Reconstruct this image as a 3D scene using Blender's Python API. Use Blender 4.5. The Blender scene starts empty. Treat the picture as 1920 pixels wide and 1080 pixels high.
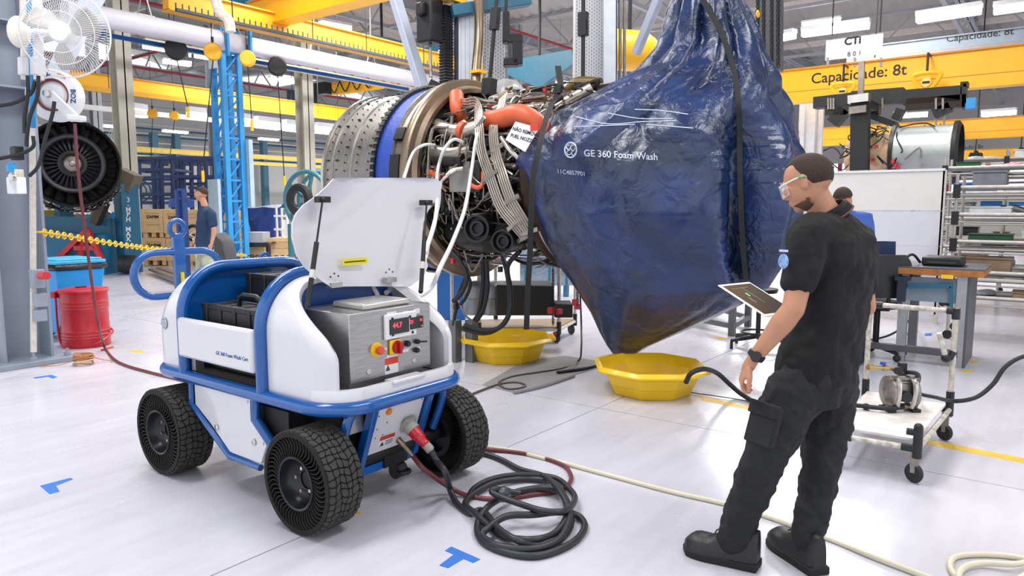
import bpy, bmesh, math, random
import numpy as np
from mathutils import Vector, Matrix, Euler
from mathutils.bvhtree import BVHTree
# ---------------------------------------------------------------- camera, world, light, exposure
SC = bpy.context.scene
COL = SC.collection
FPX, EYE = 1350.0, 1.5
PITCH = math.atan(152/1350); YAW = math.radians(37.2)
cam_d = bpy.data.cameras.new('camera'); cam = bpy.data.objects.new('camera', cam_d); COL.objects.link(cam)
cam_d.sensor_width = 36; cam_d.lens = FPX/1920*36; cam_d.clip_end = 300; cam_d.clip_start = .05
cam.location = (0, 0, EYE); cam.rotation_euler = (math.pi/2-PITCH, 0, YAW-math.pi/2)
SC.camera = cam
w = bpy.data.worlds.new('world'); SC.world = w; w.use_nodes = True
bgn = w.node_tree.nodes['Background']; bgn.inputs[0].default_value = (.93, .96, 1, 1); bgn.inputs[1].default_value = 1.35
SC.view_settings.view_transform = 'Standard'; SC.view_settings.look = 'None'
SC.view_settings.gamma = 1; SC.view_settings.use_curve_mapping = False
SC.view_settings.exposure = 0.15
def area(name, loc, sx, sy, power, col=(1, .99, .97), rot=(0, 0, 0)):
    l = bpy.data.lights.new(name, 'AREA'); l.shape = 'RECTANGLE'; l.size = sx; l.size_y = sy; l.energy = power; l.color = col
    o = bpy.data.objects.new(name, l); COL.objects.link(o); o.location = loc; o.rotation_euler = rot
    return o
# rows of ceiling tube lamps above the work bays
for i, (x, y, pw) in enumerate([(1.5, 4.5, 300), (4, -1.5, 260), (4.5, 8.5, 330), (9.5, 3, 420), (11, 12, 700), (17, 4, 700), (16, 21, 1000), (27, 9, 1100), (29, 24, 1200)]):
    area('ceiling_lamp_row', (x, y, 6.9), 4.5, 1.2, pw)
# ---------------------------------------------------------------- survey: photograph pixel -> point on a real plane
_F = Vector((math.cos(YAW), math.sin(YAW), 0)); _R = Vector((math.sin(YAW), -math.cos(YAW), 0))
_FW = _F*math.cos(PITCH)+Vector((0, 0, -math.sin(PITCH))); _UP = _F*math.sin(PITCH)+Vector((0, 0, math.cos(PITCH)))
CP = Vector((0, 0, EYE))
def ray(x, y): return _FW+_R*((x-960)/FPX)-_UP*((y-540)/FPX)
def W(x, y, z=0):
    r = ray(x, y); return CP+r*((z-EYE)/r.z)
def D(x, y, d):
    r = ray(x, y); return CP+r*(d/r.dot(_F))
def PX(x, y, c):
    r = ray(x, y); return CP+r*(c/r.x)
def PY(x, y, c):
    r = ray(x, y); return CP+r*(c/r.y)
# ---------------------------------------------------------------- materials
def srgb(c):
    if isinstance(c, str):
        c = c.lstrip('#'); c = [int(c[i:i+2], 16)/255 for i in (0, 2, 4)]
    return tuple(((v+.055)/1.055)**2.4 if v > .04045 else v/12.92 for v in c)
MATS = {}
def mat(name, col, rough=.5, metal=0., var=.06, scale=8., bump=0., bscale=60., emit=0., coat=0., alpha=1., stretch=None, col2=None, trans=0., spec=.5):
    if name in MATS: return MATS[name]
    m = bpy.data.materials.new(name); m.use_nodes = True; nt = m.node_tree; N = nt.nodes; L = nt.links
    b = N['Principled BSDF']; c = srgb(col)
    tc = N.new('ShaderNodeTexCoord'); src = tc.outputs['Object']
    if stretch:
        mp = N.new('ShaderNodeMapping'); mp.inputs['Scale'].default_value = stretch; L.new(src, mp.inputs[0]); src = mp.outputs[0]
    if var > 0 or col2:
        n = N.new('ShaderNodeTexNoise'); n.inputs['Scale'].default_value = scale; n.inputs['Detail'].default_value = 4
        L.new(src, n.inputs['Vector'])
        r = N.new('ShaderNodeValToRGB'); r.color_ramp.elements[0].position = .32; r.color_ramp.elements[1].position = .68
        c2 = srgb(col2) if col2 else tuple(min(1, v*(1+var)) for v in c)
        c1 = c if col2 else tuple(v*(1-var) for v in c)
        r.color_ramp.elements[0].color = (*c1, 1); r.color_ramp.elements[1].color = (*c2, 1)
        L.new(n.outputs[0], r.inputs[0]); L.new(r.outputs[0], b.inputs['Base Color'])
    else: b.inputs['Base Color'].default_value = (*c, 1)
    b.inputs['Roughness'].default_value = rough; b.inputs['Metallic'].default_value = metal
    b.inputs['Coat Weight'].default_value = coat; b.inputs['Coat Roughness'].default_value = .08
    b.inputs['Specular IOR Level'].default_value = spec
    b.inputs['Transmission Weight'].default_value = trans; b.inputs['Alpha'].default_value = alpha
    if emit: b.inputs['Emission Color'].default_value = (*c, 1); b.inputs['Emission Strength'].default_value = emit
    if bump:
        n2 = N.new('ShaderNodeTexNoise'); n2.inputs['Scale'].default_value = bscale; n2.inputs['Detail'].default_value = 3
        L.new(src, n2.inputs['Vector']); bp = N.new('ShaderNodeBump'); bp.inputs['Strength'].default_value = bump; bp.inputs['Distance'].default_value = .01
        L.new(n2.outputs[0], bp.inputs['Height']); L.new(bp.outputs[0], b.inputs['Normal'])
    MATS[name] = m; return m
WHITE = mat('gloss white shell', '#d6d5da', .22, coat=.5, var=.015, scale=3)
BLUE = mat('gloss blue paint', '#0b549f', .25, coat=.5, var=.03)
YEL = mat('crane yellow paint', '#f7b718', .4, var=.05, scale=2)
BLK = mat('black plastic', '#17181b', .45, var=.1)
BLKM = mat('black steel', '#141519', .5, var=.15)
RUB = mat('black rubber', '#1d1e22', .6, var=.15, bump=.2)
STEEL = mat('brushed stainless steel', '#a9a8a9', .3, .85, var=.12, scale=14, stretch=(1, 1, 14), bump=.04, bscale=120)
CHR = mat('bright metal', '#c9c6c2', .25, .9, var=.1)
GREYP = mat('grey column paint', '#8f97a6', .45, var=.05, scale=3)
KHAKI = mat('khaki column paint', '#bdb9ab', .55, var=.06, scale=2)
LBLUE = mat('light blue steel paint', '#2b8fce', .45, var=.06, scale=3)
TEAL = mat('teal steel paint', '#22617f', .45, var=.08, scale=3)
NAVY = mat('navy steel paint', '#1f2f5c', .45, var=.08)
WPAINT = mat('white paint', '#dfe0e3', .4, var=.03)
RED = mat('red paint', '#c01c2c', .4, var=.06, coat=.2)
ORG = mat('orange silicone', '#cf5a34', .45, var=.1)
WOOD = mat('crate plywood', '#e6c595', .6, var=0, scale=5, col2='#d6b07a', stretch=(1, 1, 9))
YPL = mat('yellow plastic', '#f0c419', .35, var=.05, coat=.15, scale=4)
PALE = mat('off white pipe', '#cfc9c0', .45, var=.12, scale=20)
DGREY = mat('dark grey paint', '#3c4048', .5, var=.1)
INK = mat('black ink', '#151515', .6, var=0)
WINK = mat('white ink', '#c3cbe0', .6, var=0)
LAMP = mat('fluorescent diffuser', '#ffffff', .5, var=0, emit=9)
TITAN = mat('aero metal', '#8e8780', .33, .75, var=.22, scale=9)
BRONZE = mat('heat stained steel', '#8d7c6a', .35, .8, var=.2, scale=5)
DARKM = mat('dark engine metal', '#2c2a2a', .45, .5, var=.35, scale=15)
# ---------------------------------------------------------------- mesh builder
def frame(z, up=None):
    z = Vector(z).normalized(); up = Vector(up) if up is not None else (Vector((0, 0, 1)) if abs(z.z) < .95 else Vector((1, 0, 0)))
    x = up.cross(z).normalized(); y = z.cross(x); return x, y, z
def smooth_path(pts, n=6, closed=False):
    P = [Vector(p) for p in pts]; m = len(P)
    if m < 3: return P
    out = []
    rng = range(m) if closed else range(m-1)
    for i in rng:
        p1, p2 = P[i], P[(i+1) % m]
        p0 = P[(i-1) % m] if closed or i > 0 else p1*2-p2
        p3 = P[(i+2) % m] if closed or i+2 < m else p2*2-p1
        for k in range(n):
            t = k/n; out.append(.5*((2*p1)+(p2-p0)*t+(2*p0-5*p1+4*p2-p3)*t*t+(3*p1-p0-3*p2+p3)*t*t*t))
    if not closed: out.append(P[-1])
    return out
class B:
    def __init__(s): s.v = []; s.f = []
    def add(s, vs, fs, M=None):
        o = len(s.v)
        s.v += [M @ Vector(v) for v in vs] if M is not None else [Vector(v) for v in vs]
        s.f += [tuple(i+o for i in f) for f in fs]; return s
    def box(s, x0, x1, y0, y1, z0, z1, M=None):
        return s.add([(x0, y0, z0), (x1, y0, z0), (x1, y1, z0), (x0, y1, z0), (x0, y0, z1), (x1, y0, z1), (x1, y1, z1), (x0, y1, z1)],
                     [(3, 2, 1, 0), (4, 5, 6, 7), (0, 1, 5, 4), (1, 2, 6, 5), (2, 3, 7, 6), (3, 0, 4, 7)], M)
    def cbox(s, c, sz, M=None):
        c = Vector(c); h = Vector(sz)/2
        return s.box(c.x-h.x, c.x+h.x, c.y-h.y, c.y+h.y, c.z-h.z, c.z+h.z, M)
    def bar(s, p0, p1, w, h=None, up=None):
        h = h or w; p0, p1 = Vector(p0), Vector(p1); x, y, z = frame(p1-p0, up)
        M = Matrix((x, y, z)).transposed().to_4x4(); M.translation = p0
        return s.box(-w/2, w/2, -h/2, h/2, 0, (p1-p0).length, M)
    def ibeam(s, p0, p1, w, h, t=.02, up=None):
        p0, p1 = Vector(p0), Vector(p1); x, y, z = frame(p1-p0, up); l = (p1-p0).length
        M = Matrix((x, y, z)).transposed().to_4x4(); M.translation = p0
        s.box(-w/2, w/2, -h/2, -h/2+t, 0, l, M); s.box(-w/2, w/2, h/2-t, h/2, 0, l, M); return s.box(-t/2, t/2, -h/2, h/2, 0, l, M)
    def tube(s, pts, r, n=10, closed=False, sm=0, caps=True):
        P = smooth_path(pts, sm, closed) if sm else [Vector(p) for p in pts]
        m = len(P); R = r if isinstance(r, (list, tuple)) else [r]*m
        if len(R) != m: R = [R[min(len(R)-1, int(i*(len(R)-1)/(m-1)+.5))] for i in range(m)]
        vs = []; px = None
        for i in range(m):
            a = P[i-1] if (i > 0 or closed) else P[i]; b = P[(i+1) % m] if (i < m-1 or closed) else P[i]
            t = (b-a); t = t.normalized() if t.length > 1e-9 else Vector((0, 0, 1))
            if px is None: x, y, _ = frame(t)
            else:
                x = px-t*px.dot(t)
                x = x.normalized() if x.length > 1e-6 else frame(t)[0]
                y = t.cross(x)
            px = x
            for k in range(n):
                an = 2*math.pi*k/n; vs.append(P[i]+x*(R[i]*math.cos(an))+y*(R[i]*math.sin(an)))
        fs = []
        for i in range(m if closed else m-1):
            j = (i+1) % m
            for k in range(n):
                l = (k+1) % n; fs.append((i*n+k, i*n+l, j*n+l, j*n+k))
        if not closed and caps: fs.append(tuple(range(n-1, -1, -1))); fs.append(tuple((m-1)*n+k for k in range(n)))
        return s.add(vs, fs)
    def cyl(s, p0, p1, r, r2=None, n=16): return s.tube([p0, p1], [r, r if r2 is None else r2], n)
    def lathe(s, prof, n=32, M=None, a0=0, a1=2*math.pi):
        full = abs(a1-a0-2*math.pi) < 1e-6; m = len(prof); vs = []; cnt = n if full else n+1
        for k in range(cnt):
            a = a0+(a1-a0)*k/n
            for r, z in prof: vs.append((r*math.cos(a), r*math.sin(a), z))
        fs = []
        for k in range(n):
            l = (k+1) % cnt
            for i in range(m-1): fs.append((k*m+i, l*m+i, l*m+i+1, k*m+i+1))
        return s.add(vs, fs, M)
    def torus(s, c, R, r, M=None, n=32, k=8, sy=1.):
        pts = [Vector((R*math.cos(2*math.pi*i/n), R*sy*math.sin(2*math.pi*i/n), 0)) for i in range(n)]
        M4 = Matrix.Translation(Vector(c)) @ (M.to_4x4() if M is not None else Matrix())
        return s.tube([M4 @ p for p in pts], r, k, True)
    def prism(s, poly, d0, d1, M=None):
        n = len(poly)
        vs = [(x, y, d0) for x, y in poly]+[(x, y, d1) for x, y in poly]
        fs = [tuple(range(n-1, -1, -1)), tuple(range(n, 2*n))]+[(i, (i+1) % n, n+(i+1) % n, n+i) for i in range(n)]
        return s.add(vs, fs, M)
    def sheet(s, pts, off):      # flat polygon of world points thickened by vector off
        n = len(pts); off = Vector(off); P = [Vector(p) for p in pts]
        return s.add(P+[p+off for p in P], [tuple(range(n-1, -1, -1)), tuple(range(n, 2*n))]+[(i, (i+1) % n, n+(i+1) % n, n+i) for i in range(n)])
    def ell(s, c, r, M=None, nu=16, nv=10):
        r = Vector(r) if not isinstance(r, (int, float)) else Vector((r, r, r)); vs = [(0, 0, -r.z)]; c = Vector(c)
        for j in range(1, nv):
            t = math.pi*j/nv-math.pi/2
            for i in range(nu):
                a = 2*math.pi*i/nu; vs.append((r.x*math.cos(t)*math.cos(a), r.y*math.cos(t)*math.sin(a), r.z*math.sin(t)))
        vs.append((0, 0, r.z)); T = len(vs)-1
        fs = [(0, 1+(i+1) % nu, 1+i) for i in range(nu)]
        for j in range(nv-2):
            for i in range(nu):
                a = 1+j*nu+i; b = 1+j*nu+(i+1) % nu; fs.append((a, b, b+nu, a+nu))
        o = 1+(nv-2)*nu; fs += [(o+i, o+(i+1) % nu, T) for i in range(nu)]
        M4 = Matrix.Translation(c) @ (M.to_4x4() if M is not None else Matrix())
        return s.add(vs, fs, M4)
    def grid(s, rows, cu=False, cv=False):   # rows: list of lists of points
        m, n = len(rows), len(rows[0]); vs = [p for r in rows for p in r]; fs = []
        for j in range(m if cv else m-1):
            for i in range(n if cu else n-1):
                k = (j+1) % m; l = (i+1) % n; fs.append((j*n+i, j*n+l, k*n+l, k*n+i))
        return s.add(vs, fs)
    def mesh(s, name, fix=True):
        me = bpy.data.meshes.new(name); me.from_pydata([tuple(v) for v in s.v], [], s.f); me.update()
        if fix:
            bm = bmesh.new(); bm.from_mesh(me); bmesh.ops.recalc_face_normals(bm, faces=bm.faces); bm.to_mesh(me); bm.free()
        me.polygons.foreach_set('use_smooth', [True]*len(me.polygons))
        me.set_sharp_from_angle(angle=math.radians(38))
        return me
def hanger(o, p, z=8.3, r=.012):
    b = B(); b.tube([Vector(p), Vector((p[0], p[1], z))], r, 6); return part('hanger', b, MATS['black steel'], o, world=True)
def ROT(x=0, y=0, z=0): return Euler((x, y, z)).to_matrix().to_4x4()
def T(x, y=0, z=0): return Matrix.Translation(Vector((x, y, z)) if not isinstance(x, Vector) else x)
def AX(c, d, up=None):   # matrix taking local z to direction d at c
    x, y, z = frame(d, up); M = Matrix((x, y, z)).transposed().to_4x4(); M.translation = Vector(c); return M
MW = {}
def thing(name, label, cat, loc=(0, 0, 0), rz=0, group=None):
    o = bpy.data.objects.new(name, None); COL.objects.link(o); o.location = loc; o.rotation_euler = (0, 0, rz)
    o.empty_display_size = .1; o['label'] = label; o['category'] = cat
    if group: o['group'] = group
    MW[o.name] = Matrix.Translation(Vector(loc)) @ Matrix.Rotation(rz, 4, 'Z'); return o
def part(name, b, m, parent, label=None, bevel=0, world=False, kind=None, mods=None, fix=True):
    if world: 
        I = MW[parent.name].inverted(); b.v = [I @ v for v in b.v]
    me = b.mesh(name, fix) if isinstance(b, B) else b
    if not me.materials: me.materials.append(m)
    o = bpy.data.objects.new(name, me); COL.objects.link(o); o.parent = parent
    MW[o.name] = MW[parent.name]
    if label: o['label'] = label
    if kind: o['kind'] = kind
    if bevel: addbevel(o, bevel)
    return o
def addbevel(o, wd, seg=2):
    mo = o.modifiers.new('bevel', 'BEVEL'); mo.width = wd; mo.segments = seg; mo.limit_method = 'ANGLE'; mo.angle_limit = math.radians(40)
def solo(name, b, m, label=None, cat=None, group=None, bevel=0, kind=None, fix=True, center=True):
    n = len(b.v)
    c = Vector((0, 0, 0))
    if center and n:
        xs = [v.x for v in b.v]; ys = [v.y for v in b.v]; c = Vector(((min(xs)+max(xs))/2, (min(ys)+max(ys))/2, min(v.z for v in b.v)))
        b.v = [v-c for v in b.v]
    me = b.mesh(name, fix); me.materials.append(m)
    o = bpy.data.objects.new(name, me); COL.objects.link(o); o.location = c
    MW[o.name] = Matrix.Translation(c)
    if label: o['label'] = label
    if cat: o['category'] = cat
    if group: o['group'] = group
    if kind: o['kind'] = kind
    if bevel: addbevel(o, bevel)
    return o
def struct(name, b, m, bevel=0): return solo(name, b, m, kind='structure', bevel=bevel)
def dup(root, loc=None, rz=None, label=None, group=None):
    r = root.copy(); COL.objects.link(r)
    if loc is not None: r.location = loc
    if rz is not None: r.rotation_euler = (0, 0, rz)
    if label: r['label'] = label
    if group: r['group'] = group
    MW[r.name] = Matrix.Translation(Vector(r.location)) @ Matrix.Rotation(r.rotation_euler.z, 4, 'Z')
    for ch in list(root.children):
        c = ch.copy(); COL.objects.link(c); c.parent = r
        for g in ch.children:
            d = g.copy(); COL.objects.link(d); d.parent = c
    return r
def text_b(s, size, M, depth=.001, align='CENTER', bold=0, cut=0):
    cu = bpy.data.curves.new('t', 'FONT'); cu.body = s; cu.size = size; cu.align_x = align; cu.align_y = 'CENTER'; cu.extrude = depth; cu.offset = bold*size
    cu.resolution_u = 3
    o = bpy.data.objects.new('t', cu); COL.objects.link(o); bpy.context.view_layer.update()
    me = bpy.data.meshes.new_from_object(o); bpy.data.objects.remove(o)
    if cut:
        bm = bmesh.new(); bm.from_mesh(me); bmesh.ops.triangulate(bm, faces=bm.faces)
        for _ in range(cut): bmesh.ops.subdivide_edges(bm, edges=[e for e in bm.edges if e.calc_length() > size*.18], cuts=1)
        bm.to_mesh(me); bm.free()
    b = B(); b.add([tuple(v.co) for v in me.vertices], [tuple(p.vertices) for p in me.polygons], M); return b
rnd = random.Random(7)
def xline(px1, py1, px2, Y):
    a = PY(px1, py1, Y); b = PY(px2, py1, Y); return a, Vector((b.x, Y, a.z))
def yline(px1, py1, px2, X):
    a = PX(px1, py1, X); b = PX(px2, py1, X); return a, Vector((X, b.y, a.z))
# ---------------------------------------------------------------- floor
def floor_mat():
    m = bpy.data.materials.new('polished epoxy floor'); m.use_nodes = True; nt = m.node_tree; N, L = nt.nodes, nt.links; b = N['Principled BSDF']
    tc = N.new('ShaderNodeTexCoord')
    n1 = N.new('ShaderNodeTexNoise'); n1.inputs['Scale'].default_value = .9; n1.inputs['Detail'].default_value = 7; n1.inputs['Roughness'].default_value = .62
    L.new(tc.outputs['Object'], n1.inputs[0])
    mp = N.new('ShaderNodeMapping'); mp.inputs['Scale'].default_value = (.5, 3.5, 1); L.new(tc.outputs['Object'], mp.inputs[0])
    n2 = N.new('ShaderNodeTexNoise'); n2.inputs['Scale'].default_value = 3; n2.inputs['Detail'].default_value = 6; L.new(mp.outputs[0], n2.inputs[0])
    r = N.new('ShaderNodeValToRGB'); r.color_ramp.elements[0].position = .3; r.color_ramp.elements[1].position = .62
    r.color_ramp.elements[0].color = (*srgb('#b9b8c3'), 1); r.color_ramp.elements[1].color = (*srgb('#d0cfda'), 1)
    mx = N.new('ShaderNodeMath'); mx.operation = 'MULTIPLY_ADD'; mx.inputs[1].default_value = .35; L.new(n2.outputs[0], mx.inputs[0])
    m2 = N.new('ShaderNodeMath'); m2.operation = 'MULTIPLY'; m2.inputs[1].default_value = .65; L.new(n1.outputs[0], m2.inputs[0]); L.new(m2.outputs[0], mx.inputs[2])
    L.new(mx.outputs[0], r.inputs[0]); L.new(r.outputs[0], b.inputs['Base Color'])
    rr = N.new('ShaderNodeMapRange'); rr.inputs['From Min'].default_value = .3; rr.inputs['From Max'].default_value = .7; rr.inputs['To Min'].default_value = .34; rr.inputs['To Max'].default_value = .18
    L.new(n1.outputs[0], rr.inputs[0]); L.new(rr.outputs[0], b.inputs['Roughness'])
    bp = N.new('ShaderNodeBump'); bp.inputs['Strength'].default_value = .12; bp.inputs['Distance'].default_value = .01
    n3 = N.new('ShaderNodeTexNoise'); n3.inputs['Scale'].default_value = 5; L.new(tc.outputs['Object'], n3.inputs[0]); L.new(n3.outputs[0], bp.inputs['Height']); L.new(bp.outputs[0], b.inputs['Normal'])
    return m
X0, X1, Y0, Y1 = -6, 50, -14, 38
xs = [X0, W(900, 722).x, 10.2, 16, 22, 30, X1]; ys = [Y0, -5, W(480, 1043).y, W(240, 598).y, W(240, 533).y, 18, 25, Y1]
fo = B(); fo.box(X0, X1, Y0, Y1, -.2, -.02); fl = struct('floor', fo, mat('concrete joint', '#55555c', .7)); fmat = floor_mat()
for i in range(len(xs)-1):
    for j in range(len(ys)-1):
        b = B(); g = .004; b.box(xs[i]+g, xs[i+1]-g, ys[j]+g, ys[j+1]-g, -.03, 0); part('floor_slab', b, fmat, fl, world=True)
# ---------------------------------------------------------------- walls and roof
YB, XB = 37., 49.
lower = mat('white wall panel', '#e6e5e2', .5, var=.02, scale=.5); upper = mat('pale grey wall cladding', '#b9b8b8', .6, var=.05, scale=.6)
b = B(); b.box(X0, XB, YB, YB+.2, 0, 4.3); wb = struct('wall_back', b, lower)
b = B(); 
for k in range(9): b.box(X0, XB, YB-.03-(k % 2)*.0, YB+.2, 4.3+k*.45, 4.3+k*.45+.42)
part('upper_cladding', b, upper, wb, world=True)
b = B(); b.box(X0, XB, YB-.12, YB, 0, 1.15); part('wainscot', b, TEAL, wb, world=True)
b = B(); b.box(XB, XB+.2, Y0, YB, 0, 2.4); wr = struct('wall_right', b, lower)
b = B(); b.box(XB, XB+.2, Y0, YB, 4.2, 8.6); part('upper_cladding', b, upper, wr, world=True)
pane = mat('bright window glass', '#f2f6ff', .3, var=0, emit=1.3)
k = 0; y = -12.
while y < 20:
    k += 1; b = B(); b.box(XB-.02, XB+.1, y, y+1.7, 2.4, 4.2); o = struct('window_%d' % k, b, pane)
    f = B(); f.box(XB-.08, XB+.1, y+1.7, y+1.95, 2.4, 4.2); f.box(XB-.06, XB-.03, y, y+1.7, 3.27, 3.33); part('window_frame', f, mat('window frame red', '#a8405a', .5), o, world=True)
    y += 1.95
# corrugated roof, four shallow pitches
cm = mat('corrugated roof sheet', '#b3b0ac', .55, .3, var=.08, scale=1.2)
def roofz(x): 
    t = (x+6) % 14; return 8.35+(1.5-abs(t-7)/7*1.5)
ro = B(); ro.box(X0, X1, Y0, Y1, 10.2, 10.3); roof = struct('ceiling', ro, cm)
for s in range(8):
    xa = X0+7*s; xb = xa+7; rows = [[], []]; y = Y0; q = 0
    while y < Y1:
        dz = .045 if (q//2) % 2 else 0
        rows[0].append((xa, y, roofz(xa+.001)+dz)); rows[1].append((xb, y, roofz(xb-.001)+dz)); y += .1 if q % 2 else .06; q += 1
        y += .03
    b = B(); b.grid(rows); part('roof_sheet', b, cm, roof, world=True)
gird = mat('grey girder paint', '#9a9ea5', .5, var=.05)
def truss(p0, p1, h, n, w=.07, name='roof_truss', m=gird, kind=True):
    p0, p1 = Vector(p0), Vector(p1); b = B(); b.bar(p0, p1, w*1.3); u = Vector((0, 0, h)); b.bar(p0+u, p1+u, w*1.3)
    for i in range(n):
        a = p0.lerp(p1, i/n); c = p0.lerp(p1, (i+.5)/n)+u; d = p0.lerp(p1, (i+1)/n); b.bar(a, c, w*.7); b.bar(c, d, w*.7)
    return solo(name, b, m, kind='structure')
k = 0
for X in (9, 16.5, 22, 29, 36, 43):
    k += 1; truss((X, Y0, 7.2), (X, Y1, 7.2), 1.1, 24, name='trim_%d' % k)
for Y in (-4, 3, 10, 17.5, 24, 30.5):
    k += 1; b = B(); b.ibeam((X0, Y, 8.1), (X1, Y, 8.1), .25, .4, .03, up=(0, 0, 1)); b.bar((X0, Y, 7.2), (X1, Y, 7.2), .12); struct('trim_%d' % k, b, gird)
for X in (12.5, 19, 25.5, 32, 39):
    k += 1; b = B(); b.bar((X, Y0, 8.2), (X, Y1, 8.2), .12, .2); struct('trim_%d' % k, b, mat('pale purlin', '#cfcac4', .5))
for i, (Y, z) in enumerate(((14.2, 7.05), (20.5, 7.1), (27.5, 6.6))):
    k += 1; b = B(); b.tube([(X0, Y, z), (X1, Y, z)], .05, 8); struct('trim_%d' % k, b, mat('red sprinkler pipe', '#8f2735', .5))
k += 1; b = B(); b.tube([(13.2, Y0, 6.9), (13.2, Y1, 6.9)], .05, 8); struct('trim_%d' % k, b, MATS['red sprinkler pipe'])
# ---------------------------------------------------------------- columns
def hcol(px, py, wd, z1, m, label, y_off=0, z0=0, name='column', base=True):
    p = W(px, py); t = thing(name, label, 'column', p, group=None)
    b = B(); b.box(-wd/2, wd/2, -wd/2, -wd/2+.03, 0, z1); b.box(-wd/2, wd/2, wd/2-.03, wd/2, 0, z1); b.box(-.015, .015, -wd/2, wd/2, 0, z1); part('shaft', b, m, t)
    if base: b = B(); b.box(-wd*.8, wd*.8, -wd*.8, wd*.8, 0, .04); part('base_plate', b, m, t)
    return t, p
hcol(249, 505, .36, 6.3, KHAKI, 'khaki steel column with white edge left of the wooden crates')
hcol(580, 487, .36, 8.3, KHAKI, 'khaki steel column rising behind the open white cart lid')
hcol(196, 470, .3, 8.2, gird, 'far grey steel column behind the dark hanging fan engine')
hcol(412, 462, .34, 8.2, gird, 'far pale grey column just left of the blue lattice mast')
hcol(965, 462, .4, 8.2, gird, 'distant grey column glimpsed behind the hoist rods')
# blue lattice mast
t = thing('lattice_mast', 'bright blue lattice mast left of the open white lid', 'mast', W(440, 512)); L = MW['lattice_mast'].translation; HH = 5.35
for sx, sy in ((-1, 1), (1, -1), (-1, -1), (1, 1)):
    b = B(); b.box(sx*.19-.055, sx*.19+.055, sy*.19-.055, sy*.19+.055, 0, HH); part('chord', b, LBLUE, t)
b = B()
for i in range(11):
    z = .25+i*.46
    for (ax, ay), (bx, by) in (((-.19, .19), (-.19, -.19)), ((-.19, -.19), (.19, -.19))):
        b.bar((ax, ay, z), (bx, by, z), .045); b.bar((ax, ay, z), (bx, by, z+.46), .035)
part('lacing', b, LBLUE, t, kind='stuff')
b = B(); b.box(-.3, .3, -.3, .3, 0, .03); part('base_plate', b, LBLUE, t)
b = B(); b.box(-.5, -.43, -.3, .1, .9, 2.1); b.box(.26, .36, -.36, -.2, 1.5, 3.0); part('socket_box', b, mat('pale grey box', '#a9bcc9', .5), t)
b = B(); b.box(-.34, -.26, -.12, .12, 4.5, 4.85); part('junction_box', b, WPAINT, t)
YP = L.y-.25
# ---------------------------------------------------------------- white air duct with its hangers
a, c = xline(120, 18, 1120, YP)
t = thing('air_duct', 'long white round duct running across under the roof at left', 'duct', a)
b = B(); b.tube([a, c], .2, 24); part('pipe', b, mat('white duct', '#c9c8d2', .35, var=.03), t, world=True)
for px in (275, 410, 440, 590, 695, 1050):
    q = PY(px, 100, YP); b = B(); z = a.z; X = q.x
    for s in (-1, 1): b.tube([(X+s*.16, YP-.02, z+.1), (X, YP, z+.75)], .012, 6)
    b.tube([(X, YP, z+.75), (X, YP, 8.2)], .008, 6); b.bar((X-.2, YP, z+.2), (X+.2, YP, z+.2), .03); part('hanger', b, CHR, t, world=True)
for dx in (-.25, .3): b = B(); b.bar((L.x+dx, YP-.25, a.z-.35), (L.x+dx, YP-.25, a.z+.3), .1, .05); part('clamp', b, LBLUE, t, world=True)
# thin blue beam and beige rails under the duct
a, c = xline(190, 64, 765, YP+.5); b = B(); b.ibeam(a, c, .06, .08, .012, up=(0, 0, 1)); solo('blue_rail', b, mat('strong blue paint', '#1c5fa3', .45), 'slim blue steel rail running below the white duct', 'rail')
a, c = xline(248, 57, 1075, YP+1.6)
t = thing('beige_rail', 'beige twin conveyor rail with clips hanging below the white duct', 'rail', a)
b = B(); b.bar(a, c, .1, .16); b.bar(a-Vector((0, .5, .3)), c-Vector((0, .5, .3)), .1, .14); part('beam', b, mat('beige paint', '#cfc6b0', .5), t, world=True)
b = B()
for i in range(30):
    q = a.lerp(c, i/30); b.bar(q, q-Vector((0, .5, .3)), .04); b.cyl(q-Vector((0, .3, .2)), q-Vector((0, .3, .42)), .03, n=6)
part('clip', b, TITAN, t, world=True, kind='stuff')
# ---------------------------------------------------------------- yellow cranes at left
def girder(name, label, a, c, w, h, m=YEL, flange=True, cat='crane beam'):
    t = thing(name, label, cat, a)
    b = B(); b.bar(a, c, w*.6, h, up=None) if False else b.bar(a, c, h, w*.6, up=(0, 0, 1).__class__((0, 0, 1)) if False else None)
    return t
def boxgirder(name, label, a, c, w, h, m=YEL):
    a, c = Vector(a), Vector(c); t = thing(name, label, 'crane beam', a); d = (c-a).normalized(); s = d.cross(Vector((0, 0, 1))).normalized()
    x = d; M = Matrix((s, Vector((0, 0, 1)), d)).transposed().to_4x4(); M.translation = a; l = (c-a).length
    b = B(); b.box(-w/2*.7, w/2*.7, -h/2+.02, h/2-.02, 0, l, M); part('web', b, m, t, world=True)
    b = B(); b.box(-w/2, w/2, h/2-.03, h/2, 0, l, M); part('top_flange', b, mat('crane yellow flange', '#d08a16', .45) if m is YEL else m, t, world=True)
    b = B(); b.box(-w/2, w/2, -h/2, -h/2+.03, 0, l, M); part('bottom_flange', b, m, t, world=True)
    return t, M, l
a, c = xline(25, 135, 700, 23); boxgirder('crane_beam', 'long yellow crane runway beam crossing behind the khaki columns', a, c, .3, .5)
a, c = xline(20, 148, 690, 22.4); b = B(); b.bar(a, c, .12, .14); o = solo('crane_rail', b, mat('amber rail', '#e0a020', .4), 'thin amber rail just below the long yellow runway beam', 'rail')
for u in (.2, .5, .8): hanger(o, a.lerp(c, u))
a, c = xline(195, 276, 710, 32); boxgirder('crane_beam', 'pale yellow low runway beam near the far left wall, upper one', a, c, .2, .22, mat('pale yellow paint', '#f2d36a', .45))
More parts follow.
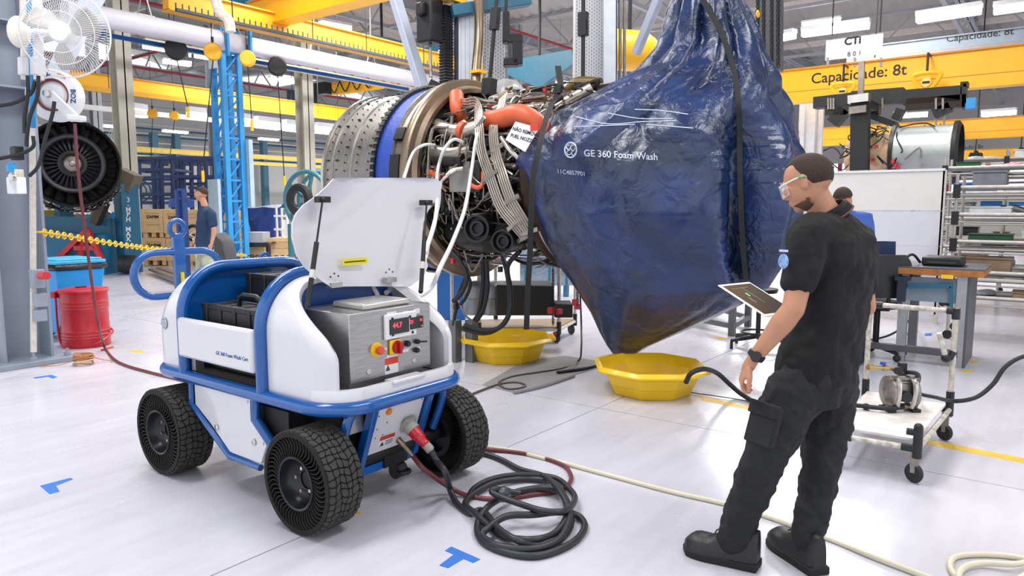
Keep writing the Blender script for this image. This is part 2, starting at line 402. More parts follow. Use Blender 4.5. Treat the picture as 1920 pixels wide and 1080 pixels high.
a, c = xline(195, 291, 710, 32.2); boxgirder('crane_beam', 'pale yellow low runway beam near the far left wall, lower one', a, c, .15, .16, MATS['pale yellow paint'])
a, c = xline(60, 168, 690, 24.5); b = B(); b.bar(a-Vector((0, 0, .35)), c-Vector((0, 0, .35)), .1, .16); solo('wall_rail', b, WPAINT, 'thin white rail under the far yellow runway beam', 'rail')
a, c = yline(478, 32, 760, 11.0)
p0 = PX(478, 32, 9.5); p1 = Vector((9.5, 1.2, p0.z)); boxgirder('crane_beam', 'near yellow box girder crossing the top left of the hall', p0, p1, .4, .55)
b = B(); b.box(-.3, 0, -.1, .1, -.2, .15); s = thing('end_stop', 'beige end stop on the near yellow box girder', 'end stop', p0+Vector((0, .1, 0))); b = B(); b.box(-.15, .15, 0, .12, -.15, .12); part('block', b, MATS['beige paint'], s)
a, c = xline(310, -2, 900, 13.4); boxgirder('crane_beam', 'amber crane runway beam running just behind the white duct', a, c, .3, .42, mat('amber paint', '#d99a1c', .45))
a, c = xline(330, 18, 850, 12.9); b = B(); b.bar(a, c, .08, .05)
for i in range(60): q = a.lerp(c, i/60); b.bar(q, q+Vector((0, 0, .12)), .02)
o = solo('cable_tray', b, DGREY, 'dark comb like cable tray above the white duct', 'cable tray')
for u in (.15, .4, .6, .85): hanger(o, a.lerp(c, u))
# festoon crane
a, c = yline(632, 165, 760, 21.5)
p0 = PX(625, 168, 21.); p1 = PX(758, 163, 21.); p1.z = p0.z
t, M, l = boxgirder('crane_bridge', 'small yellow crane bridge with festoon cables under the duct', p0, p1, .25, .5)
b = B()
for i in range(6):
    u = p0.lerp(p1, i/6); v = p0.lerp(p1, (i+1)/6); b.tube([u+Vector((-.25, 0, .25)), u.lerp(v, .5)+Vector((-.25, 0, -.2)), v+Vector((-.25, 0, .25))], .03, 6, sm=6)
part('festoon_cable', b, BLKM, t, world=True)
b = B(); b.cbox(p0+Vector((0, .8, .1)), (.4, .9, .5)); b.cbox(p0+Vector((0, 1.6, -.15)), (.4, .6, .7)); part('drive_box', b, BLKM, t, world=True)
b = B(); q = PX(548, 186, 19.5); b.cbox(q, (.35, .3, .75)); o = solo('control_cabinet', b, mat('glossy dark box', '#39485e', .2, .3), 'dark glossy box hanging on the crane left of khaki column', 'box', bevel=.02); hanger(o, q)
# blue knee brackets
def knee(name, label, pts, X, th=.12, m=None):
    P = [PX(x, y, X) for x, y in pts]; b = B(); b.sheet(P, (th, 0, 0)); o = solo(name, b, m or LBLUE, label, 'bracket', bevel=.01); hanger(o, (P[0]+P[1])/2, 8.6, .04); return o
knee('knee_bracket', 'blue plate bracket at the top left under the roof', [(382, -4), (468, -4), (452, 24), (430, 40), (408, 22)], 12.5)
knee('knee_bracket', 'teal plate bracket behind the grey diagonal hoist leg', [(697, 64), (735, 72), (790, 92), (828, 78), (800, 120), (768, 122), (728, 102)], 15.2, m=TEAL)
knee('knee_bracket', 'teal roof bracket seen between the perforated grey guards', [(955, 112), (1072, 92), (1078, 118), (1010, 165), (950, 140)], 15, m=mat('teal blue plate', '#22617a', .45))
b = B(); b.tube([D(403, -5, 13), D(412, 22, 13), D(428, 38, 13), D(432, 60, 13)], .09, 12, sm=5); solo('flexible_hose', b, PALE, 'grey flexible hose dropping to the top of the lattice mast', 'hose')
# ---------------------------------------------------------------- ceiling lamps
def lamp(p, q, w=.22, h=.1, label='', grp='fluorescent ceiling lamps'):
    p, q = Vector(p), Vector(q); t = thing('ceiling_lamp', label, 'ceiling lamp', (p+q)/2, group=grp)
    d = (q-p).normalized(); s = d.cross(Vector((0, 0, 1))).normalized(); M = Matrix((s, Vector((0, 0, 1)), d)).transposed().to_4x4(); M.translation = p; l = (q-p).length
    b = B(); b.box(-w/2, w/2, h*.3, h, 0, l, M); part('housing', b, WPAINT, t, world=True)
    b = B(); b.box(-w*.45, w*.45, -h*.7, h*.3, .02, l-.02, M); part('diffuser', b, LAMP, t, world=True)
    return t
LL = [(217, 203, 272, 211, 5.2, .34, .3, 'box lamp half hidden by the khaki column at left'), (352, 214, 402, 219, 5.2, .34, .3, 'box lamp left of the blue lattice mast'), (436, 224, 470, 228, 5.2, .34, .3, 'box lamp just right of the blue lattice mast'),
 (480, 230, 523, 235, 5.2, .34, .3, 'box lamp left of the second khaki column'), (533, 236, 566, 240, 5.2, .34, .3, 'box lamp touching the left side of the second khaki column'), (592, 241, 632, 245, 5.2, .34, .3, 'box lamp right of the second khaki column'),
 (268, 86, 311, 93, 6.9, .2, .1, 'thin lamp left of the hanging black reel'), (355, 102, 398, 109, 6.9, .2, .1, 'thin lamp between the black reel and the yellow reel'), (305, 114, 358, 121, 6.6, .2, .1, 'thin lamp right under the black reel'),
 (600, 42, 657, 53, 6.9, .25, .12, 'lamp under the near yellow box girder'), (505, 147, 550, 153, 6.4, .25, .1, 'lamp below the second black reel'), (567, 31, 583, 34, 6.9, .2, .1, 'short lamp end at the upper left behind the girder'), (810, 95, 828, 99, 6.9, .25, .14, 'lamp left of the black bellows'),
 (305, 245, 352, 249, 4.6, .2, .06, 'dim thin lamp on the far wall above the navy frames'), (184, 235, 230, 239, 4.6, .2, .06, 'dim thin lamp behind the fan engine'), (485, 260, 522, 263, 4.6, .2, .06, 'dim thin lamp right of the lattice mast'),
 (1503, 62, 1631, 45, 6.3, .26, .15, 'long bright lamp above the white hanging sign'), (1503, 45, 1577, 35, 6.9, .16, .08, 'thin lamp above the long bright lamp at right'), (1398, 77, 1437, 71, 6.3, .26, .15, 'lamp just right of the tarp peak'), (1456, 71, 1490, 64, 6.3, .26, .15, 'lamp right of the black hoist chain'),
 (1718, 35, 1841, 16, 6.3, .3, .16, 'long brightest lamp at the top right'), (1862, 18, 1990, 0, 6.3, .3, .16, 'lamp in the top right corner'), (1840, 214, 1906, 209, 4.9, .3, .14, 'lamp between the two yellow beams at far right'), (1676, 217, 1740, 213, 4.9, .3, .14, 'lamp seen under the black lifting beam'),
 (1183, 77, 1217, 85, 6.9, .25, .12, 'lamp between the perforated guard and the tarp'), (1046, 154, 1073, 160, 6.0, .25, .08, 'lamp behind the teal bracket')]
for x1, y1, x2, y2, z, w_, h_, lb in LL:
    lamp(W(x1, y1, z), W(x2, y2, z), w_, h_, 'fluorescent '+lb)
# ---------------------------------------------------------------- cable reels hanging under the rails
def reel(px, py, d, r, m, label, ylw=True, drop=None):
    p = D(px, py, d); t = thing('cable_reel', label, 'cable reel', p, rz=YAW+math.pi/2+.3)
    M = ROT(math.pi/2, 0, 0); b = B(); b.lathe([(0, -.1), (r*.9, -.1), (r, -.07), (r, .07), (r*.9, .1), (0, .1)], 22, M); part('drum', b, m, t, bevel=.01)
    b = B(); b.torus((0, -.1, 0), r*.75, r*.05, M=M.to_3x3()); b.ell((0, -.12, 0), (r*.25, .04, r*.25)); part('rim', b, m if ylw else BLKM, t)
    if not ylw: b = B(); b.bar((-r*.3, -.13, -r*.4), (r*.5, -.13, -r*.2), .03); b.torus((0, -.11, 0), r*.45, .02, M=M.to_3x3()); part('copper_coil', b, ORG, t)
    b = B(); b.bar((0, 0, r*.8), (0, 0, r*1.7), .05); part('bracket', b, BLKM, t); hanger(t, p+Vector((0, .02, r*1.6)), 8.3, .008)
    if drop: 
        q = D(drop[0], drop[1], d); e = Vector(q)-Vector(p); v = Matrix.Rotation(-(YAW+math.pi/2+.3), 4, 'Z') @ e
        b = B(); b.tube([(0, 0, -r*.8), v], .012, 5); part('cord', b, BLKM, t); b = B(); b.cyl(v, v-Vector((0, 0, .22)), .03, n=8); part('plug', b, YEL, t)
    return t
reel(330, 92, 15.5, .22, BLKM, 'black open cable reel hanging left of the yellow reel', False, (352, 200))
reel(399, 97, 15, .17, YEL, 'yellow cable reel hanging left of the lattice mast', True, (380, 320))
reel(464, 110, 15.2, .16, YEL, 'yellow cable reel hanging right of the lattice mast', True, (472, 225))
reel(520, 125, 17, .21, BLKM, 'black cable reel hanging left of the second khaki column', False, (533, 330))
reel(286, 213, 24, .15, YEL, 'small distant yellow reel right of the khaki column', True, (283, 295))
reel(327, 217, 24, .15, YEL, 'small distant yellow reel left of the bright box lamp', True, (318, 300))
reel(635, 248, 26, .14, YEL, 'small yellow reel next to the silver engine casing', True)
# wall fan far
p = D(222, 258, 24); t = thing('wall_fan', 'distant white wall fan between the fan engine and the khaki column', 'fan', p, rz=YAW+math.pi/2)
M = ROT(math.pi/2, 0, 0); b = B()
for rr in (.34, .25, .15): b.torus((0, 0, 0), rr, .008, M=M.to_3x3(), n=24, k=5)
for i in range(20): a_ = i*math.pi/10; b.bar((0, 0, 0), (.34*math.cos(a_), 0, .34*math.sin(a_)), .006)
part('guard', b, WPAINT, t)
b = B(); b.ell((0, .05, 0), .09); part('motor', b, MATS['beige paint'], t)
# far teal wall posts and pipes
b = B()
for px in (290, 332, 495, 700): q = PY(px, 300, YB-.6); b.bar((q.x, q.y, 0), (q.x, q.y, 5.2), .35, .3)
struct('trim_40', b, mat('far teal post', '#4f8296', .5))
b = B()
for z in (5.0, 5.35, 4.1): b.tube([(14, YB-.7, z), (44, YB-.7, z)], .05, 6)
struct('trim_41', b, TEAL)
# ================================================================ foam wash cart
CX, YF, YA, YB2, YR = 2.475, 2.53, 3.07, 3.80, 4.16      # centre, front, front arch, rear arch, rear
HW = .445
cart = thing('wash_cart', 'white and blue four wheeled engine wash cart with its lid open', 'cart', (CX, 3.3, 0))
def cp(name, b, m, label=None, bevel=0, par=None, kind=None): return part(name, b, m, par or cart, label, bevel, world=True, kind=kind)
ZR = .575
def arch_pt(s, inset=0., top=1.155, r=.26, z0=.6):   # s 0..1 along arch, left bottom to right bottom
    hw = HW-inset; zt = top-inset; L1 = zt-r-z0; La = r*math.pi/2; L2 = 2*(hw-r); tot = 2*L1+2*La+L2; d = s*tot
    if d < L1: return (CX-hw, z0+d)
    d -= L1
    if d < La: a = d/r; return (CX-hw+r-r*math.cos(a), zt-r+r*math.sin(a))
    d -= La
    if d < L2: return (CX-hw+r+d, zt)
    d -= L2
    if d < La: a = d/r; return (CX+hw-r+r*math.sin(a), zt-r+r*math.cos(a))
    d -= La; return (CX+hw, zt-r-d)
# rail: closed rounded loop, bowed at the front
def rloop(x0, x1, y0, y1, r, z, bow=0., n=8):
    P = []
    for cx, cy, a0 in ((x1-r, y1-r, 0), (x0+r, y1-r, 90), (x0+r, y0+r, 180), (x1-r, y0+r, 270)):
        for i in range(n+1): a = math.radians(a0+90*i/n); P.append(Vector((cx+r*math.cos(a), cy+r*math.sin(a), z)))
    for p in P:
        if p.y < y0+r+.001 and bow: p.y -= bow*(1-((p.x-(x0+x1)/2)/((x1-x0)/2))**2)
    return P
b = B(); P = rloop(CX-HW-.015, CX+HW+.015, YF, YR, .2, ZR, .02)
b.tube(P, .034, 14, True); cp('bumper_rail', b, BLUE)
b = B(); b.box(CX-HW+.05, CX+HW-.05, YF+.12, YR-.08, .53, .565); cp('deck', b, BLUE)
for nm, Y in (('roll_hoop', YA), ('roll_hoop', YB2)):
    b = B(); pts = [Vector((arch_pt(i/48, -.012)[0], Y, arch_pt(i/48, -.012)[1])) for i in range(49)]; pts[0].z = .57; pts[-1].z = .57
    b.tube(pts, .032, 14); cp(nm, b, BLUE)
b = B(); pts = [(arch_pt(i/30, .02)[0], arch_pt(i/30, .02)[1]) for i in range(31)]
b.prism([(x, z) for x, z in pts], 0, .02, Matrix(((1, 0, 0, 0), (0, 0, 1, YB2+.03), (0, 1, 0, 0), (0, 0, 0, 1)))); cp('bay_wall', b, BLUE)
b = B(); b.prism([(x, z) for x, z in pts], 0, .02, Matrix(((1, 0, 0, 0), (0, 0, 1, YA-.05), (0, 1, 0, 0), (0, 0, 0, 1)))); cp('bay_wall', b, mat('deep blue inner panel', '#0c3f86', .4))
# rear shell: arch extruded to the rear with rounded end
def shell(s0, s1, Ya, yend, rc, amax, sign, n=48, thick=True):
    rows = []
    for j in range(n+1):
        s = s0+(s1-s0)*j/n; row = []; ye = yend(s); am = amax(s)
        for k in range(4): row.append((0, Ya+(ye-sign*rc-Ya)*k/3))
        for k in range(1, 9): a = am*k/8; row.append((rc*(1-math.cos(a)), ye-sign*rc+sign*rc*math.sin(a)))
        li, ly = row[-1]
        if thick: row += [(li+.02, ly-sign*.004), (li+.03, ly-sign*.03), (max(.035, li*.5), Ya+(ly-Ya)*.6), (.035, Ya)] if li > .03 else [(li+.012, ly-sign*.002), (li+.026, ly-sign*.014), (.035, Ya+(ly-Ya)*.6), (.035, Ya)]
        out = []
        for ins, y in row:
            x, z = arch_pt(s, ins); out.append(Vector((x, y, z)))
        rows.append(out)
    return rows
b = B(); rows = shell(0, 1, YB2+.03, lambda s: YR+.02-.12*max(0, min(1, (arch_pt(s)[1]-.85)/.3)), .16, lambda s: math.pi/2, 1, thick=False); b.grid(rows)
cap = [r[-1] for r in rows]; n0 = len(b.v); b.v += cap; b.f.append(tuple(range(n0, n0+len(cap)))); cp('rear_shell', b, WHITE)
# front shell with wide opening
def yend_f(s):
    z = arch_pt(s)[1]; t = max(0, min(1, (z-.82)/.33)); t = t*t*(3-2*t); return YF+.01+.31*t**1.1
b = B(); rows = shell(0, 1, YA-.03, yend_f, .17, lambda s: math.radians(46-26*max(0, min(1, (arch_pt(s)[1]-.95)/.19))), -1, n=72); b.grid(rows); cp('front_shell', b, WHITE)
# lip across the front
b = B(); rows = []
lp = rloop(CX-HW-.003, CX+HW+.003, YF+.004, YA, .17, 0, .02, 10); lp = [p for p in lp if p.y < YA-.2]; lp = lp if lp[0].x < CX else lp[::-1]
for p in lp: 
    zt = .662 if abs(p.x-CX) > .12 else .655
    c = Vector((CX, YF+.4, 0)); d = (p-c); d.z = 0; d = d.normalized(); q = p-d*.03
    rows.append([Vector((p.x, p.y, .6)), Vector((p.x, p.y, zt-.012)), Vector((p.x-d.x*.006, p.y-d.y*.006, zt)), Vector((q.x, q.y, zt)), Vector((q.x, q.y, .6))])
b.grid(rows, cu=True); cp('front_lip', b, WHITE)
b = B(); b.box(CX-.11, CX+.11, YF-.022, YF+.05, .645, .664); cp('lip_handle', b, WHITE, bevel=.006)
b = B(); b.box(CX-HW+.05, CX+HW-.05, YF+.05, YA, .58, .6); cp('tray', b, mat('grey tray', '#8a8c92', .5))
# bay: carpeted floor, side panel, stays
b = B(); b.box(CX-HW+.01, CX+HW-.01, YA+.03, YB2-.02, .6, .612); cp('bay_mat', b, mat('dark brown mat', '#2a241f', .9, bump=.4, bscale=200))
sp = []
for (side, nm) in ((-1, 'side_panel'), (1, 'side_panel')):
    x = CX+side*(HW+.03)
    b = B(); b.box(x-.02, x+.02, YA+.025, YB2-.0, .685, .905); o = cp(nm, b, WHITE, bevel=.018)
    if side < 0:
        M = Matrix(((0, 0, -1, x-.021), (-1, 0, 0, 3.27), (0, 1, 0, .755), (0, 0, 0, 1)))
        tb = text_b('GE 360 Foam Wash Cart', .028, M, .0008); cp('lettering', tb, mat('blue lettering', '#3a5f9e', .5, var=0), 'blue lettering GE 360 Foam Wash Cart', par=o)
b = B(); b.box(CX-HW-.0, CX-HW+.05, YB2-.09, YB2-.05, .61, .7); cp('latch_bracket', b, STEEL)
# emblem on rear shell
e = PX(308, 606, CX-HW-.003); M = Matrix(((0, 0, -1, e.x), (-1, 0, 0, e.y), (0, 1, 0, e.z), (0, 0, 0, 1)))
b = B(); b.lathe([(0, 0), (.034, 0), (.034, .003), (0, .003)], 28, M); o = cp('emblem', b, mat('emblem grey blue', '#7d8796', .5, var=.3, scale=60))
b = B()
for r_, cxx, cyy in ((.008, -.012, .008), (.008, .012, .008), (.007, -.01, -.012), (.007, .012, -.01), (.03, 0, 0)): b.torus(M @ Vector((cxx, cyy, .003)), r_, .0018, M=M.to_3x3(), n=20, k=5)
cp('emblem_script', b, WPAINT, par=o)
# handle: flat post with ring and racetrack tube
hy = YR+.14; pl = PY(338, 545, hy); pt = PY(333, 428, hy); xm = pl.x
b = B(); b.bar((xm, hy-.02, .86), (xm, hy, pt.z-.05), .07, .035, up=(0, 1, 0)); b.tube([(xm, hy, .9), (xm, hy-.14, .6)], .03, 10); hp = cp('handle_post', b, BLUE, bevel=.004)
b = B(); b.torus((xm, hy, pt.z), .047, .016, M=ROT(math.pi/2).to_3x3(), n=28, k=10); cp('towing_eye', b, BLUE, par=hp)
l0 = PY(250, 510, hy); zt = PY(290, 474, hy).z; zb = PY(300, 556, hy).z; wdt = xm-l0.x; r = (zt-zb)/2
P = []
for i in range(13): a = math.pi/2+math.pi*i/12; P.append(Vector((xm-wdt+r+r*math.cos(a)*1., hy, (zt+zb)/2+r*math.sin(a))))
for i in range(13): a = -math.pi/2+math.pi*i/12; P.append(Vector((xm+wdt-r+r*math.cos(a), hy, (zt+zb)/2+r*math.sin(a))))
b = B(); b.tube(P, .023, 12, True); cp('handle_loop', b, BLUE)
b = B(); b.box(xm-.008, xm+.008, hy-.045, hy-.02, zb+.02, zb+.14); cp('warning_strip', b, mat('yellow sticker', '#e3d21c', .5, var=0))
for px, py in ((508, 497),):
    q = PY(px, py, YB2+.0); b = B(); b.torus((q.x, YB2+.06, 1.19), .028, .011, M=ROT(math.pi/2).to_3x3(), n=20, k=8); b.bar((q.x, YB2+.06, 1.14), (q.x, YB2+.06, 1.175), .05, .014, up=(0, 1, 0)); cp('lifting_eye', b, BLUE)
# ---- lower body
lowx = CX-HW+.005
for side in (-1, 1):
    poly = [(364, 715), (470, 748), (471, 783), (501, 831), (489, 870), (431, 848), (395, 795), (366, 758)]
    P = [PX(x, y, lowx) for x, y in poly]
    if side > 0: P = [Vector((2*CX-p.x, p.y, p.z)) for p in P]
    b = B(); b.sheet(P, (-side*.02, 0, 0)); o = cp('lower_side_panel', b, WHITE, bevel=.004)
    fr = [P[0]+Vector((0, .03, .02)), P[7]+Vector((0, .03, 0)), P[6]+Vector((0, .02, -.02)), P[5]+Vector((0, 0, -.02)), P[4]+Vector((0, 0, -.02))]
    b = B(); b.tube(fr, .018, 8); cp('frame_tube', b, BLUE)
    fr = [P[1]+Vector((0, -.04, .03)), P[2]+Vector((0, -.04, 0)), P[3]+Vector((0, -.05, 0)), P[3]+Vector((side*-.1, -.14, -.14))]
    b = B(); b.tube(fr, .026, 10); cp('frame_tube', b, BLUE)
    for x, y in ((407, 801), (477, 829)):
        q = PX(x, y, lowx-.001); q.x = CX+side*(HW-.002); b = B(); b.lathe([(0, 0), (.017, 0), (.017, .004), (0, .007)], 14, AX(q, (side, 0, 0))); cp('side_light', b, CHR, par=o)
    for x, y in ((369, 720), (464, 754), (494, 832)):
        q = PX(x, y, lowx-.001); q.x = CX+side*(HW-.004); b = B(); b.lathe([(0, .003), (.006, .003), (.006, 0)], 8, AX(q, (side, 0, 0))); cp('bolt', b, CHR, par=o)
# front frame and sloping service panel
def FP(u, v): # u across -1..1, v 0 top..1 bottom
    x = CX+u*.165; y = YF+.03+.13*v; return Vector((x, y, .555-.345*v))
b = B(); b.sheet([FP(-1, 0), FP(1, 0), FP(1, .86), FP(.35, .86), FP(.3, .97), FP(-1, 1)], (0, .02, 0)); fp = cp('service_panel', b, WHITE, bevel=.003)
for u in (-1.16, 1.16): b = B(); b.bar(FP(u, -.02), FP(u, 1.05), .035, .05); cp('frame_tube', b, BLUE, bevel=.005)
b = B(); b.bar(FP(-1.16, 1.06), FP(1.16, 1.06), .04, .04); cp('frame_tube', b, BLUE)
Mp = Matrix((Vector((1, 0, 0)), (FP(0, 0)-FP(0, 1)).normalized(), Vector((1, 0, 0)).cross((FP(0, 0)-FP(0, 1)).normalized()))).transposed().to_4x4()
def onp(u, v, off=.0): M = Mp.copy(); M.translation = FP(u, v)+M.to_3x3() @ Vector((0, 0, off)); return M
for u, v in ((-.87, .2), (.87, .12), (-.85, .93), (-.8, .42), (-.45, .35), (-.78, .56), (-.5, .54)):
    b = B(); b.lathe([(0, .003), (.005, .003), (.005, 0)], 8, onp(u, v)); cp('bolt', b, CHR, par=fp)
b = B(); b.lathe([(0, .014), (.014, .012), (.019, .003), (.019, 0)], 18, onp(-.5, .17)); cp('amber_indicator', b, mat('amber lens', '#e08a1a', .3), par=fp)
b = B(); b.box(-.05, .05, -.032, .032, 0, .001, onp(-.25, .66)); cp('warning_sticker', b, WPAINT, par=fp)
b = B(); b.box(-.05, .05, .008, .032, .0008, .002, onp(-.25, .66)); cp('sticker_band', b, mat('sticker red', '#c8402f', .5, var=0), par=fp)
for k in range(3): b = B(); b.box(-.005, .045, -.026+k*.01, -.022+k*.01, .0008, .0018, onp(-.25, .66)); cp('sticker_line', b, DGREY, par=fp)
b = B(); b.prism([(-.042, -.028), (-.012, -.028), (-.027, -.002)], .0008, .0018, onp(-.25, .66)); cp('sticker_pictogram', b, DGREY, par=fp)
# red power inlet and plug
Mi = onp(.42, .45) @ ROT(.35, .15, 0)
b = B(); b.box(-.035, .035, -.04, .04, 0, .025, Mi); b.lathe([(.036, .02), (.04, .035), (.04, .06), (.033, .062)], 20, Mi); cp('power_inlet', b, mat('inlet grey', '#9b9a92', .5), par=fp)
b = B(); b.lathe([(0, .05), (.034, .05), (.034, .1), (.03, .105), (.03, .12), (.024, .13), (.024, .155), (.028, .157), (.02, .17), (0, .17)], 20, Mi); pg = cp('power_plug', b, RED, 'red industrial power plug')
b = B(); b.lathe([(0, .165), (.024, .165), (.024, .195), (.014, .205), (0, .205)], 12, Mi); cp('plug_nut', b, mat('inlet grey', '#9b9a92', .5), par=pg)
PLUG = Mi @ Vector((0, 0, .2)); PLD = Mi.to_3x3() @ Vector((0, 0, 1))
Mh = onp(.28, .72); b = B(); b.lathe([(0, 0), (.016, 0), (.016, .04), (.012, .045), (.012, .09), (.009, .095), (.009, .13), (0, .13)], 12, Mh @ ROT(.5, .35, 0)); cp('hose_coupling', b, BRONZE, par=fp)
HOSE0 = (Mh @ ROT(.5, .35, 0)) @ Vector((0, 0, .12))
b = B(); b.lathe([(.0, -.03), (.042, -.03), (.042, .03), (0, .03)], 16, AX(FP(.45, 1.12)+Vector((.0, -.02, -.04)), (1, 0, 0))); b.box(-.09, .07, -.05, .05, -.03, .03, T(FP(.3, 1.02)+Vector((0, .02, 0)))); b.torus(FP(.45, 1.12)+Vector((0, -.06, -.04)), .03, .012, n=16); cp('tow_coupling', b, BLKM)
# underbody
b = B(); b.box(CX-.25, CX+.25, YF+.2, YR-.15, .2, .53); b.box(CX-.4, CX+.4, 2.95, 3.7, .25, .5); b.cyl((CX-.45, 2.70, .25), (CX+.45, 2.70, .25), .04); b.cyl((CX-.45, 3.95, .25), (CX+.45, 3.95, .25), .04); cp('chassis', b, mat('underbody black', '#101114', .6))
b = B(); b.box(CX-.3, CX-.2, YF+.1, YF+.13, .42, .54); cp('steel_bracket', b, STEEL)
for s in (-1, 1):
    b = B(); b.tube([(CX+s*.2, YF+.08, .56), (CX+s*.3, YF+.06, .54), (CX+s*.33, YF+.08, .46), (CX+s*.32, YF+.14, .3)], .024, 10, sm=4); cp('frame_tube', b, BLUE)
# ---- control box
bx0, bx1, by0, by1, bz0, bz1 = 2.19, 2.735, YF+.09, 3.0, .665, 1.0
b = B(); b.box(bx0, bx1, by0, by1, bz0, bz1); cb = cp('control_box', b, STEEL, bevel=.004)
b = B(); b.box(bx0+.01, bx1-.04, by0+.02, by1, .6, bz0); cp('box_plinth', b, STEEL, par=cb)
b = B(); b.box(bx0+.13, bx1-.1, by0+.04, by1-.1, bz1, bz1+.03); cp('box_lid', b, mat('clear grey cover', '#c4c2be', .25, .5, var=.05), par=cb, bevel=.01)
b = B(); b.box(bx1, bx1+.05, by0+.06, by1-.1, bz0+.02, bz1-.05); cp('side_box', b, STEEL, par=cb)
def ob(px, py, off=0.): p = PY(px, py, by0); return Vector((p.x, by0-off, p.z))
def plate(name, px, py, w_, h_, m, d=.003, par=cb, off=0., bevel=0, label=None):
    p = ob(px, py); b = B(); b.box(p.x-w_/2, p.x+w_/2, by0-off-d, by0-off, p.z-h_/2, p.z+h_/2); return cp(name, b, m, label, bevel, par)
def knob(name, px, py, prof, m, n=20, label=None):
    b = B(); b.lathe(prof, n, AX(ob(px, py), (0, -1, 0))); return cp(name, b, m, label, par=cb)
plate('meter_frame', 748, 609, .215, .125, WPAINT, .02, bevel=.006)
plate('meter_display', 743, 610, .13, .075, mat('display black', '#1b2326', .15), .008, off=.018)
plate('meter_display', 770, 605, .05, .06, mat('display black', '#1b2326', .15), .008, off=.018)
plate('temperature_controller', 784, 603, .048, .062, BLK, .015, bevel=.003)
ledm = mat('red led digits', '#ff2a3a', .4, var=0, emit=4)
def ltext(s, px, py, sz, m, off): p = ob(px, py); M = Matrix(((1, 0, 0, p.x), (0, 0, -1, by0-off), (0, 1, 0, p.z), (0, 0, 0, 1))); return text_b(s, sz, M, .0008)
cp('red_digits', ltext('44.7', 738, 609, .036, None, .0275), ledm, 'glowing red digits 44.7', par=cb); cp('red_digits', ltext('21', 765, 603, .026, None, .0275), ledm, 'glowing red digits', par=cb); cp('red_digits', ltext('25', 785, 599, .018, None, .0165), ledm, par=cb)
for dx, c_ in ((-5, '#2fae4a'), (0, '#c8382a'), (4, '#dddddd')):
    p = ob(783+dx, 610); b = B(); b.ell((p.x, by0-.016, p.z), .004, nu=8, nv=6); cp('controller_key', b, mat('key '+c_, c_, .5, var=0), par=cb)
for px, py, w_, h_ in ((734, 588, .065, .018), (761, 586, .04, .016), (781, 583, .042, .026), (760, 657, .045, .016), (783, 653, .04, .016), (735, 667, .07, .014), (723, 654, .015, .012)): plate('name_plate', px, py, w_, h_, WPAINT, .0015)
for px, py in ((730, 597), (763, 593), (731, 627), (768, 622)): knob('frame_screw', px, py, [(0, .026), (.007, .025), (.007, 0)], BLK, 8)
knob('stop_ring', 706, 656, [(0, .006), (.036, .005), (.038, 0)], YPL, label='yellow emergency stop ring'); knob('stop_button', 706, 656, [(0, .045), (.017, .043), (.021, .036), (.021, .02), (.012, .015), (.012, 0)], mat('stop red', '#d8523c', .35), label='red mushroom stop button')
plate('switch_base', 739, 650, .075, .075, YPL, .014, bevel=.005); knob('rotary_switch', 741, 650, [(0, .03), (.032, .029), (.034, .014), (.034, .01)], mat('switch red', '#a81a14', .3)); p = ob(741, 650); b = B(); b.box(p.x-.008, p.x+.008, by0-.048, by0-.028, p.z-.03, p.z+.03); cp('switch_grip', b, MATS['switch red'], par=cb, bevel=.004)
for px, py, r_ in ((762, 644, .016), (780, 640, .013), (779, 656, .014)): knob('selector_knob', px, py, [(0, .022), (r_*.8, .022), (r_, .014), (r_, 0)], BLK)
p = ob(780, 640); b = B(); b.bar((p.x, by0-.02, p.z), (p.x+.05, by0-.03, p.z-.004), .008); cp('toggle_lever', b, BLK, par=cb)
for px, py in ((691, 697), (776, 676)): knob('quarter_turn_lock', px, py, [(0, .004), (.006, .005), (.014, .004), (.015, 0)], CHR, 16)
plate('warning_sticker', 734, 684, .09, .085, WPAINT, .001); plate('sticker_band', 734, 676, .09, .034, MATS['sticker red'], .001, off=.001)
p = ob(727, 690); M = Matrix(((1, 0, 0, p.x), (0, 0, -1, by0-.001), (0, 1, 0, p.z), (0, 0, 0, 1))); b = B(); b.prism([(-.016, -.014), (.016, -.014), (0, .016)], 0, .001, M); cp('sticker_pictogram', b, DGREY, par=cb)
# ---- open lid
yl = 2.97
R_ = [(333, 648, 795), (335, 626, 820), (344, 618, 829), (354, 608, 827), (368, 592, 821), (384, 568, 808), (400, 553, 797), (418, 544, 789), (445, 541, 784), (475, 545, 786), (498, 556, 788), (514, 571, 778), (526, 585, 763), (536, 600, 746)]
rows = []; bk = []
for y, l, r in R_:
    row = []
    for k in range(17):
        t = k/16; px = l+(r-l)*t; q = PY(px, y-(y-333)/203*6*t*0, yl+.0); cur = .05*(2*t-1)**2+.07*((y-333)/203)**2-.03; row.append(q+Vector((0, -cur+.02*(536-y)/203, 0)))
    rows.append(row)
b = B(); b.grid(rows); b.grid([[p+Vector((0, .012, 0)) for p in r] for r in rows])
ed = rows[0]+[r[-1] for r in rows[1:]]+rows[-1][::-1][1:]+[r[0] for r in rows[::-1]][1:-1]; b.grid([ed, [p+Vector((0, .012, 0)) for p in ed]], cu=True)
lid = cp('lid', b, mat('translucent white lid', '#cdccd3', .18, coat=.6, var=.02, scale=2), 'open white lid')
for px, py in ((625, 531), (728, 522)):
    q = PY(px, py, yl-.06); b = B(); b.box(q.x-.035, q.x+.035, yl-.09, yl-.05, q.z-.02, q.z+.005); cp('hinge', b, STEEL, par=lid)
    for dx, dz in ((-.025, .035), (0, .05), (.025, .035)): b = B(); b.ell((q.x+dx, yl-.07, q.z+dz), .005, nu=8, nv=6); cp('rivet', b, DGREY, par=lid)
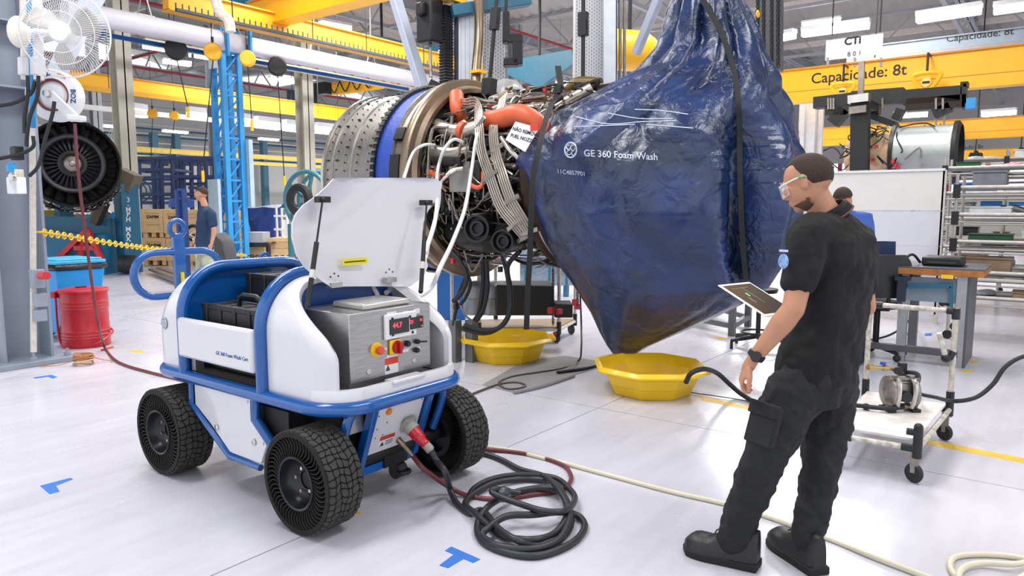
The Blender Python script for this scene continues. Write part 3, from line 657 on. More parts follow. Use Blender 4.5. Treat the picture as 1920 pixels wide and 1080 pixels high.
b = B(); q = PY(665, 490, yl-.045); b.box(q.x-.085, q.x+.085, q.y-.004, q.y, q.z-.016, q.z+.016); st = cp('yellow_sticker', b, MATS['yellow sticker'], par=lid)
b = text_b('DO NOT LEAN ON OPEN LID', .0105, Matrix(((1, 0, 0, q.x), (0, 0, -1, q.y-.0045), (0, 1, 0, q.z), (0, 0, 0, 1))), .0005) if False else B(); b.box(q.x-.07, q.x+.07, q.y-.0055, q.y-.004, q.z-.004, q.z+.003); cp('sticker_print', b, mat('olive print', '#4a4a12', .6), par=lid)
for (tx, ty), (lx, ly), yy in (((605, 374), (577, 572), yl-.28), ((800, 380), (789, 546), yl-.28)):
    a = PY(tx, ty, yl-.07); c = PY(lx, ly, yl-.2)
    m_ = a.lerp(c, .42); b = B(); b.tube([a, m_], .0055, 8); s_ = cp('strut_rod', b, CHR if False else BLKM); b = B(); b.tube([m_, c], .0125, 10); cp('gas_strut', b, BLKM)
    b = B(); b.box(a.x-.02, a.x+.05, a.y-.0, a.y+.04, a.z-.015, a.z+.015); b.ell(a, .013, nu=8, nv=6); cp('strut_bracket', b, BLKM, par=lid)
    b = B(); u = m_.lerp(c, .45); v = m_.lerp(c, .58); b.tube([u, v], .0135, 10); cp('strut_label', b, PALE)
    b = B(); b.ell(c, .014, nu=8, nv=6); cp('ball_stud', b, BLKM)
# ---- wheels
def wheel_proto(R=.245, wd=.2):
    t = None
    parts = []
    b = B(); b.lathe([(R-.03, -wd/2), (R-.008, -wd/2), (R-.012+.006, -wd/2+.012), (R-.012, wd/2-.012), (R-.008, wd/2), (R-.03, wd/2), (R-.03, -wd/2)], 64); parts.append(('tread_band', b, mat('tyre black groove shade', '#0c0c0c', .8), None))  # band darkened so the tread grooves read deeper, groove shade put into its colour
    b = B(); rr = random.Random(3); nr, na = 6, 44
    cor = {}
    def cn(i, j):
        k = (i, j % na)
        if k not in cor: cor[k] = (0 if i in (0, nr) else rr.uniform(-.009, .009), rr.uniform(-.28, .28))
        return cor[k]
    for i in range(nr):
        for j in range(na):
            off = .5*(i % 2)
            q = []
            for di, dj in ((0, 0), (1, 0), (1, 1), (0, 1)):
                cz, ca = cn(i+di, j+dj); z = -wd/2+.004+(wd-.008)*(i+di)/nr+cz; a = 2*math.pi*(j+dj+ca+.25*math.sin((i+di)*2.1))/na; q.append((z, a))
            mz = sum(p[0] for p in q)/4; ma = sum(p[1] for p in q)/4; vs = []
            oct_ = []
            for k in range(4):
                z1, a1 = q[k]; z2, a2 = q[(k+1) % 4]
                for f_ in (.15, .5, .85):
                    w_ = .12*(1 if f_ == .5 else 0)*(-1 if (i+j+k) % 2 else 1)
                    oct_.append((z1+(z2-z1)*f_+(a2-a1)*w_*R*.6, a1+(a2-a1)*f_+(z2-z1)*w_/R*.6))
            for lvl, rad in ((.8, R+.0), (.88, R-.014)):
                for z, a in oct_: zz = mz+(z-mz)*lvl; aa = ma+(a-ma)*lvl; vs.append((rad*math.cos(aa), rad*math.sin(aa), zz))
            n = len(oct_); b.add(vs, [tuple(range(n))]+[(k, n+k, n+(k+1) % n, (k+1) % n) for k in range(n)])
    parts.append(('tread_blocks', b, mat('tread rubber', '#3a3835', .75, var=.12, bump=.15), 'stuff'))
    b = B(); n = 52
    for sgn in (-1,):
        for k in range(n):
            a = 2*math.pi*k/n
            P = []
            for f_ in range(5):
                rr_ = .128+(R-.03-.128)*f_/4; aa = a+.12*math.sin(f_/4*math.pi)
                P.append((rr_*math.cos(aa), rr_*math.sin(aa)))
            rows = [[(x, y, z) for x, y in P] for z in (-wd/2+.004, wd/2-.004)]; b.grid(rows)
            rows = [[(x*math.cos(.02)-y*math.sin(.02), x*math.sin(.02)+y*math.cos(.02), z) for x, y in P] for z in (-wd/2+.004, wd/2-.004)]; b.grid(rows)
            b.grid([[(x, y, -wd/2+.004) for x, y in P], [(x*math.cos(.02)-y*math.sin(.02), x*math.sin(.02)+y*math.cos(.02), -wd/2+.004) for x, y in P]])
    parts.append(('web_spokes', b, mat('spoke rubber', '#24221f', .65), 'stuff'))
    b = B(); b.lathe([(.128, -wd/2), (.124, -wd/2-.004), (.116, -wd/2), (.11, -wd/2+.03), (.095, -wd/2+.06), (.07, -wd/2+.075), (.06, -wd/2+.06), (.045, -wd/2+.065), (.045, -wd/2+.075), (0, -wd/2+.075)], 40)
    b.lathe([(.128, -wd/2), (.128, wd/2), (.1, wd/2), (.09, wd/2-.05), (0, wd/2-.05)], 40); parts.append(('rim', b, mat('rim black', '#23252b', .3, .3), None))
    for k in range(5):
        a = k*2*math.pi/5+.4; b = B(); b.cyl((.058*math.cos(a), .058*math.sin(a), -wd/2+.07), (.058*math.cos(a), .058*math.sin(a), -wd/2+.045), .009, n=6); parts.append(('wheel_nut', b, CHR, None))
    return parts
wp = wheel_proto(); wm = {}
for i, (x, y, s) in enumerate(((CX-.455, 2.70, -1), (CX-.455, 3.95, -1), (CX+.455, 2.70, 1), (CX+.455, 3.95, 1))):
    b = B(); b.cyl((-.03, 0, 0), (.03, 0, 0), .03)
    M = T(x, y, .245) @ ROT(0, math.pi/2 if s < 0 else -math.pi/2, 0) @ ROT(0, 0, i*.7)
    hub = B(); hub.lathe([(0, -.03), (.04, -.03), (.04, .03), (0, .03)], 16)
    hub.v = [MW[cart.name].inverted() @ M @ v for v in hub.v]; h = part('wheel', hub, BLKM, cart)
    for k, (nm, bb, mm, kd) in enumerate(wp):
        if k not in wm: wm[k] = bb.mesh(nm); wm[k].materials.append(mm)
        o = bpy.data.objects.new(nm, wm[k]); COL.objects.link(o); o.parent = h
        if kd: o['kind'] = kd
        # parent is an untransformed child of the cart, so the copy carries the placement
        o.matrix_local = MW[cart.name].inverted() @ M
# ---- hard cases standing in the bay
def hard_case(loc, L_, W_, H_, label, handle=True):
    t = thing('hard_case', label, 'case', loc, group='black cases on the wash cart')
    b = B(); b.box(-W_/2, W_/2, -L_/2, L_/2, 0, H_*.62); part('body', b, BLK, t, bevel=.02)
    b = B(); b.box(-W_/2-.006, W_/2+.006, -L_/2-.006, L_/2+.006, H_*.62, H_); part('cover', b, BLK, t, bevel=.018)
    for i in range(5):
        y = -L_/2+.05+(L_-.1)*i/4; b = B()
        b.box(-W_/2-.014, W_/2+.014, y-.012, y+.012, H_*.55, H_+.006); part('rib', b, BLKM, t, bevel=.005)
    b = B(); b.box(-W_/2-.01, -W_/2+.02, -L_/2, L_/2, H_-.02, H_+.008); b.box(W_/2-.02, W_/2+.01, -L_/2, L_/2, H_-.02, H_+.008); part('edge_ridge', b, BLKM, t, bevel=.004)
    for y in (-L_*.3, L_*.3): b = B(); b.box(-W_/2-.02, -W_/2, y-.03, y+.03, H_*.5, H_*.72); part('latch', b, BLKM, t, bevel=.004)
    if handle:
        b = B(); b.tube([(0, -.1, H_-.01), (0, -.095, H_+.045), (0, -.06, H_+.062), (0, .06, H_+.062), (0, .095, H_+.045), (0, .1, H_-.01)], .013, 10); part('carry_handle', b, BLKM, t)
    return t
hard_case((2.19, 3.42, .612), .64, .17, .355, 'black ribbed hard case with handle standing nearest the side panel')
hard_case((2.52, 3.43, .612), .66, .26, .5, 'taller black hard case standing behind the front one on the cart', False)
# ================================================================ jet engine hanging in the middle
EC = D(885, 337, 7.5); EX, EYC, EZ = EC.x, EC.y, EC.z      # centre of the big ring; axis runs along -Y
eng = thing('jet_engine', 'large bare jet engine hanging from hoists, half covered by the blue tarp', 'engine', (EX, EYC, EZ-.95))
def ep(name, b, m, label=None, bevel=0, par=None, kind=None, mods=None): return part(name, b, m, par or eng, label, bevel, world=True, kind=kind)
ME = Matrix(((1, 0, 0, EX), (0, 0, 1, EYC), (0, -1, 0, EZ), (0, 0, 0, 1)))    # local z -> world +Y (towards the fan, away)
def elathe(name, prof, m, n=72, label=None, par=None): b = B(); b.lathe(prof, n, ME); return ep(name, b, m, label, par=par)
casem = mat('riveted fan case metal', '#918c88', .35, .75, var=.18, scale=12, stretch=(1, 4, 1))
elathe('fan_case', [(.915, 1.22), (.93, 1.2), (.93, 1.1), (.915, 1.09), (.915, .98), (.925, .97), (.925, .82), (.91, .81), (.91, .66), (.92, .65), (.92, .46), (.86, .46), (.86, 1.22), (.915, 1.22)], casem, label='silver riveted fan case with rows of bolts')
elathe('case_rim', [(.9, 1.2), (.95, 1.2), (.95, 1.235), (.9, 1.235), (.9, 1.2)], CHR)
elathe('black_flange', [(.92, .42), (.97, .42), (.97, .47), (.92, .47), (.92, .42)], BLKM)
elathe('blue_wrap', [(.935, .44), (.945, .36), (.935, .27), (.94, .19), (.935, .17), (.9, .17), (.9, .44), (.935, .44)], mat('blue fabric band', '#2444a0', .5, bump=.5, bscale=18), label='bright blue fabric band around the case')
elathe('case_ring', [(.9, .19), (.97, .19), (.975, .17), (.95, .16), (.95, .04), (.9, .04), (.9, .19)], TITAN)
elathe('main_ring', [(.9, .05), (.985, .05), (1.0, .03), (1.0, -.03), (.985, -.05), (.93, -.06), (.9, -.1), (.86, -.1), (.86, .05), (.9, .05)], BRONZE, label='polished bronze coloured main ring')
elathe('fan_frame', [(.86, -.02), (.8, -.1), (.55, -.14), (.5, -.2), (.45, -.2), (.45, 0), (.86, 0)], DARKM)
b = B()
for y, n, r in ((1.15, 60, .93), (1.03, 60, .918), (.89, 72, .93), (.73, 72, .915), (.55, 72, .925)):
    for k in range(n):
        a = 2*math.pi*k/n
        if math.cos(a) > .45: continue
        c = ME @ Vector((r*math.cos(a), r*math.sin(a), y)); d = (ME.to_3x3() @ Vector((math.cos(a), math.sin(a), 0)))
        b.lathe([(.0085, 0), (.0085, .008), (0, .01)], 5, AX(c, d))
        if k % 4 == 0: b.cbox(c+d*.006, (.012, .035, .014))
ep('bolt_rows', b, DARKM, kind='stuff')
b = B()
for k in range(90):
    a = 2*math.pi*k/90
    if math.cos(a) > .3: continue
    c = ME @ Vector((.975*math.cos(a), .975*math.sin(a), .445)); b.cbox(c, (.02, .06, .02))
ep('flange_bolts', b, TITAN, kind='stuff')
for a0, a1 in ((2.75, 3.35), (3.5, 3.62)):
    b = B(); b.lathe([(.955, .05), (1.0, .05), (1.0, .17), (.955, .17), (.955, .05)], 10, ME, a0, a1); ep('cover_box', b, BLKM)
# core
elathe('core_case', [(.45, -.15), (.5, -.25), (.48, -.55), (.42, -.6), (.4, -.9), (.46, -1.0), (.5, -1.3), (.47, -1.6), (.4, -2.3), (.32, -2.6), (0, -2.6)], DARKM)
elathe('core_ring', [(.48, -1.0), (.56, -1.0), (.56, -1.05), (.48, -1.05)], TITAN)
b = B(); b.lathe([(.78, -1.25), (.86, -1.25), (.88, -1.32), (.8, -1.42), (.7, -1.42), (.78, -1.25)], 48, ME, .1, 3.3); ep('exhaust_ring', b, mat('dark brown ring', '#3a2c24', .45, .6))
b = B(); b.lathe([(.45, -1.38), (.78, -1.36)], 48, ME, .1, 3.3); ep('turbine_disc', b, DARKM)
def eq(px, py, off): return PX(px, py, EX-off)
def epipe(name, pts, r, m, off=.75, sm=6, n=10, par=None, label=None):
    P = [eq(p[0], p[1], p[2] if len(p) > 2 else off) for p in pts]; b = B(); b.tube(P, r, n, sm=sm); return ep(name, b, m, label, par=par)
# random accessory clutter on the near side of the core
rr = random.Random(11)
def surf(t, a, r): return ME @ Vector((r*math.cos(a), r*math.sin(a), -t))
pal = [TITAN, TITAN, BRONZE, BLKM, CHR, DARKM]
for k in range(270):
    a = rr.uniform(1.7, 5.1); t = rr.uniform(.08, 1.5); r = rr.uniform(.5, .84); P = []
    for j in range(rr.randint(3, 6)):
        P.append(surf(t, a, r)); 
        if rr.random() < .55: t = min(1.6, max(.05, t+rr.uniform(-.35, .35)))
        else: a += rr.uniform(-.45, .45)
        r = min(.86, max(.45, r+rr.uniform(-.07, .07)))
    b = B(); b.tube(P, rr.choice((.006, .008, .011, .015, .02)), 7, sm=4); ep('fuel_pipe', b, pal[rr.randrange(6)])
for k in range(120):
    a = rr.uniform(1.7, 5.1); t = rr.uniform(.1, 1.45); c = surf(t, a, rr.uniform(.5, .72)); M = T(c) @ ROT(rr.uniform(0, 3), rr.uniform(0, 3), 0); b = B(); ty = rr.random()
    if ty < .45: s = rr.uniform(.03, .08); b.lathe([(0, -s*1.4), (s*.7, -s*1.4), (s*.7, -s*.8), (s, -s*.8), (s, s*.6), (s*.75, s*.7), (s*.75, s*1.1), (0, s*1.1)], 14, M)
    else: b.cbox((0, 0, 0), (rr.uniform(.05, .12), rr.uniform(.05, .14), rr.uniform(.04, .1)), M); b.cbox((0, 0, .03), (.05, .03, .1), M)
    ep('accessory_unit', b, rr.choice((TITAN, DARKM, DARKM, BLKM, BRONZE)), bevel=.004)
for k in range(90):
    a = rr.uniform(2.6, 4.9); t = rr.uniform(.1, 1.5); r = rr.uniform(.66, .84); P = []
    for j in range(rr.randint(3, 5)):
        P.append(surf(t, a, r)); t = min(1.6, max(.05, t+rr.uniform(-.25, .25))); a += rr.uniform(-.3, .3); r = min(.86, max(.6, r+rr.uniform(-.05, .05)))
    b = B(); b.tube(P, rr.choice((.006, .008, .012)), 7, sm=4); ep('fuel_pipe', b, pal[rr.randrange(6)])
b = B()
for k in range(330):
    a = rr.uniform(1.9, 4.9); t = rr.uniform(.05, 1.5); r = rr.uniform(.6, .82); c = surf(t, a, r)
    if k % 2: b.ell(c, rr.uniform(.006, .016), nu=6, nv=4)
    else: b.cbox((0, 0, 0), (rr.uniform(.01, .04), rr.uniform(.01, .05), rr.uniform(.01, .03)), T(c) @ ROT(rr.uniform(0, 3), rr.uniform(0, 3), 0))
ep('fittings', b, mat('mixed fittings metal', '#8a7f74', .4, .7, var=.4, scale=30), kind='stuff')
for k in range(9):
    a = rr.uniform(3.6, 5.0); t = rr.uniform(.2, 1.4); b = B(); b.cbox(surf(t, a, .82), (.03, .03, .03)); ep('red_cap', b, RED)
# silver tube bundles
for pts, n in (([(840, 190, .35), (872, 196, .5), (893, 196, .66), (898, 235, .8), (902, 280, .86), (918, 330, .88), (938, 385, .86), (965, 420, .8), (985, 445, .72)], 5), ([(944, 180, .5), (938, 205, .62), (926, 235, .76), (928, 280, .84), (942, 330, .88), (958, 375, .86), (978, 410, .82), (992, 435, .76)], 5)):
    for j in range(n):
        o_ = (j-(n-1)/2)*.024; P = [eq(*p) for p in pts]; P = smooth_path(P, 5); Q = []
        for i, p in enumerate(P):
            tn = (P[min(i+1, len(P)-1)]-P[max(i-1, 0)]).normalized(); sd = tn.cross(Vector((1, 0, .2))).normalized(); Q.append(p+sd*o_)
        b = B(); b.tube(Q, .009, 8); ep('harness_tube', b, mat('pale silver tube', '#b5aca2', .3, .7, var=.1))
    for i in (3, 5, 7, 8):
        P = [eq(*p) for p in pts]
        if i >= len(P): continue
        tn = (P[i]-P[i-1]).normalized(); sd = tn.cross(Vector((1, 0, .2))).normalized(); b = B(); b.bar(P[i]-sd*.1, P[i]+sd*.1, .02, .04); ep('tube_clamp', b, TITAN, bevel=.004)
# ducts
epipe('silicone_duct', [(905, 228, .55), (940, 222, .72), (975, 214, .78), (1010, 235, .74), (1050, 280, .6)], .085, ORG, label='orange silicone covered duct', n=16)
epipe('silicone_duct', [(856, 178, .4), (858, 205, .5), (868, 225, .45)], .07, ORG, n=16)
epipe('silicone_sleeve', [(864, 244, .72), (872, 246, .72)], .078, ORG, n=16)
epipe('bleed_duct', [(820, 235, .6), (845, 245, .68), (870, 246, .7), (905, 235, .62)], .065, mat('bright duct metal', '#b9b2a8', .3, .8, var=.12), n=16, label='bright metal bleed duct')
epipe('bleed_duct', [(895, 232, .5), (935, 205, .5), (980, 205, .4), (1020, 200, .3), (1080, 190, .1)], .045, MATS['bright duct metal'], n=14)
epipe('bleed_duct', [(1000, 218, .5), (1030, 212, .4), (1060, 192, .3), (1110, 165, .2)], .05, MATS['bright duct metal'], n=14)
epipe('top_pipe', [(1065, 172, 0), (1080, 158, 0), (1100, 156, 0), (1125, 158, 0)], .06, mat('olive brass', '#6b5a34', .4, .6), n=14)
epipe('accessory_duct', [(815, 285, .75), (850, 290, .78), (885, 283, .72)], .07, TITAN, n=14)
epipe('accessory_duct', [(818, 300, .76), (845, 300, .8), (870, 300, .8)], .06, DARKM, n=14)
epipe('orange_fitting', [(803, 322, .76), (822, 330, .8), (842, 338, .76)], .035, ORG)
epipe('orange_fitting', [(880, 345, .84), (895, 352, .86), (905, 345, .84), (906, 322, .8)], .02, ORG)
b = B(); c = eq(876, 332, .74); b.cbox(c, (.14, .32, .27)); ep('control_unit', b, mat('grey electronics box', '#8d8b86', .4, .5), 'grey electronic control box', bevel=.008)
b = B(); c = eq(900, 332, .76); b.cbox(c, (.15, .12, .27)); ep('control_unit', b, DARKM, bevel=.006)
epipe('drain_pipe', [(940, 258, .8), (955, 280, .84), (975, 300, .8)], .022, CHR)
for px, py, r, o_ in ((902, 428, .125, .72), (950, 452, .105, .7)):
    b = B(); b.lathe([(0, .06), (r*.35, .06), (r*.4, .09), (r*.55, .09), (r*.6, .05), (r*.8, .05), (r*.85, .1), (r, .1), (r, -.15), (0, -.15)], 30, AX(eq(px, py, o_), (-1, -.25, 0))); ep('gearbox_port', b, BLKM, 'round dark gearbox port')
b = B(); b.ell(eq(925, 435, .38), (.3, .6, .2)); b.cbox(eq(935, 440, .42), (.3, .75, .18)); ep('gearbox', b, DARKM, bevel=.03)
# fuel nozzle note paper
P = [eq(x, y, .92) for x, y in ((967, 228), (1012, 240), (985, 285), (948, 262))]; b = B(); b.sheet(P, (-.004, 0, 0)); pp = ep('warning_paper', b, mat('paper', '#eceef2', .5, var=0), 'white paper reading NAO REMOVER FUEL NOZZLE')
ux = (P[1]-P[0]).normalized(); uy = (P[0]-P[3]).normalized(); nz = ux.cross(uy).normalized()
if nz.x > 0: nz = -nz
for s, (px, py) in (('NÃO REMOVER', (990, 248)), ('FUEL NOZZLE', (984, 260))):
    M = Matrix((ux, nz.cross(ux), nz)).transposed().to_4x4(); M.translation = eq(px-3, py, .926)
    bb = text_b(s, .042, M, .001, bold=.01); bb.v = [v for v in bb.v]; ep('paper_lettering', bb, INK, par=pp)
b = B(); c = eq(1002, 238, .93); b.cbox(c, (.004, .08, .06)); ep('red_tag', b, mat('red tag', '#d23a30', .5), par=pp)
# green and yellow wiring loom inside the ring
for q in range(5):
    P = []; 
    for k in range(16): a = 2.35+k*.085; r_ = .84+.012*math.sin(k*1.7+q)-.02*q; P.append(surf(.1+.015*math.sin(k*2.1+q*2), a, r_))
    b = B(); b.tube(P, .007, 6, sm=3); ep('wiring_loom', b, mat('green loom', '#5f6f35', .6, var=.5, scale=60) if q % 2 else BLKM)
# black hoses and looms hanging underneath
for k, pts in enumerate(([(858, 470, .6), (868, 500, .6), (882, 530, .6), (872, 560, .6), (856, 580, .6), (850, 610, .6)], [(880, 480, .6), (872, 520, .6), (862, 545, .6), (855, 575, .6)], [(905, 490, .5), (905, 540, .5), (898, 585, .5), (890, 600, .5)], [(912, 490, .5), (914, 540, .5), (906, 580, .5), (893, 602, .5)], [(942, 480, .4), (950, 510, .4), (955, 550, .4), (953, 590, .45), (935, 615, .5), (905, 625, .6), (865, 615, .7)], [(975, 470, .4), (952, 500, .4), (958, 545, .4), (956, 585, .45), (940, 612, .5), (910, 620, .6), (870, 610, .7)], [(845, 470, .7), (862, 490, .7), (875, 520, .7), (866, 548, .7), (850, 565, .7)])):
    epipe('hanging_loom', pts, .022 if k > 1 else .016, RUB)
for pts in ([(870, 470, .6), (885, 510, .6), (905, 480, .5)], [(858, 560, .6), (872, 590, .6), (890, 605, .5)], [(950, 500, .4), (945, 470, .4), (965, 455, .4)]): epipe('hanging_loom', pts, .01, mat('grey hose', '#77797d', .5))
for px, py in ((850, 489), (938, 505), (855, 575)): b = B(); b.cbox(eq(px, py, .62), (.04, .03, .05)); ep('connector', b, RED if px < 855 else BLKM)
# white wash hoses from the cart to the engine
def hose(name, pts, r, m, label, cat='hose', sm=8, n=10, group=None):
    b = B(); b.tube(pts, r, n, sm=sm); return solo(name, b, m, label, cat, group)
WH = mat('white hose', '#dcdcdc', .35, var=.02)
hose('wash_hose', [eq(815, 272, .8), eq(795, 272, .95), eq(775, 286, 1.0), D(762, 320, 6.0), D(757, 345, 5.2), PY(762, 420, 3.3), Vector((2.72, 3.1, 1.2)), Vector((2.72, 3.0, 1.0))], .014, WH, 'leftmost white wash hose going behind the open lid')
hose('wash_hose', [eq(867, 266, .86), eq(850, 262, .95), eq(832, 282, 1.0), eq(820, 325, 1.05), D(818, 400, 5.0), D(800, 465, 4.4), PY(785, 500, 3.2), Vector((2.78, 3.0, 1.02))], .0145, WH, 'middle white wash hose passing the lid right edge')
hose('wash_hose', [eq(896, 250, .92), eq(891, 270, .98), eq(884, 320, 1.05), D(872, 390, 5.6), D(850, 450, 5.0), D(826, 500, 4.4), PY(803, 545, 3.05), Vector((2.8, 2.95, .95))], .015, WH, 'rightmost long white wash hose crossing the engine core')
hose('wash_hose', [eq(855, 318, .9), eq(838, 330, .95), eq(826, 345, 1.0), D(822, 385, 5.4), D(805, 450, 4.8), D(790, 500, 4.2), Vector((2.86, 3.02, 1.0))], .013, WH, 'short white wash hose with metal end near the orange fitting')
b = B(); b.tube([eq(868, 316, .85), eq(850, 320, .9), eq(838, 330, .95)], .022, 10, sm=4); solo('hose_coupler', b, CHR, 'silver coupler at the end of the short white hose', 'coupler')
# ================================================================ blue foam wash tarp wrapped round the engine tail
def tarp_mat():
    m = bpy.data.materials.new('glossy blue woven tarp'); m.use_nodes = True; N, L = m.node_tree.nodes, m.node_tree.links; b = N['Principled BSDF']
    tc = N.new('ShaderNodeTexCoord'); n = N.new('ShaderNodeTexNoise'); n.inputs['Scale'].default_value = 2.5; n.inputs['Detail'].default_value = 5; L.new(tc.outputs['Object'], n.inputs[0])
    r = N.new('ShaderNodeValToRGB'); r.color_ramp.elements[0].color = (*srgb('#0a1d40'), 1); r.color_ramp.elements[1].color = (*srgb('#143266'), 1); r.color_ramp.elements[0].position = .35; r.color_ramp.elements[1].position = .65
    L.new(n.outputs[0], r.inputs[0]); L.new(r.outputs[0], b.inputs['Base Color'])
    b.inputs['Roughness'].default_value = .3; b.inputs['Specular IOR Level'].default_value = .6; b.inputs['Coat Weight'].default_value = .25; b.inputs['Coat Roughness'].default_value = .2
    n1 = N.new('ShaderNodeTexNoise'); n1.inputs['Scale'].default_value = 5; n1.inputs['Detail'].default_value = 6; n1.inputs['Distortion'].default_value = 1.2; L.new(tc.outputs['Object'], n1.inputs[0])
    v = N.new('ShaderNodeTexVoronoi'); v.feature = 'DISTANCE_TO_EDGE'; v.inputs['Scale'].default_value = 2.6
    mixv = N.new('ShaderNodeMix'); mixv.data_type = 'VECTOR'; mixv.inputs[0].default_value = .25; L.new(tc.outputs['Object'], mixv.inputs[4]); L.new(n1.outputs['Color'], mixv.inputs[5]); L.new(mixv.outputs[1], v.inputs['Vector'])
    mr = N.new('ShaderNodeMapRange'); mr.inputs['From Max'].default_value = .15; L.new(v.outputs[0], mr.inputs[0])
    ad = N.new('ShaderNodeMath'); ad.operation = 'MULTIPLY_ADD'; ad.inputs[1].default_value = .35; L.new(mr.outputs[0], ad.inputs[0]); L.new(n1.outputs[0], ad.inputs[2])
    bp = N.new('ShaderNodeBump'); bp.inputs['Strength'].default_value = .5; bp.inputs['Distance'].default_value = .05; L.new(ad.outputs[0], bp.inputs['Height']); L.new(bp.outputs[0], b.inputs['Normal'])
    MATS['tarp'] = m; return m
TARP = tarp_mat()
OUT = [(-75, 1296, 1334), (-30, 1270, 1362), (0, 1254, 1386), (40, 1244, 1402), (80, 1230, 1422), (120, 1192, 1438), (160, 1115, 1452), (200, 1035, 1466), (250, 988, 1482), (300, 964, 1500), (350, 978, 1510), (400, 992, 1508), (450, 1016, 1490), (500, 1044, 1470), (540, 1072, 1444), (570, 1090, 1396), (600, 1108, 1332), (630, 1122, 1262), (650, 1135, 1215), (668, 1150, 1185), (676, 1160, 1174)]
BXc = EX-.12
fr_, rt = math.cos(YAW), math.sin(YAW)
def loop_for(y, l, r):
    yc = (rt*BXc-((l+r)/2-960)/FPX*6.2)/fr_; a = (r-l)/2/FPX*6.2/.9
    for _ in range(25):
        b_ = min(.72*a, .85); d0 = fr_*BXc+rt*yc; zc = D(960, y, d0-b_*.6).z; xs_ = []
        for i in range(40):
            q = Vector((BXc+b_*math.cos(i*.157), yc+a*math.sin(i*.157), zc))-CP; xs_.append(960+FPX*q.dot(_R)/q.dot(_FW))
        L_, R2 = min(xs_), max(xs_); a *= 1+.7*((r-l)/(R2-L_)-1); yc -= ((l+r)/2-(L_+R2)/2)/FPX*d0/fr_*.8
    return Vector((BXc, yc, zc)), a, b_
ctr = [loop_for(*o) for o in OUT]
ys_ = [o[0] for o in OUT]
def lerp_loop(y):
    for i in range(len(ys_)-1):
        if ys_[i] <= y <= ys_[i+1]:
            t = (y-ys_[i])/(ys_[i+1]-ys_[i]); c0, a0, b0 = ctr[i]; c1, a1, b1 = ctr[i+1]; return c0.lerp(c1, t), a0+(a1-a0)*t, b0+(b1-b0)*t
    return ctr[-1]
from mathutils import noise as mn
def proj(p):
    q = p-CP; d = q.dot(_FW); return 960+FPX*q.dot(_R)/d
NT, NV = 320, 200
rows = []
thv = math.atan2(-rt*1, -fr_*1)        # direction from tarp centre back to the viewer (x, y)
for j in range(NV+1):
    y = ys_[0]+(ys_[-1]-ys_[0])*j/NV; c, a, b_ = lerp_loop(y); row = []; v = (y+75)/750.
    best = min(range(NT), key=lambda i: (abs(proj(Vector((c.x+b_*math.cos(2*math.pi*i/NT), c.y+a*math.sin(2*math.pi*i/NT), c.z)))-1404)+(0 if (math.cos(2*math.pi*i/NT)*a*-fr_*1+math.sin(2*math.pi*i/NT)*b_*-rt) > 0 else 999)))
    gp = (2*math.pi*best/NT-thv+math.pi) % (2*math.pi)-math.pi
    for i in range(NT):
        th = 2*math.pi*i/NT; ph = (th-thv+math.pi) % (2*math.pi)-math.pi      # 0 facing viewer, + towards the left
        p = Vector((c.x+b_*math.cos(th), c.y+a*math.sin(th), c.z))
        size = min(1, a/.9)
        # hanging folds fan out from the tied peak
        fan = max(0, 1-abs(v-.12)/.42)
        k1 = ph+.35*math.sin(v*5+1)+.25*(v-.2)*2
        f1 = (abs(math.sin(k1*4.5+1.1*math.sin(v*4)))**.7-.6)*.22*fan*max(.35, size)
        # oblique drag folds sweeping from the left tie to the right
        u = ph*1.0+v*3.2; band = math.exp(-((v-.42)/.17)**2)
        f2 = .075*band*(abs(math.sin(u*3.2+1.6*mn.noise(Vector((ph*1.2, v*3, 0)))))**.6-.6)
        u3 = ph*1.4-v*4.0; f3 = .03*math.exp(-((v-.33)/.15)**2)*math.sin(u3*6+2*mn.noise(Vector((ph, v*4, 5))))
        f4 = .07*mn.noise(Vector((ph*1.6+3, v*3.2, 1)))+.03*mn.noise(Vector((ph*5, v*7, 2)))
        rg = 1-abs(mn.noise(Vector((ph*2.4+v*2, v*4.5-ph, 9))))*2; f5 = .035*rg**3*max(0, 1-abs(v-.4)/.4)
        # deep pleat under the right strap
        wgt = max(0, min(1, (v-.40)/.1))*max(0, min(1, (.86-v)/.1)); f6 = -.26*wgt*math.exp(-((ph-gp)/.13)**2)
        f7 = .07*wgt*math.exp(-((abs(ph-gp)-.3)/.12)**2)
        low = max(0, (v-.72)/.28); f = (f1+f2+f3+f4+f5)*(1-.75*low)+f6+f7
        rad = Vector((math.cos(th), math.sin(th), 0)); f *= min(1, a/.35); lim = .55*b_
        p += rad*max(-lim, min(lim, f)); p.z += .02*mn.noise(Vector((ph*2, v*5, 4)))*size
        row.append(p)
    rows.append(row)
b = B(); b.grid(rows, cu=True); b.f.append(tuple(range(NT))); b.f.append(tuple(NV*NT+i for i in range(NT-1, -1, -1)))
TB = BVHTree.FromPolygons([tuple(v) for v in b.v], b.f[:-2])
tl = b.v[NV*NT].copy()
tarp = thing('wash_tarp', 'big glossy blue tarp hanging over the engine tail with printed lettering', 'tarp', (BXc, ctr[-1][0].y, ctr[-1][0].z))
part('tarp_sheet', b, TARP, tarp, world=True)
def on_tarp(px, py, off=.004):
    d = ray(px, py).normalized(); h = TB.ray_cast(CP, d)
    if h[0] is None: return None
    return h[0]-d*off
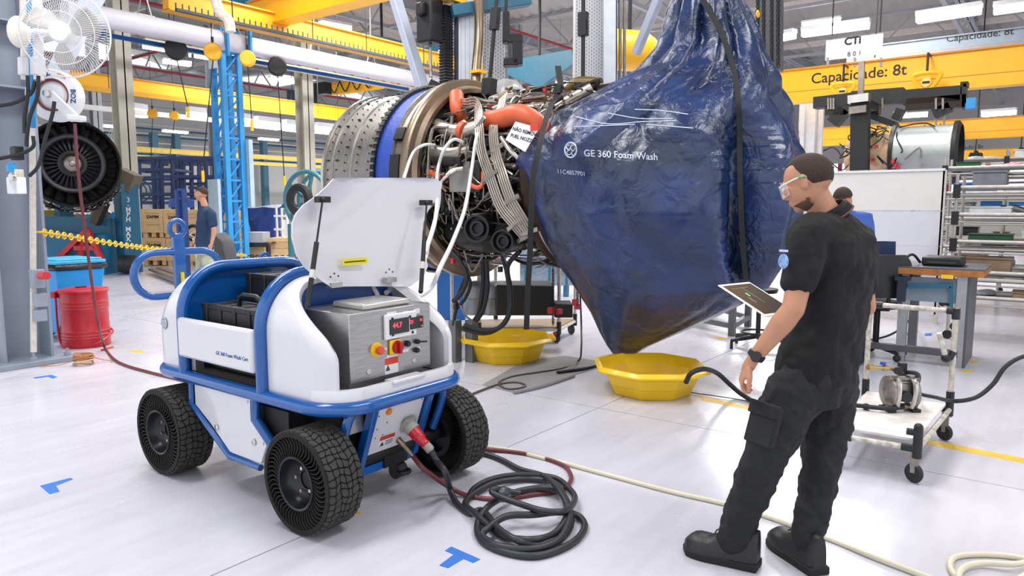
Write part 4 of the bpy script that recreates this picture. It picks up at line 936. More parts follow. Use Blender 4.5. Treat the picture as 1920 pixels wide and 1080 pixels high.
def tarp_text(s, px, py, size, ang, m, label, wpx, bold=0.0, rot0=0):
    bb = text_b(s, 1.0, Matrix(), 0, bold=bold, cut=2); xs_ = [v.x for v in bb.v]; sc = wpx/(max(xs_)-min(xs_)); ca, sa = math.cos(ang), math.sin(ang); out = []
    for v in bb.v:
        X, Y = v.x*sc, v.y*sc*size; q = on_tarp(px+X*ca-Y*sa*-1*-1, py+X*sa-Y*ca, .006 if v.z >= 0 else .003)
        out.append(q if q else on_tarp(px, py))
    bb.v = out; part('lettering', bb, m, tarp, label, world=True, fix=False)
tarp_text('GE 360 Foam Wash', 1164, 291, 1.05, .055, WINK, 'pale lettering GE 360 Foam Wash', 138, bold=.012)
tarp_text('11C4857P01', 1071, 324, 1.1, .09, WINK, 'small pale lettering 11C4857P01', 50)
def tarp_line(pts, wpx, m, name, label=None, off=.006, par=True, tail=None):
    P = smooth_path([Vector((x, y, 0)) for x, y in pts], 10); b = B(); L_, R2 = [], []
    for i, p in enumerate(P):
        t = (P[min(i+1, len(P)-1)]-P[max(i-1, 0)]).normalized(); n = Vector((-t.y, t.x, 0))*wpx/2
        q = on_tarp(p.x, p.y, off)
        if q is None: continue
        dd = (q-CP).length; e = (_R*n.x-_UP*n.y)*(dd/FPX); L_.append(q+e); R2.append(q-e)
    if len(L_) < 2: return None
    dv = Vector((.004, .003, 0)); b.grid([L_, R2, [p+dv for p in R2], [p+dv for p in L_]], cv=True); return part(name, b, m, tarp, label, world=True)
for pts in ([(1078, 218), (1140, 232), (1205, 228), (1268, 226)], [(1075, 238), (1115, 236), (1190, 233)], [(1212, 233), (1250, 236), (1300, 240)], [(1140, 212), (1200, 222), (1262, 222)], [(1190, 205), (1240, 207), (1290, 214)]): tarp_line(pts, 1.6, WINK, 'printed_line')
def circ(cx, cy, rx, ry, a0=0, a1=2*math.pi, n=14): return [(cx+rx*math.cos(a0+(a1-a0)*k/n), cy+ry*math.sin(a0+(a1-a0)*k/n)) for k in range(n+1)]
tarp_line(circ(1070, 281, 11, 14), 2.5, WINK, 'round_emblem', 'round pale emblem')
for c in ((1066, 276, 4, 4), (1074, 277, 4, 5), (1067, 286, 4, 4), (1075, 287, 3, 4)): tarp_line(circ(*c, 0, 5), 1.4, WINK, 'emblem_script')
# black webbing straps
STR = mat('black webbing', '#17181d', .65, bump=.3, bscale=200)
tarp_line([(1318, 0), (1352, 60), (1378, 140), (1386, 220), (1387, 300), (1390, 400), (1394, 470), (1399, 525)], 10, STR, 'strap', 'right black strap', .03)
P = [D(1052, 165, 6.15), D(1035, 195, 5.95), D(1022, 230, 5.75), D(1010, 280, 5.55), D(1000, 330, 5.5), D(996, 400, 5.5), D(994, 470, 5.55), D(990, 540, 5.6), D(987, 618, 5.65)]
P = smooth_path(P, 6); b = B(); sd = _R*.022; b.grid([[p-sd for p in P], [p+sd for p in P], [p+sd+_F*.004 for p in P], [p-sd+_F*.004 for p in P]], cv=True); part('strap', b, STR, tarp, 'left black strap hanging below the tarp edge', world=True)
b = B(); b.bar(P[0], P[0]+Vector((.1, .1, .2)), .05, .02); b.bar(P[2], P[2]+Vector((0, .0, .06)), .07, .03); part('buckle', b, BLKM, tarp, world=True)
b = B(); tp = ctr[0][0]; b.torus(tp, .06, .015, n=16); b.tube([tp, tp+Vector((0, 0, 1.2))], .012, 8); part('hoist_sling', b, STR, tarp, world=True)
# drain valve at the tip
v0 = D(1164, 668, ctr[-1][0].dot(_F)); b = B(); b.lathe([(0, 0), (.035, 0), (.028, -.07), (.016, -.08), (.016, -.12), (0, -.12)], 12, T(v0)); dv_ = part('drain_valve', b, mat('brass valve', '#9c8a6a', .35, .7), tarp, world=True)
b = B(); b.tube([v0+Vector((0, 0, -.07)), v0+_R*.1+Vector((0, 0, -.09))], .009, 8); part('valve_lever', b, DARKM, tarp, world=True)
b = B(); b.tube([v0+Vector((0, 0, -.08)), v0+Vector((0, 0, -.16)), v0+_R*-.02+Vector((0, 0, -.2))], .012, 8, sm=3); b.torus(v0+Vector((0, 0, -.17)), .03, .005, n=14, k=5); part('drain_chain', b, CHR, tarp, world=True)
# ================================================================ hoists and guards above the engine
def vert(px, d, y0, y1): return D(px, y0, d), D(px, y1, d)
t = thing('perforated_guard', 'white perforated sheet guard column left of the teal bracket', 'guard', D(925, 165, 8.4))
def perfo(px0, px1, y0, y1, d, t, m, dep=.35, side=True):
    a = D(px0, y1, d); c = D(px1, y1, d); a2 = D(px0, y0, d); X = (c-a); h = a2.z-a.z; b = B(); u = X.normalized(); n = u.cross(Vector((0, 0, 1))); n = n if n.dot(_F) > 0 else -n
    M = Matrix((u, n, Vector((0, 0, 1)))).transposed().to_4x4(); M.translation = a; w_ = X.length
    b.box(0, w_, 0, .004, 0, h, M); b.box(0, .004, 0, dep, 0, h, M); b.box(w_-.004, w_, 0, dep, 0, h, M); part('sheet', b, m, t, world=True)
    b = B(); nx = max(6, int(w_/.028)); nz = int(h/.04)
    for i in range(nx):
        for j in range(nz): x = w_*(i+.5)/nx; z = h*(j+.5)/nz+(.02 if i % 2 else 0); b.add([(x-.007, -.002, z-.011), (x+.007, -.002, z-.011), (x+.007, -.002, z+.011), (x-.007, -.002, z+.011)], [(0, 1, 2, 3)], M)
    part('perforations', b, mat('perforation grey', '#8f9198', .6), t, world=True, kind='stuff')
PG = mat('white perforated sheet', '#c9c9cd', .45, .2, var=.03)
perfo(908, 946, -60, 185, 8.4, t, PG)
t = thing('perforated_guard', 'wide perforated sheet guard column right of the teal bracket', 'guard', D(1112, 150, 8.8)); perfo(1078, 1129, -60, 170, 8.8, t, PG)
b = B(); a = D(1129, 170, 8.8); c = D(1129, -60, 8.8); b.bar(a+_R*.07, c+_R*.07, .14, .3, up=_F); part('side_profile', b, mat('pale aluminium', '#c8cbd2', .35, .5), t, world=True)
t = thing('aluminium_column', 'ribbed aluminium lifting column right of the black bellows', 'column', D(872, 165, 8.2))
for k in range(4): b = B(); a, c = vert(861+k*8, 8.2, 185, -60); b.bar(a, c, .045, .12, up=_F); part('profile_rib', b, mat('pale aluminium', '#c8cbd2', .35, .5), t, world=True)
b = B(); a, c = vert(857, 8.15, 185, -60); b.bar(a, c, .04, .05); part('edge_rail', b, DGREY, t, world=True)
t = thing('hoist_bellows', 'black corrugated bellows hanging left of the aluminium column', 'bellows', D(837, 155, 8.1)); a, c = D(837, 158, 8.1), D(838, 12, 8.1)
b = B(); h = c.z-a.z; n = 26; prof = []
for k in range(n): prof += [(.085, h*k/n), (.07, h*(k+.5)/n)]
prof = [(0, 0)]+prof+[(.08, h), (0, h)]; b.lathe(prof, 4, T(a) @ ROT(0, 0, .6)); part('bellows', b, mat('bellows black', '#1b1c22', .5), t, world=True)
b = B(); b.cbox(c+Vector((0, 0, .08)), (.3, .3, .1)); part('yellow_mount', b, YEL, t, world=True)
p = D(806, 40, 8.0); t = thing('chain_hoist', 'black hook block hoist hanging beside the grey diagonal leg', 'hoist', p); b = B(); b.cbox(p, (.2, .22, .46)); b.cbox(p+Vector((-.12, 0, .1)), (.1, .1, .14)); part('body', b, BLKM, t, world=True, bevel=.02)
b = B(); b.tube([p, D(807, 110, 8.0), D(808, 145, 7.9)], .018, 8); part('load_chain', b, TITAN, t, world=True)
b = B(); q = D(808, 152, 7.8); b.torus(q, .035, .012, M=ROT(math.pi/2, 0, .6).to_3x3(), n=16); part('hook', b, CHR, t, world=True)
b = B(); P = [D(x, y, 7.75) for x, y in ((790, 185), (808, 148), (836, 160), (845, 172))]; b.sheet(P, _F*.06); part('lifting_plate', b, BLKM, t, world=True)
for i, (px, y0, y1, d, nm) in enumerate(((930, -60, 180, 7.3, 'slim black hoist rod left, with slotted turnbuckle above the tube bundle'), (1094, -60, 152, 7.0, 'slim black hoist rod right, in front of the wide perforated guard'))):
    t = thing('hoist_rod', nm, 'rod', D(px, y1, d)); b = B(); top = D(px+(6 if i == 0 else 0), y0, d); bot = D(px-(14 if i == 0 else 1), y1, d); b.bar(bot, top, .028); part('rod', b, BLKM, t, world=True)
    b = B(); m0 = bot.lerp(top, .52 if i == 0 else .4); dd = (top-bot).normalized(); b.bar(m0, m0+dd*.22, .09, .06); b.bar(m0+dd*.06, m0+dd*.16, .1, .02); part('turnbuckle', b, BLKM, t, world=True, bevel=.005)
    if i == 0: b = B(); b.bar(bot, bot+dd*.17, .11); part('rubber_foot', b, BLKM, t, world=True, bevel=.005)
p = D(962, 90, 8.0); t = thing('c_hook', 'black stepped steel C shaped weight beside the left guard', 'hook', p)
for (x0, x1, y0, y1) in ((942, 956, 20, 78), (952, 980, 62, 80), (961, 980, 78, 120), (944, 972, 108, 122)):
    b = B(); b.sheet([D(x0, y0, 7.9), D(x1, y0, 7.9), D(x1, y1, 7.9), D(x0, y1, 7.9)], _F*.16); part('block', b, BLKM, t, world=True, bevel=.01)
hanger(t, D(949, 22, 7.95), 8.3, .02)
b = B(); b.bar(D(846, 22, 8.05), D(992, 0, 8.3), .16, .12, up=(0, 0, 1)); solo('teal_beam', b, mat('teal blue plate', '#2f7690', .45), 'teal steel beam across the top of the lifting columns', 'beam', bevel=.008)
b = B(); b.bar(D(733, -30, 8.6), D(795, 172, 8.0), .11, .11); solo('diagonal_leg', b, mat('silver grey leg', '#a7aec0', .4), 'silver grey square diagonal leg left of the black hoist', 'leg', bevel=.01)
b = B(); b.bar(D(1250, -40, 8.5), D(1192, 102, 8.8), .09, .09); solo('diagonal_leg', b, MATS['silver grey leg'], 'silver grey diagonal leg behind the left shoulder of the tarp', 'leg', bevel=.01)
b = B(); b.tube([D(897, -20, 8.0), D(899, 60, 8.0), D(893, 140, 7.8), D(893, 185, 7.7)], .055, 10, sm=4); solo('hanging_duct', b, BRONZE, 'mottled metal pipe hanging down onto the engine top', 'pipe')
b = B(); b.cbox(D(897, 135, 7.75), (.13, .13, .03)); solo('clamp_band', b, YEL, 'yellow band round the mottled hanging pipe', 'band')
for px, w_ in ((1150, .05), (1163, .02), (1171, .02)):
    b = B(); a, c = vert(px, 9.2, 150, -60); b.tube([a, c], w_, 8); solo('hoist_cable', b, NAVY if w_ > .03 else TITAN, {1150: 'vertical navy post behind the tarp left shoulder', 1163: 'thin vertical steel cable right beside the navy post', 1171: 'thin vertical steel cable nearest the tarp left shoulder'}[px], 'cable', group='thin steel cables beside the navy post' if w_ < .03 else None)
p = D(1180, 95, 10.5); b = B(); b.lathe([(0, -.35), (.24, -.35), (.28, -.25), (.28, .2), (.2, .35), (0, .35)], 24, AX(p, _R+_F*.3)); o = solo('yellow_motor', b, YEL, 'round yellow hoist motor peeking over the tarp left shoulder', 'motor'); hanger(o, p, 8.3, .03)
b = B(); b.lathe([(0, .0), (.22, 0), (.2, .1), (.12, .19), (0, .22)], 24, T(D(950, 185, 8.2))); solo('clear_dome', b, mat('frosted dome', '#d5d5d5', .15, alpha=.45), 'small frosted dome standing on top of the engine', 'dome')
# hoist chain bundle right of the tarp
t = thing('chain_hoist', 'dense black hoist chains and bellows right of the tarp peak', 'hoist', D(1440, 130, 8.5))
b = B()
for cx in (1421, 1432, 1447, 1459):
    for k in range(34):
        q = D(cx, -30+k*4.6, 8.5); b.torus(q, .02, .006, M=ROT(math.pi/2, 0, (k % 2)*1.57).to_3x3(), n=8, k=4, sy=1.5)
part('chains', b, BLKM, t, world=True, kind='stuff')
b = B(); a, c = vert(1445, 8.9, 135, -40); b.bar(a, c, .24, .2); part('housing', b, mat('dark grey housing', '#4a4c52', .5), t, world=True)
b = B(); q = D(1421, 26, 8.3); b.torus(q, .03, .012, M=ROT(math.pi/2).to_3x3(), n=14, k=6); part('yellow_hook', b, YEL, t, world=True)
# ================================================================ octagonal drip basins
def basin(name, c, R, hh, rot, label, rx=1.0):
    t = thing('drip_basin', label, 'basin', c, rz=rot)
    def ring(r, z): return [(r*math.cos(math.pi/8+k*math.pi/4), r*math.sin(math.pi/8+k*math.pi/4)*rx, z) for k in range(8)]
    b = B(); prof = [(0.02, .0), (R*.70, 0), (R*.72, .01), (R*.79, hh*.35), (R*.8, hh*.37), (R*.86, hh*.68), (R*.87, hh*.7), (R*.93, hh-.045), (R*1.04, hh-.045), (R*1.05, hh-.03), (R*.985, hh), (R*.965, hh), (R*.9, hh-.03), (R*.84, hh*.66), (R*.77, hh*.36), (R*.69, .02), (.02, .02)]
    b.grid([ring(r, z) for r, z in prof], cu=True); part('tub', b, YPL, t, bevel=.006)
    for k in (0, 4):
        a = k*math.pi/4; b = B(); b.cbox((0, 0, 0), (.05, .26, .03), T(R*1.0*math.cos(a), R*1.0*math.sin(a)*rx, hh-.025) @ ROT(0, 0, a)); part('grip', b, YPL, t, bevel=.008)
    return t
c1 = (W(858, 640, .22)+W(1041, 650, .22))/2; c1 = W(950, 672, 0); c2 = W(1219, 733, 0)
basin('b', (c1.x, c1.y, 0), .455, .235, -YAW+.35+math.pi/2+1.0, 'yellow octagonal basin standing left, below the engine core')
basin('b', (c2.x, c2.y, 0), .455, .235, -YAW+.15+math.pi/2+.35, 'yellow octagonal basin standing right, directly under the tarp drain valve')
# pieces of grey mat
def floor_patch(name, pts, th, m, label, cat, z=0, kind=None, bevel=0, group=None):
    P = [W(x, y, z) for x, y in pts]; b = B(); b.sheet(P, (0, 0, th)); return solo(name, b, m, label, cat, bevel=bevel, kind=kind, group=group)
MATG = mat('grey mat', '#8d8c8e', .8, bump=.3, bscale=150)
t = thing('floor_mat', 'worn grey rubber mat with a curled edge between the two yellow basins', 'mat', W(1000, 700)); P = [W(x, y) for x, y in ((905, 722), (963, 737), (1075, 704), (1148, 682), (1060, 668), (985, 676))]
b = B(); b.sheet(P, (0, 0, .006)); part('sheet', b, MATG, t, world=True)
b = B(); b.tube([W(963, 736, .015), W(1020, 722, .02), W(1076, 704, .015)], .016, 8, sm=4); part('rolled_edge', b, MATG, t, world=True)
b = B(); b.tube([W(1045, 699, .015), W(1100, 690, .02), W(1148, 676, .015)], .018, 8, sm=4); part('rolled_edge', b, BLKM, t, world=True)
# ---------------------------------------------------------------- tape marks
TAPE = mat('blue floor tape', '#2f6fc8', .6, var=.03)
def tape(pts, label, m=TAPE): floor_patch('floor_tape', pts, .0012, m, label, 'tape', z=0)
tape([(837, 1028), (874, 1042), (824, 1056), (850, 1066), (878, 1050), (898, 1055)], 'x') if False else None
t = thing('floor_tape', 'blue T shaped tape mark on the floor in front of the black cable coil', 'tape', W(860, 1045))
b = B(); b.sheet([W(x, y) for x, y in ((846, 1025), (834, 1033), (887, 1056), (901, 1049))], (0, 0, .0012)); part('strip', b, TAPE, t, world=True)
b = B(); b.sheet([W(x, y, .0012) for x, y in ((853, 1038), (824, 1060), (840, 1065), (872, 1046))], (0, 0, .0012)); part('strip', b, TAPE, t, world=True)
tape([(75, 911), (132, 896), (137, 899), (105, 911), (112, 922), (93, 927)], 'blue L shaped tape mark in the lower left of the floor')
tape([(62, 708), (96, 703), (108, 707), (99, 710), (90, 706.5), (66, 710)], 'blue L shaped tape mark near the grey column base')
for i, (pts, lb) in enumerate((([(91, 663), (104, 667), (130, 664), (128, 666), (100, 671), (88, 665)], 'red tape mark on the floor beside the grey column base'), ([(188, 655), (212, 649), (214, 652), (190, 659)], 'red tape mark on the floor right of the red drum'))): tape(pts, lb, mat('red floor tape', '#b53a48', .6))
YT = mat('yellow floor paint', '#dcb43c', .5, var=.12, scale=20)
floor_patch('floor_line', [(1310, 742), (1315, 751), (1405, 769), (1407, 762)], .001, YT, 'yellow painted floor line between the right basin and the technician', 'floor line')
floor_patch('floor_line', [(1740, 824), (1737, 833), (1925, 870), (1925, 860)], .001, YT, 'yellow painted floor line running right from the pump trolley', 'floor line')
for i, (x, y, lb) in enumerate(((1180+0, 0, ''),)): pass
for px, py, w_, lb in ((1352, 634, 14, 'faded yellow patch on the floor left of the chair base'), (1826, 679, 9, 'small yellow floor mark behind the trolley, farther one'), (1812, 696, 16, 'small yellow floor mark behind the trolley, nearer one'), (258, 659, 16, 'faded yellow mark on the floor right of the red drum'), (672, 963, 9, 'faint yellow green mark on the floor behind the front wheel')):
    floor_patch('floor_mark', [(px-w_, py-2), (px-w_*.3, py+2.4), (px+w_, py+1.5), (px+w_*.4, py-2.2)], .001, YT, lb, 'floor mark')
# ---------------------------------------------------------------- cables and hoses on the floor
def gp(px, py, z=.012): return W(px, py, z)
BC = mat('black cable', '#24272d', .45, var=.06); RH = mat('red brown hose', '#6e3238', .4, var=.06); CRM = mat('cream hose', '#d9d3bd', .5, var=.04)
P = [PLUG, PLUG+PLD*.05+Vector((0, 0, -.02)), W(835, 885, .2), W(843, 915, .06), gp(856, 943, .015)]
P += [gp(x, y, z) for x, y, z in ((880, 962, .015), (905, 958, .03), (935, 992, .05), (968, 1012, .05), (1000, 1022, .02), (1045, 1012, .02), (1070, 985, .02), (1066, 950, .03), (1055, 925, .05), (1038, 905, .03), (990, 898, .02), (930, 905, .03), (890, 925, .02), (872, 945, .02), (890, 962, .04), (915, 985, .03), (945, 1006, .02), (1000, 1012, .04), (1040, 1000, .03), (1062, 970, .05), (1060, 940, .06), (1045, 920, .05), (1010, 915, .04), (960, 925, .04), (915, 950, .05), (895, 985, .02), (905, 1015, .015), (950, 1036, .015), (1010, 1042, .015), (1070, 1020, .015), (1096, 990, .015), (1085, 968, .02), (1050, 960, .05), (1000, 965, .06), (950, 968, .06), (915, 990, .05), (905, 1005, .03))]
P += [gp(x, y, z) for x, y, z in ((930, 1022, .03), (985, 1030, .03), (1035, 1020, .03), (1060, 995, .04), (1066, 955, .06), (1045, 915, .07), (1020, 893, .04), (975, 880, .02), (940, 862, .015), (905, 850, .015), (860, 842, .015))]
hose('power_cable', P, .0165, BC, 'thick black power cable coiled on the floor in the centre foreground', 'cable', sm=6)
hose('power_cable', [gp(x, y, z) for x, y, z in ((872, 946, .015), (890, 915, .015), (930, 896, .03), (985, 890, .04), (1040, 896, .03), (1066, 915, .03), (1078, 935, .04), (1060, 958, .08), (1020, 958, .09), (975, 945, .09), (935, 930, .1), (922, 922, .11), (930, 917, .12), (945, 920, .1), (975, 925, .08))], .0155, BC, 'second loop of black cable on top of the coil, ending at the grey coupler', 'cable')
b = B(); c = W(943, 925, .09); b.lathe([(0, -.035), (.028, -.035), (.034, -.02), (.034, .012), (.028, .02), (.02, .04), (0, .04)], 16, AX(c, (gp(960, 922, .09)-gp(930, 930, .09)))); solo('cable_coupler', b, mat('coupler grey', '#4d5157', .35, .4), 'dark grey threaded coupler lying on the black cable coil', 'coupler')
hose('air_hose', [HOSE0, HOSE0+Vector((.0, -.08, -.05)), W(840, 912, .05), gp(880, 930), gp(935, 936), gp(1000, 927), gp(1050, 920), gp(1068, 905), gp(1070, 890), gp(1055, 872), gp(1010, 856), gp(960, 847), gp(905, 843), gp(850, 838)], .0125, RH, 'red brown air hose leaving the cart front and looping behind the coil')
hose('air_hose', [D(140, 232, 6.9), D(147, 330, 6.9), D(158, 420, 7.0), D(168, 500, 7.05), D(178, 570, 7.1), D(185, 612, 7.1), W(196, 650, .03), gp(212, 672), gp(235, 685), gp(280, 698), gp(330, 710), gp(380, 722)], .014, RH, 'red brown air hose hanging from the reel and running to the cart')
hose('water_hose', [gp(x, y) for x, y in ((900, 836), (960, 845), (1040, 864), (1150, 893), (1260, 922), (1370, 947), (1450, 972), (1560, 1012), (1640, 1045), (1760, 1090))], .0125, CRM, 'long cream hose running diagonally behind the technician feet')
hose('water_hose', [gp(x, y, z) for x, y, z in ((2000, 1075, .012), (1920, 1048, .012), (1860, 1040, .012), (1800, 1042, .012), (1782, 1055, .012), (1790, 1078, .012), (1830, 1100, .02), (1900, 1090, .03), (1960, 1050, .03), (1900, 1058, .03), (1840, 1056, .02), (1805, 1066, .02), (1800, 1090, .02), (1840, 1120, .02))], .0125, CRM, 'cream hose coiled in the lower right corner')
hose('cable', [D(1085, 505, 7.2), D(1088, 560, 7.0), D(1090, 610, 6.9), gp(1090, 652, .2), gp(1085, 676), gp(1055, 690), gp(1010, 698), gp(960, 706), gp(935, 718), gp(950, 729), gp(975, 728), gp(985, 722), gp(965, 717), gp(930, 722), gp(882, 740), gp(850, 752)], .009, mat('brown cable', '#4c3f3b', .5), 'thin brown cable hanging from the engine and curling over the mat', 'cable')
hose('drain_hose', [gp(1286, 717, .2), gp(1296, 700, .28), gp(1320, 692, .3), gp(1345, 700, .2), gp(1370, 722, .08), gp(1395, 742, .03), gp(1440, 765, .012), gp(1520, 775, .012), gp(1600, 762, .05), D(1625, 762, 4.35)], .019, RUB, 'black drain hose leaving the right yellow basin')
b = B(); b.tube([gp(1450, 760), gp(1380, 748), gp(1310, 738), gp(1290, 735)], .004, 6, sm=4); solo('thin_wire', b, BLKM, 'thin dark wire on the floor right of the yellow basin', 'wire')
# ---------------------------------------------------------------- near grey column, fan, reel
CB = W(58, 684); cy = CB.y+.28; cx = CB.x-.0
t = thing('steel_column', 'large grey H section column at the left edge of the picture', 'column', (cx, cy, 0))
gx, fz = .36, 6.6
b = B(); b.box(-.27, .27, -.21, -.185, 0, fz); b.box(-.27, .27, .185, .21, 0, fz); b.box(-.012, .012, -.19, .19, 0, fz)
MC = Matrix.Rotation(math.pi/2, 4, 'Z'); b.v = [MC @ v for v in b.v]; part('shaft', b, GREYP, t)
b = B(); b.box(-.36, .36, -.42, .42, 0, .05); part('base_plate', b, GREYP, t, bevel=.006)
for x, y in ((-.3, -.34), (.3, -.34), (-.3, .0), (-.3, .34), (.3, .34), (.0, -.36)): b = B(); b.lathe([(0, .09), (.03, .085), (.035, .05)], 6, T(x, y)); b.cyl((x, y, .05), (x, y, .12), .014, n=8); part('anchor_bolt', b, GREYP, t)
b = B(); b.box(-.225, -.21, -.26, .26, 1.18, 1.62); o = part('cover_plate', b, mat('pale grey plate', '#a6adb8', .45), t, bevel=.005)
b = B()
for y in (-.12, .14):
    for z in (1.28, 1.52): b.lathe([(0, 0), (.014, 0), (.014, .003), (0, .003)], 10, T(-.226, y, z) @ ROT(0, -math.pi/2, 0))
part('plate_hole', b, BLKM, t, kind='stuff')
for z in (2.6, 3.2, 3.8): b = B(); b.box(-.19, .19, -.2, .2, z, z+.02); part('stiffener', b, GREYP, t)
def nx(px, py, d=6.35): return D(px, py, d)
for px0, px1, r, m, nm in ((44, 48, .035, PALE, 'conduit'), (68, 73, .04, WPAINT, 'conduit'), (55, 62, .025, LBLUE, 'air_pipe')):
    a, c = nx(px1, 150 if nm == 'conduit' else 240), nx(px0, -60); b = B(); b.tube([a, c], r, 10); part(nm, b, m, t, world=True)
for px, y0, y1 in ((49, 108, 142), (71, 108, 142)): b = B(); b.bar(nx(px, y1), nx(px-1, y0), .09, .1); part('pipe_housing', b, WPAINT, t, world=True, bevel=.01)
for pts in ([(52, 142), (52, 180), (46, 220), (46, 250)], [(72, 142), (70, 180), (56, 220), (50, 262), (50, 275)], [(66, 152), (58, 175), (30, 192), (0, 198), (-30, 200)], [(102, 190), (98, 215), (85, 260), (72, 310), (55, 330)], [(62, 255), (62, 275), (40, 288), (0, 297), (-30, 300)]):
    b = B(); b.tube([nx(x, y, 6.2) for x, y in pts], .016, 8, sm=6); part('black_hose', b, RUB, t, world=True)
b = B(); b.bar(nx(50, 660, 6.4), nx(49, 270, 6.4), .05, .04); part('conduit', b, PALE, t, world=True) if False else None
for y0, y1, w_, m in ((275, 300, .1, BLKM), (318, 345, .1, PALE), (345, 362, .07, BLK)):
    b = B(); b.cbox(nx(32, (y0+y1)/2, 6.25), (.07, .12, (y1-y0)/1350*6.2)); part('air_regulator', b, m, t, world=True, bevel=.008)
b = B(); b.cbox(nx(21, 316, 6.2), (.06, .06, .06)); b.cyl(nx(21, 313, 6.2), nx(21, 305, 6.2), .03, n=12); part('blue_knob', b, LBLUE, t, world=True)
b = B(); b.lathe([(0, .02), (.03, .02), (.032, 0), (0, 0)], 18, AX(nx(24, 332, 6.1), (-1, -.3, 0))); part('pressure_gauge', b, CHR, t, world=True)
for x in (24, 38): b = B(); b.cbox(nx(x, 348, 6.15), (.07, .07, .14)); part('filter_unit', b, WPAINT, t, world=True, bevel=.006)
for y0, y1, px in ((505, 540, 70), (550, 575, 75), (580, 602, 74)):
    b = B(); b.cbox(nx(px, (y0+y1)/2, 6.5), (.1, .09, (y1-y0)/1350*6.5)); part('switch_box', b, GREYP, t, world=True, bevel=.006)
b = B(); b.cyl(nx(76, 517, 6.45), nx(88, 517, 6.35), .035, n=12); part('emergency_knob', b, RED, t, world=True)
b = B(); b.bar(nx(63, 660, 6.5), nx(60, 120, 6.5), .04, .04); part('cable_channel', b, PALE, t, world=True)
# wall fan
fc = nx(122, 63, 6.1); t = thing('pedestal_fan', 'large white wire guard wall fan at the top left', 'fan', fc)
fd = (CP-fc); fd.z = -.6; fd = (fd.normalized()+Vector((-.25, .25, 0))).normalized(); MF = AX(fc, fd)
R_f = .345; b = B()
for s in (1, -1):
    for k in range(90):
        a = 2*math.pi*k/90; P = []
        for r, z in ((.06, .11), (.16, .1), (.26, .07), (.33, .02), (R_f, 0)): aa = a+(.5*(R_f-r) if s > 0 else 0); P.append(MF @ Vector((r*math.cos(aa), r*math.sin(aa), z*s)))
        b.tube(P, .0016, 4, caps=False)
part('wire_guard', b, WPAINT, t, world=True, kind='stuff')
b = B()
for r, z, q in ((R_f, 0, .007), (.25, .078, .003), (.16, .1, .003)): b.torus(MF @ Vector((0, 0, z)), r, q, M=MF.to_3x3(), n=40, k=6)
part('guard_ring', b, WPAINT, t, world=True, kind='stuff')
b = B(); b.lathe([(0, .13), (.07, .125), (.085, .11), (.085, .095), (0, .09)], 24, MF); part('centre_badge', b, WPAINT, t, world=True)
for k in range(3):
    a0 = k*2*math.pi/3+.3; rows = []
    for i in range(7):
        r = .05+.24*i/6; wd = .35+.55*math.sin(math.pi*min(1, i/6*.85+.1)); row = []
        for j in range(7): u = (j/6-.5)*wd*(1.1 if i > 0 else .8); aa = a0+u+.25*i/6; row.append(MF @ Vector((r*math.cos(aa), r*math.sin(aa), .03+.09*(j/6-.5))))
        rows.append(row)
    b = B(); b.grid(rows); o = part('fan_blade', b, mat('translucent grey blade', '#b9b5b0', .3, alpha=.85), t, world=True); so = o.modifiers.new('s', 'SOLIDIFY'); so.thickness = .004
b = B(); b.lathe([(0, -.16), (.06, -.16), (.08, -.1), (.08, -.02), (.05, .04), (0, .05)], 20, MF); part('motor', b, WPAINT, t, world=True)
b = B(); b.ell(nx(36, 60, 6.15), (.09, .07, .13)); part('wall_mount', b, mat('cream casting', '#e3dfd3', .4), t, world=True)
b = B(); b.tube([nx(40, 60, 6.2), nx(70, 60, 6.3), MF @ Vector((0, 0, -.15))], .025, 10); part('arm', b, WPAINT, t, world=True)
# hose reel BOZ
rc = nx(104, 180, 6.6); t = thing('hose_reel', 'white hose reel with blue lettering under the wall fan', 'hose reel', rc); rd = (CP-rc).normalized(); rd = Vector((rd.x-.25, rd.y+.35, 0)).normalized(); MR = AX(rc, rd)
b = B(); b.lathe([(.1, .05), (.12, .035), (.14, .035), (.145, .07), (.215, .07), (.225, .06), (.225, -.06), (.215, -.07), (.1, -.07), (.1, .05)], 48, MR); o = part('drum', b, WPAINT, t, world=True)
b = B(); b.torus(MR @ Vector((0, 0, .05)), .132, .008, M=MR.to_3x3(), n=36); part('red_ring', b, mat('maroon', '#8a2832', .4), t, world=True)
b = B(); b.lathe([(0, .06), (.1, .055), (.1, 0)], 24, MR); part('hub', b, WPAINT, t, world=True)
b = B(); e1 = MR @ Vector((.0, 0, .1)); e2 = nx(140, 222, 6.4); b.bar(e1, e2, .09, .04, up=rd); b.cbox(e2, (.16, .1, .05)); part('guide_arm', b, WPAINT, t, world=True, bevel=.012)
b = B(); b.lathe([(0, .17), (.03, .17), (.035, .1), (0, .1)], 12, MR); part('swivel', b, CHR, t, world=True)
xr = MR.to_3x3() @ Vector((1, 0, 0)); up = Vector((0, 0, 1)); sx = up.cross(rd).normalized()
for s, an in (('BOZ', -.05), ('BOZ', 1.9)):
    q = rc+sx*(.18*math.cos(an))+up*(.18*math.sin(an))+rd*.073; tdir = (-sx*math.sin(an)+up*math.cos(an)) if an < 1 else (sx*math.sin(an)-up*math.cos(an)); tdir = -tdir if an < 1 else tdir
    M = Matrix((tdir, rd.cross(tdir), rd)).transposed().to_4x4(); M.translation = q; part('lettering', text_b(s, .06, M, .001, bold=.02), mat('navy print', '#1f3f7a', .5, var=0), t, 'blue lettering BOZ', world=True)
b = B(); q = rc+sx*.06+up*.18+rd*.073; b.bar(q, q+sx*.07-up*.03, .02, .003, up=rd); part('red_arrow', b, RED, t, world=True)
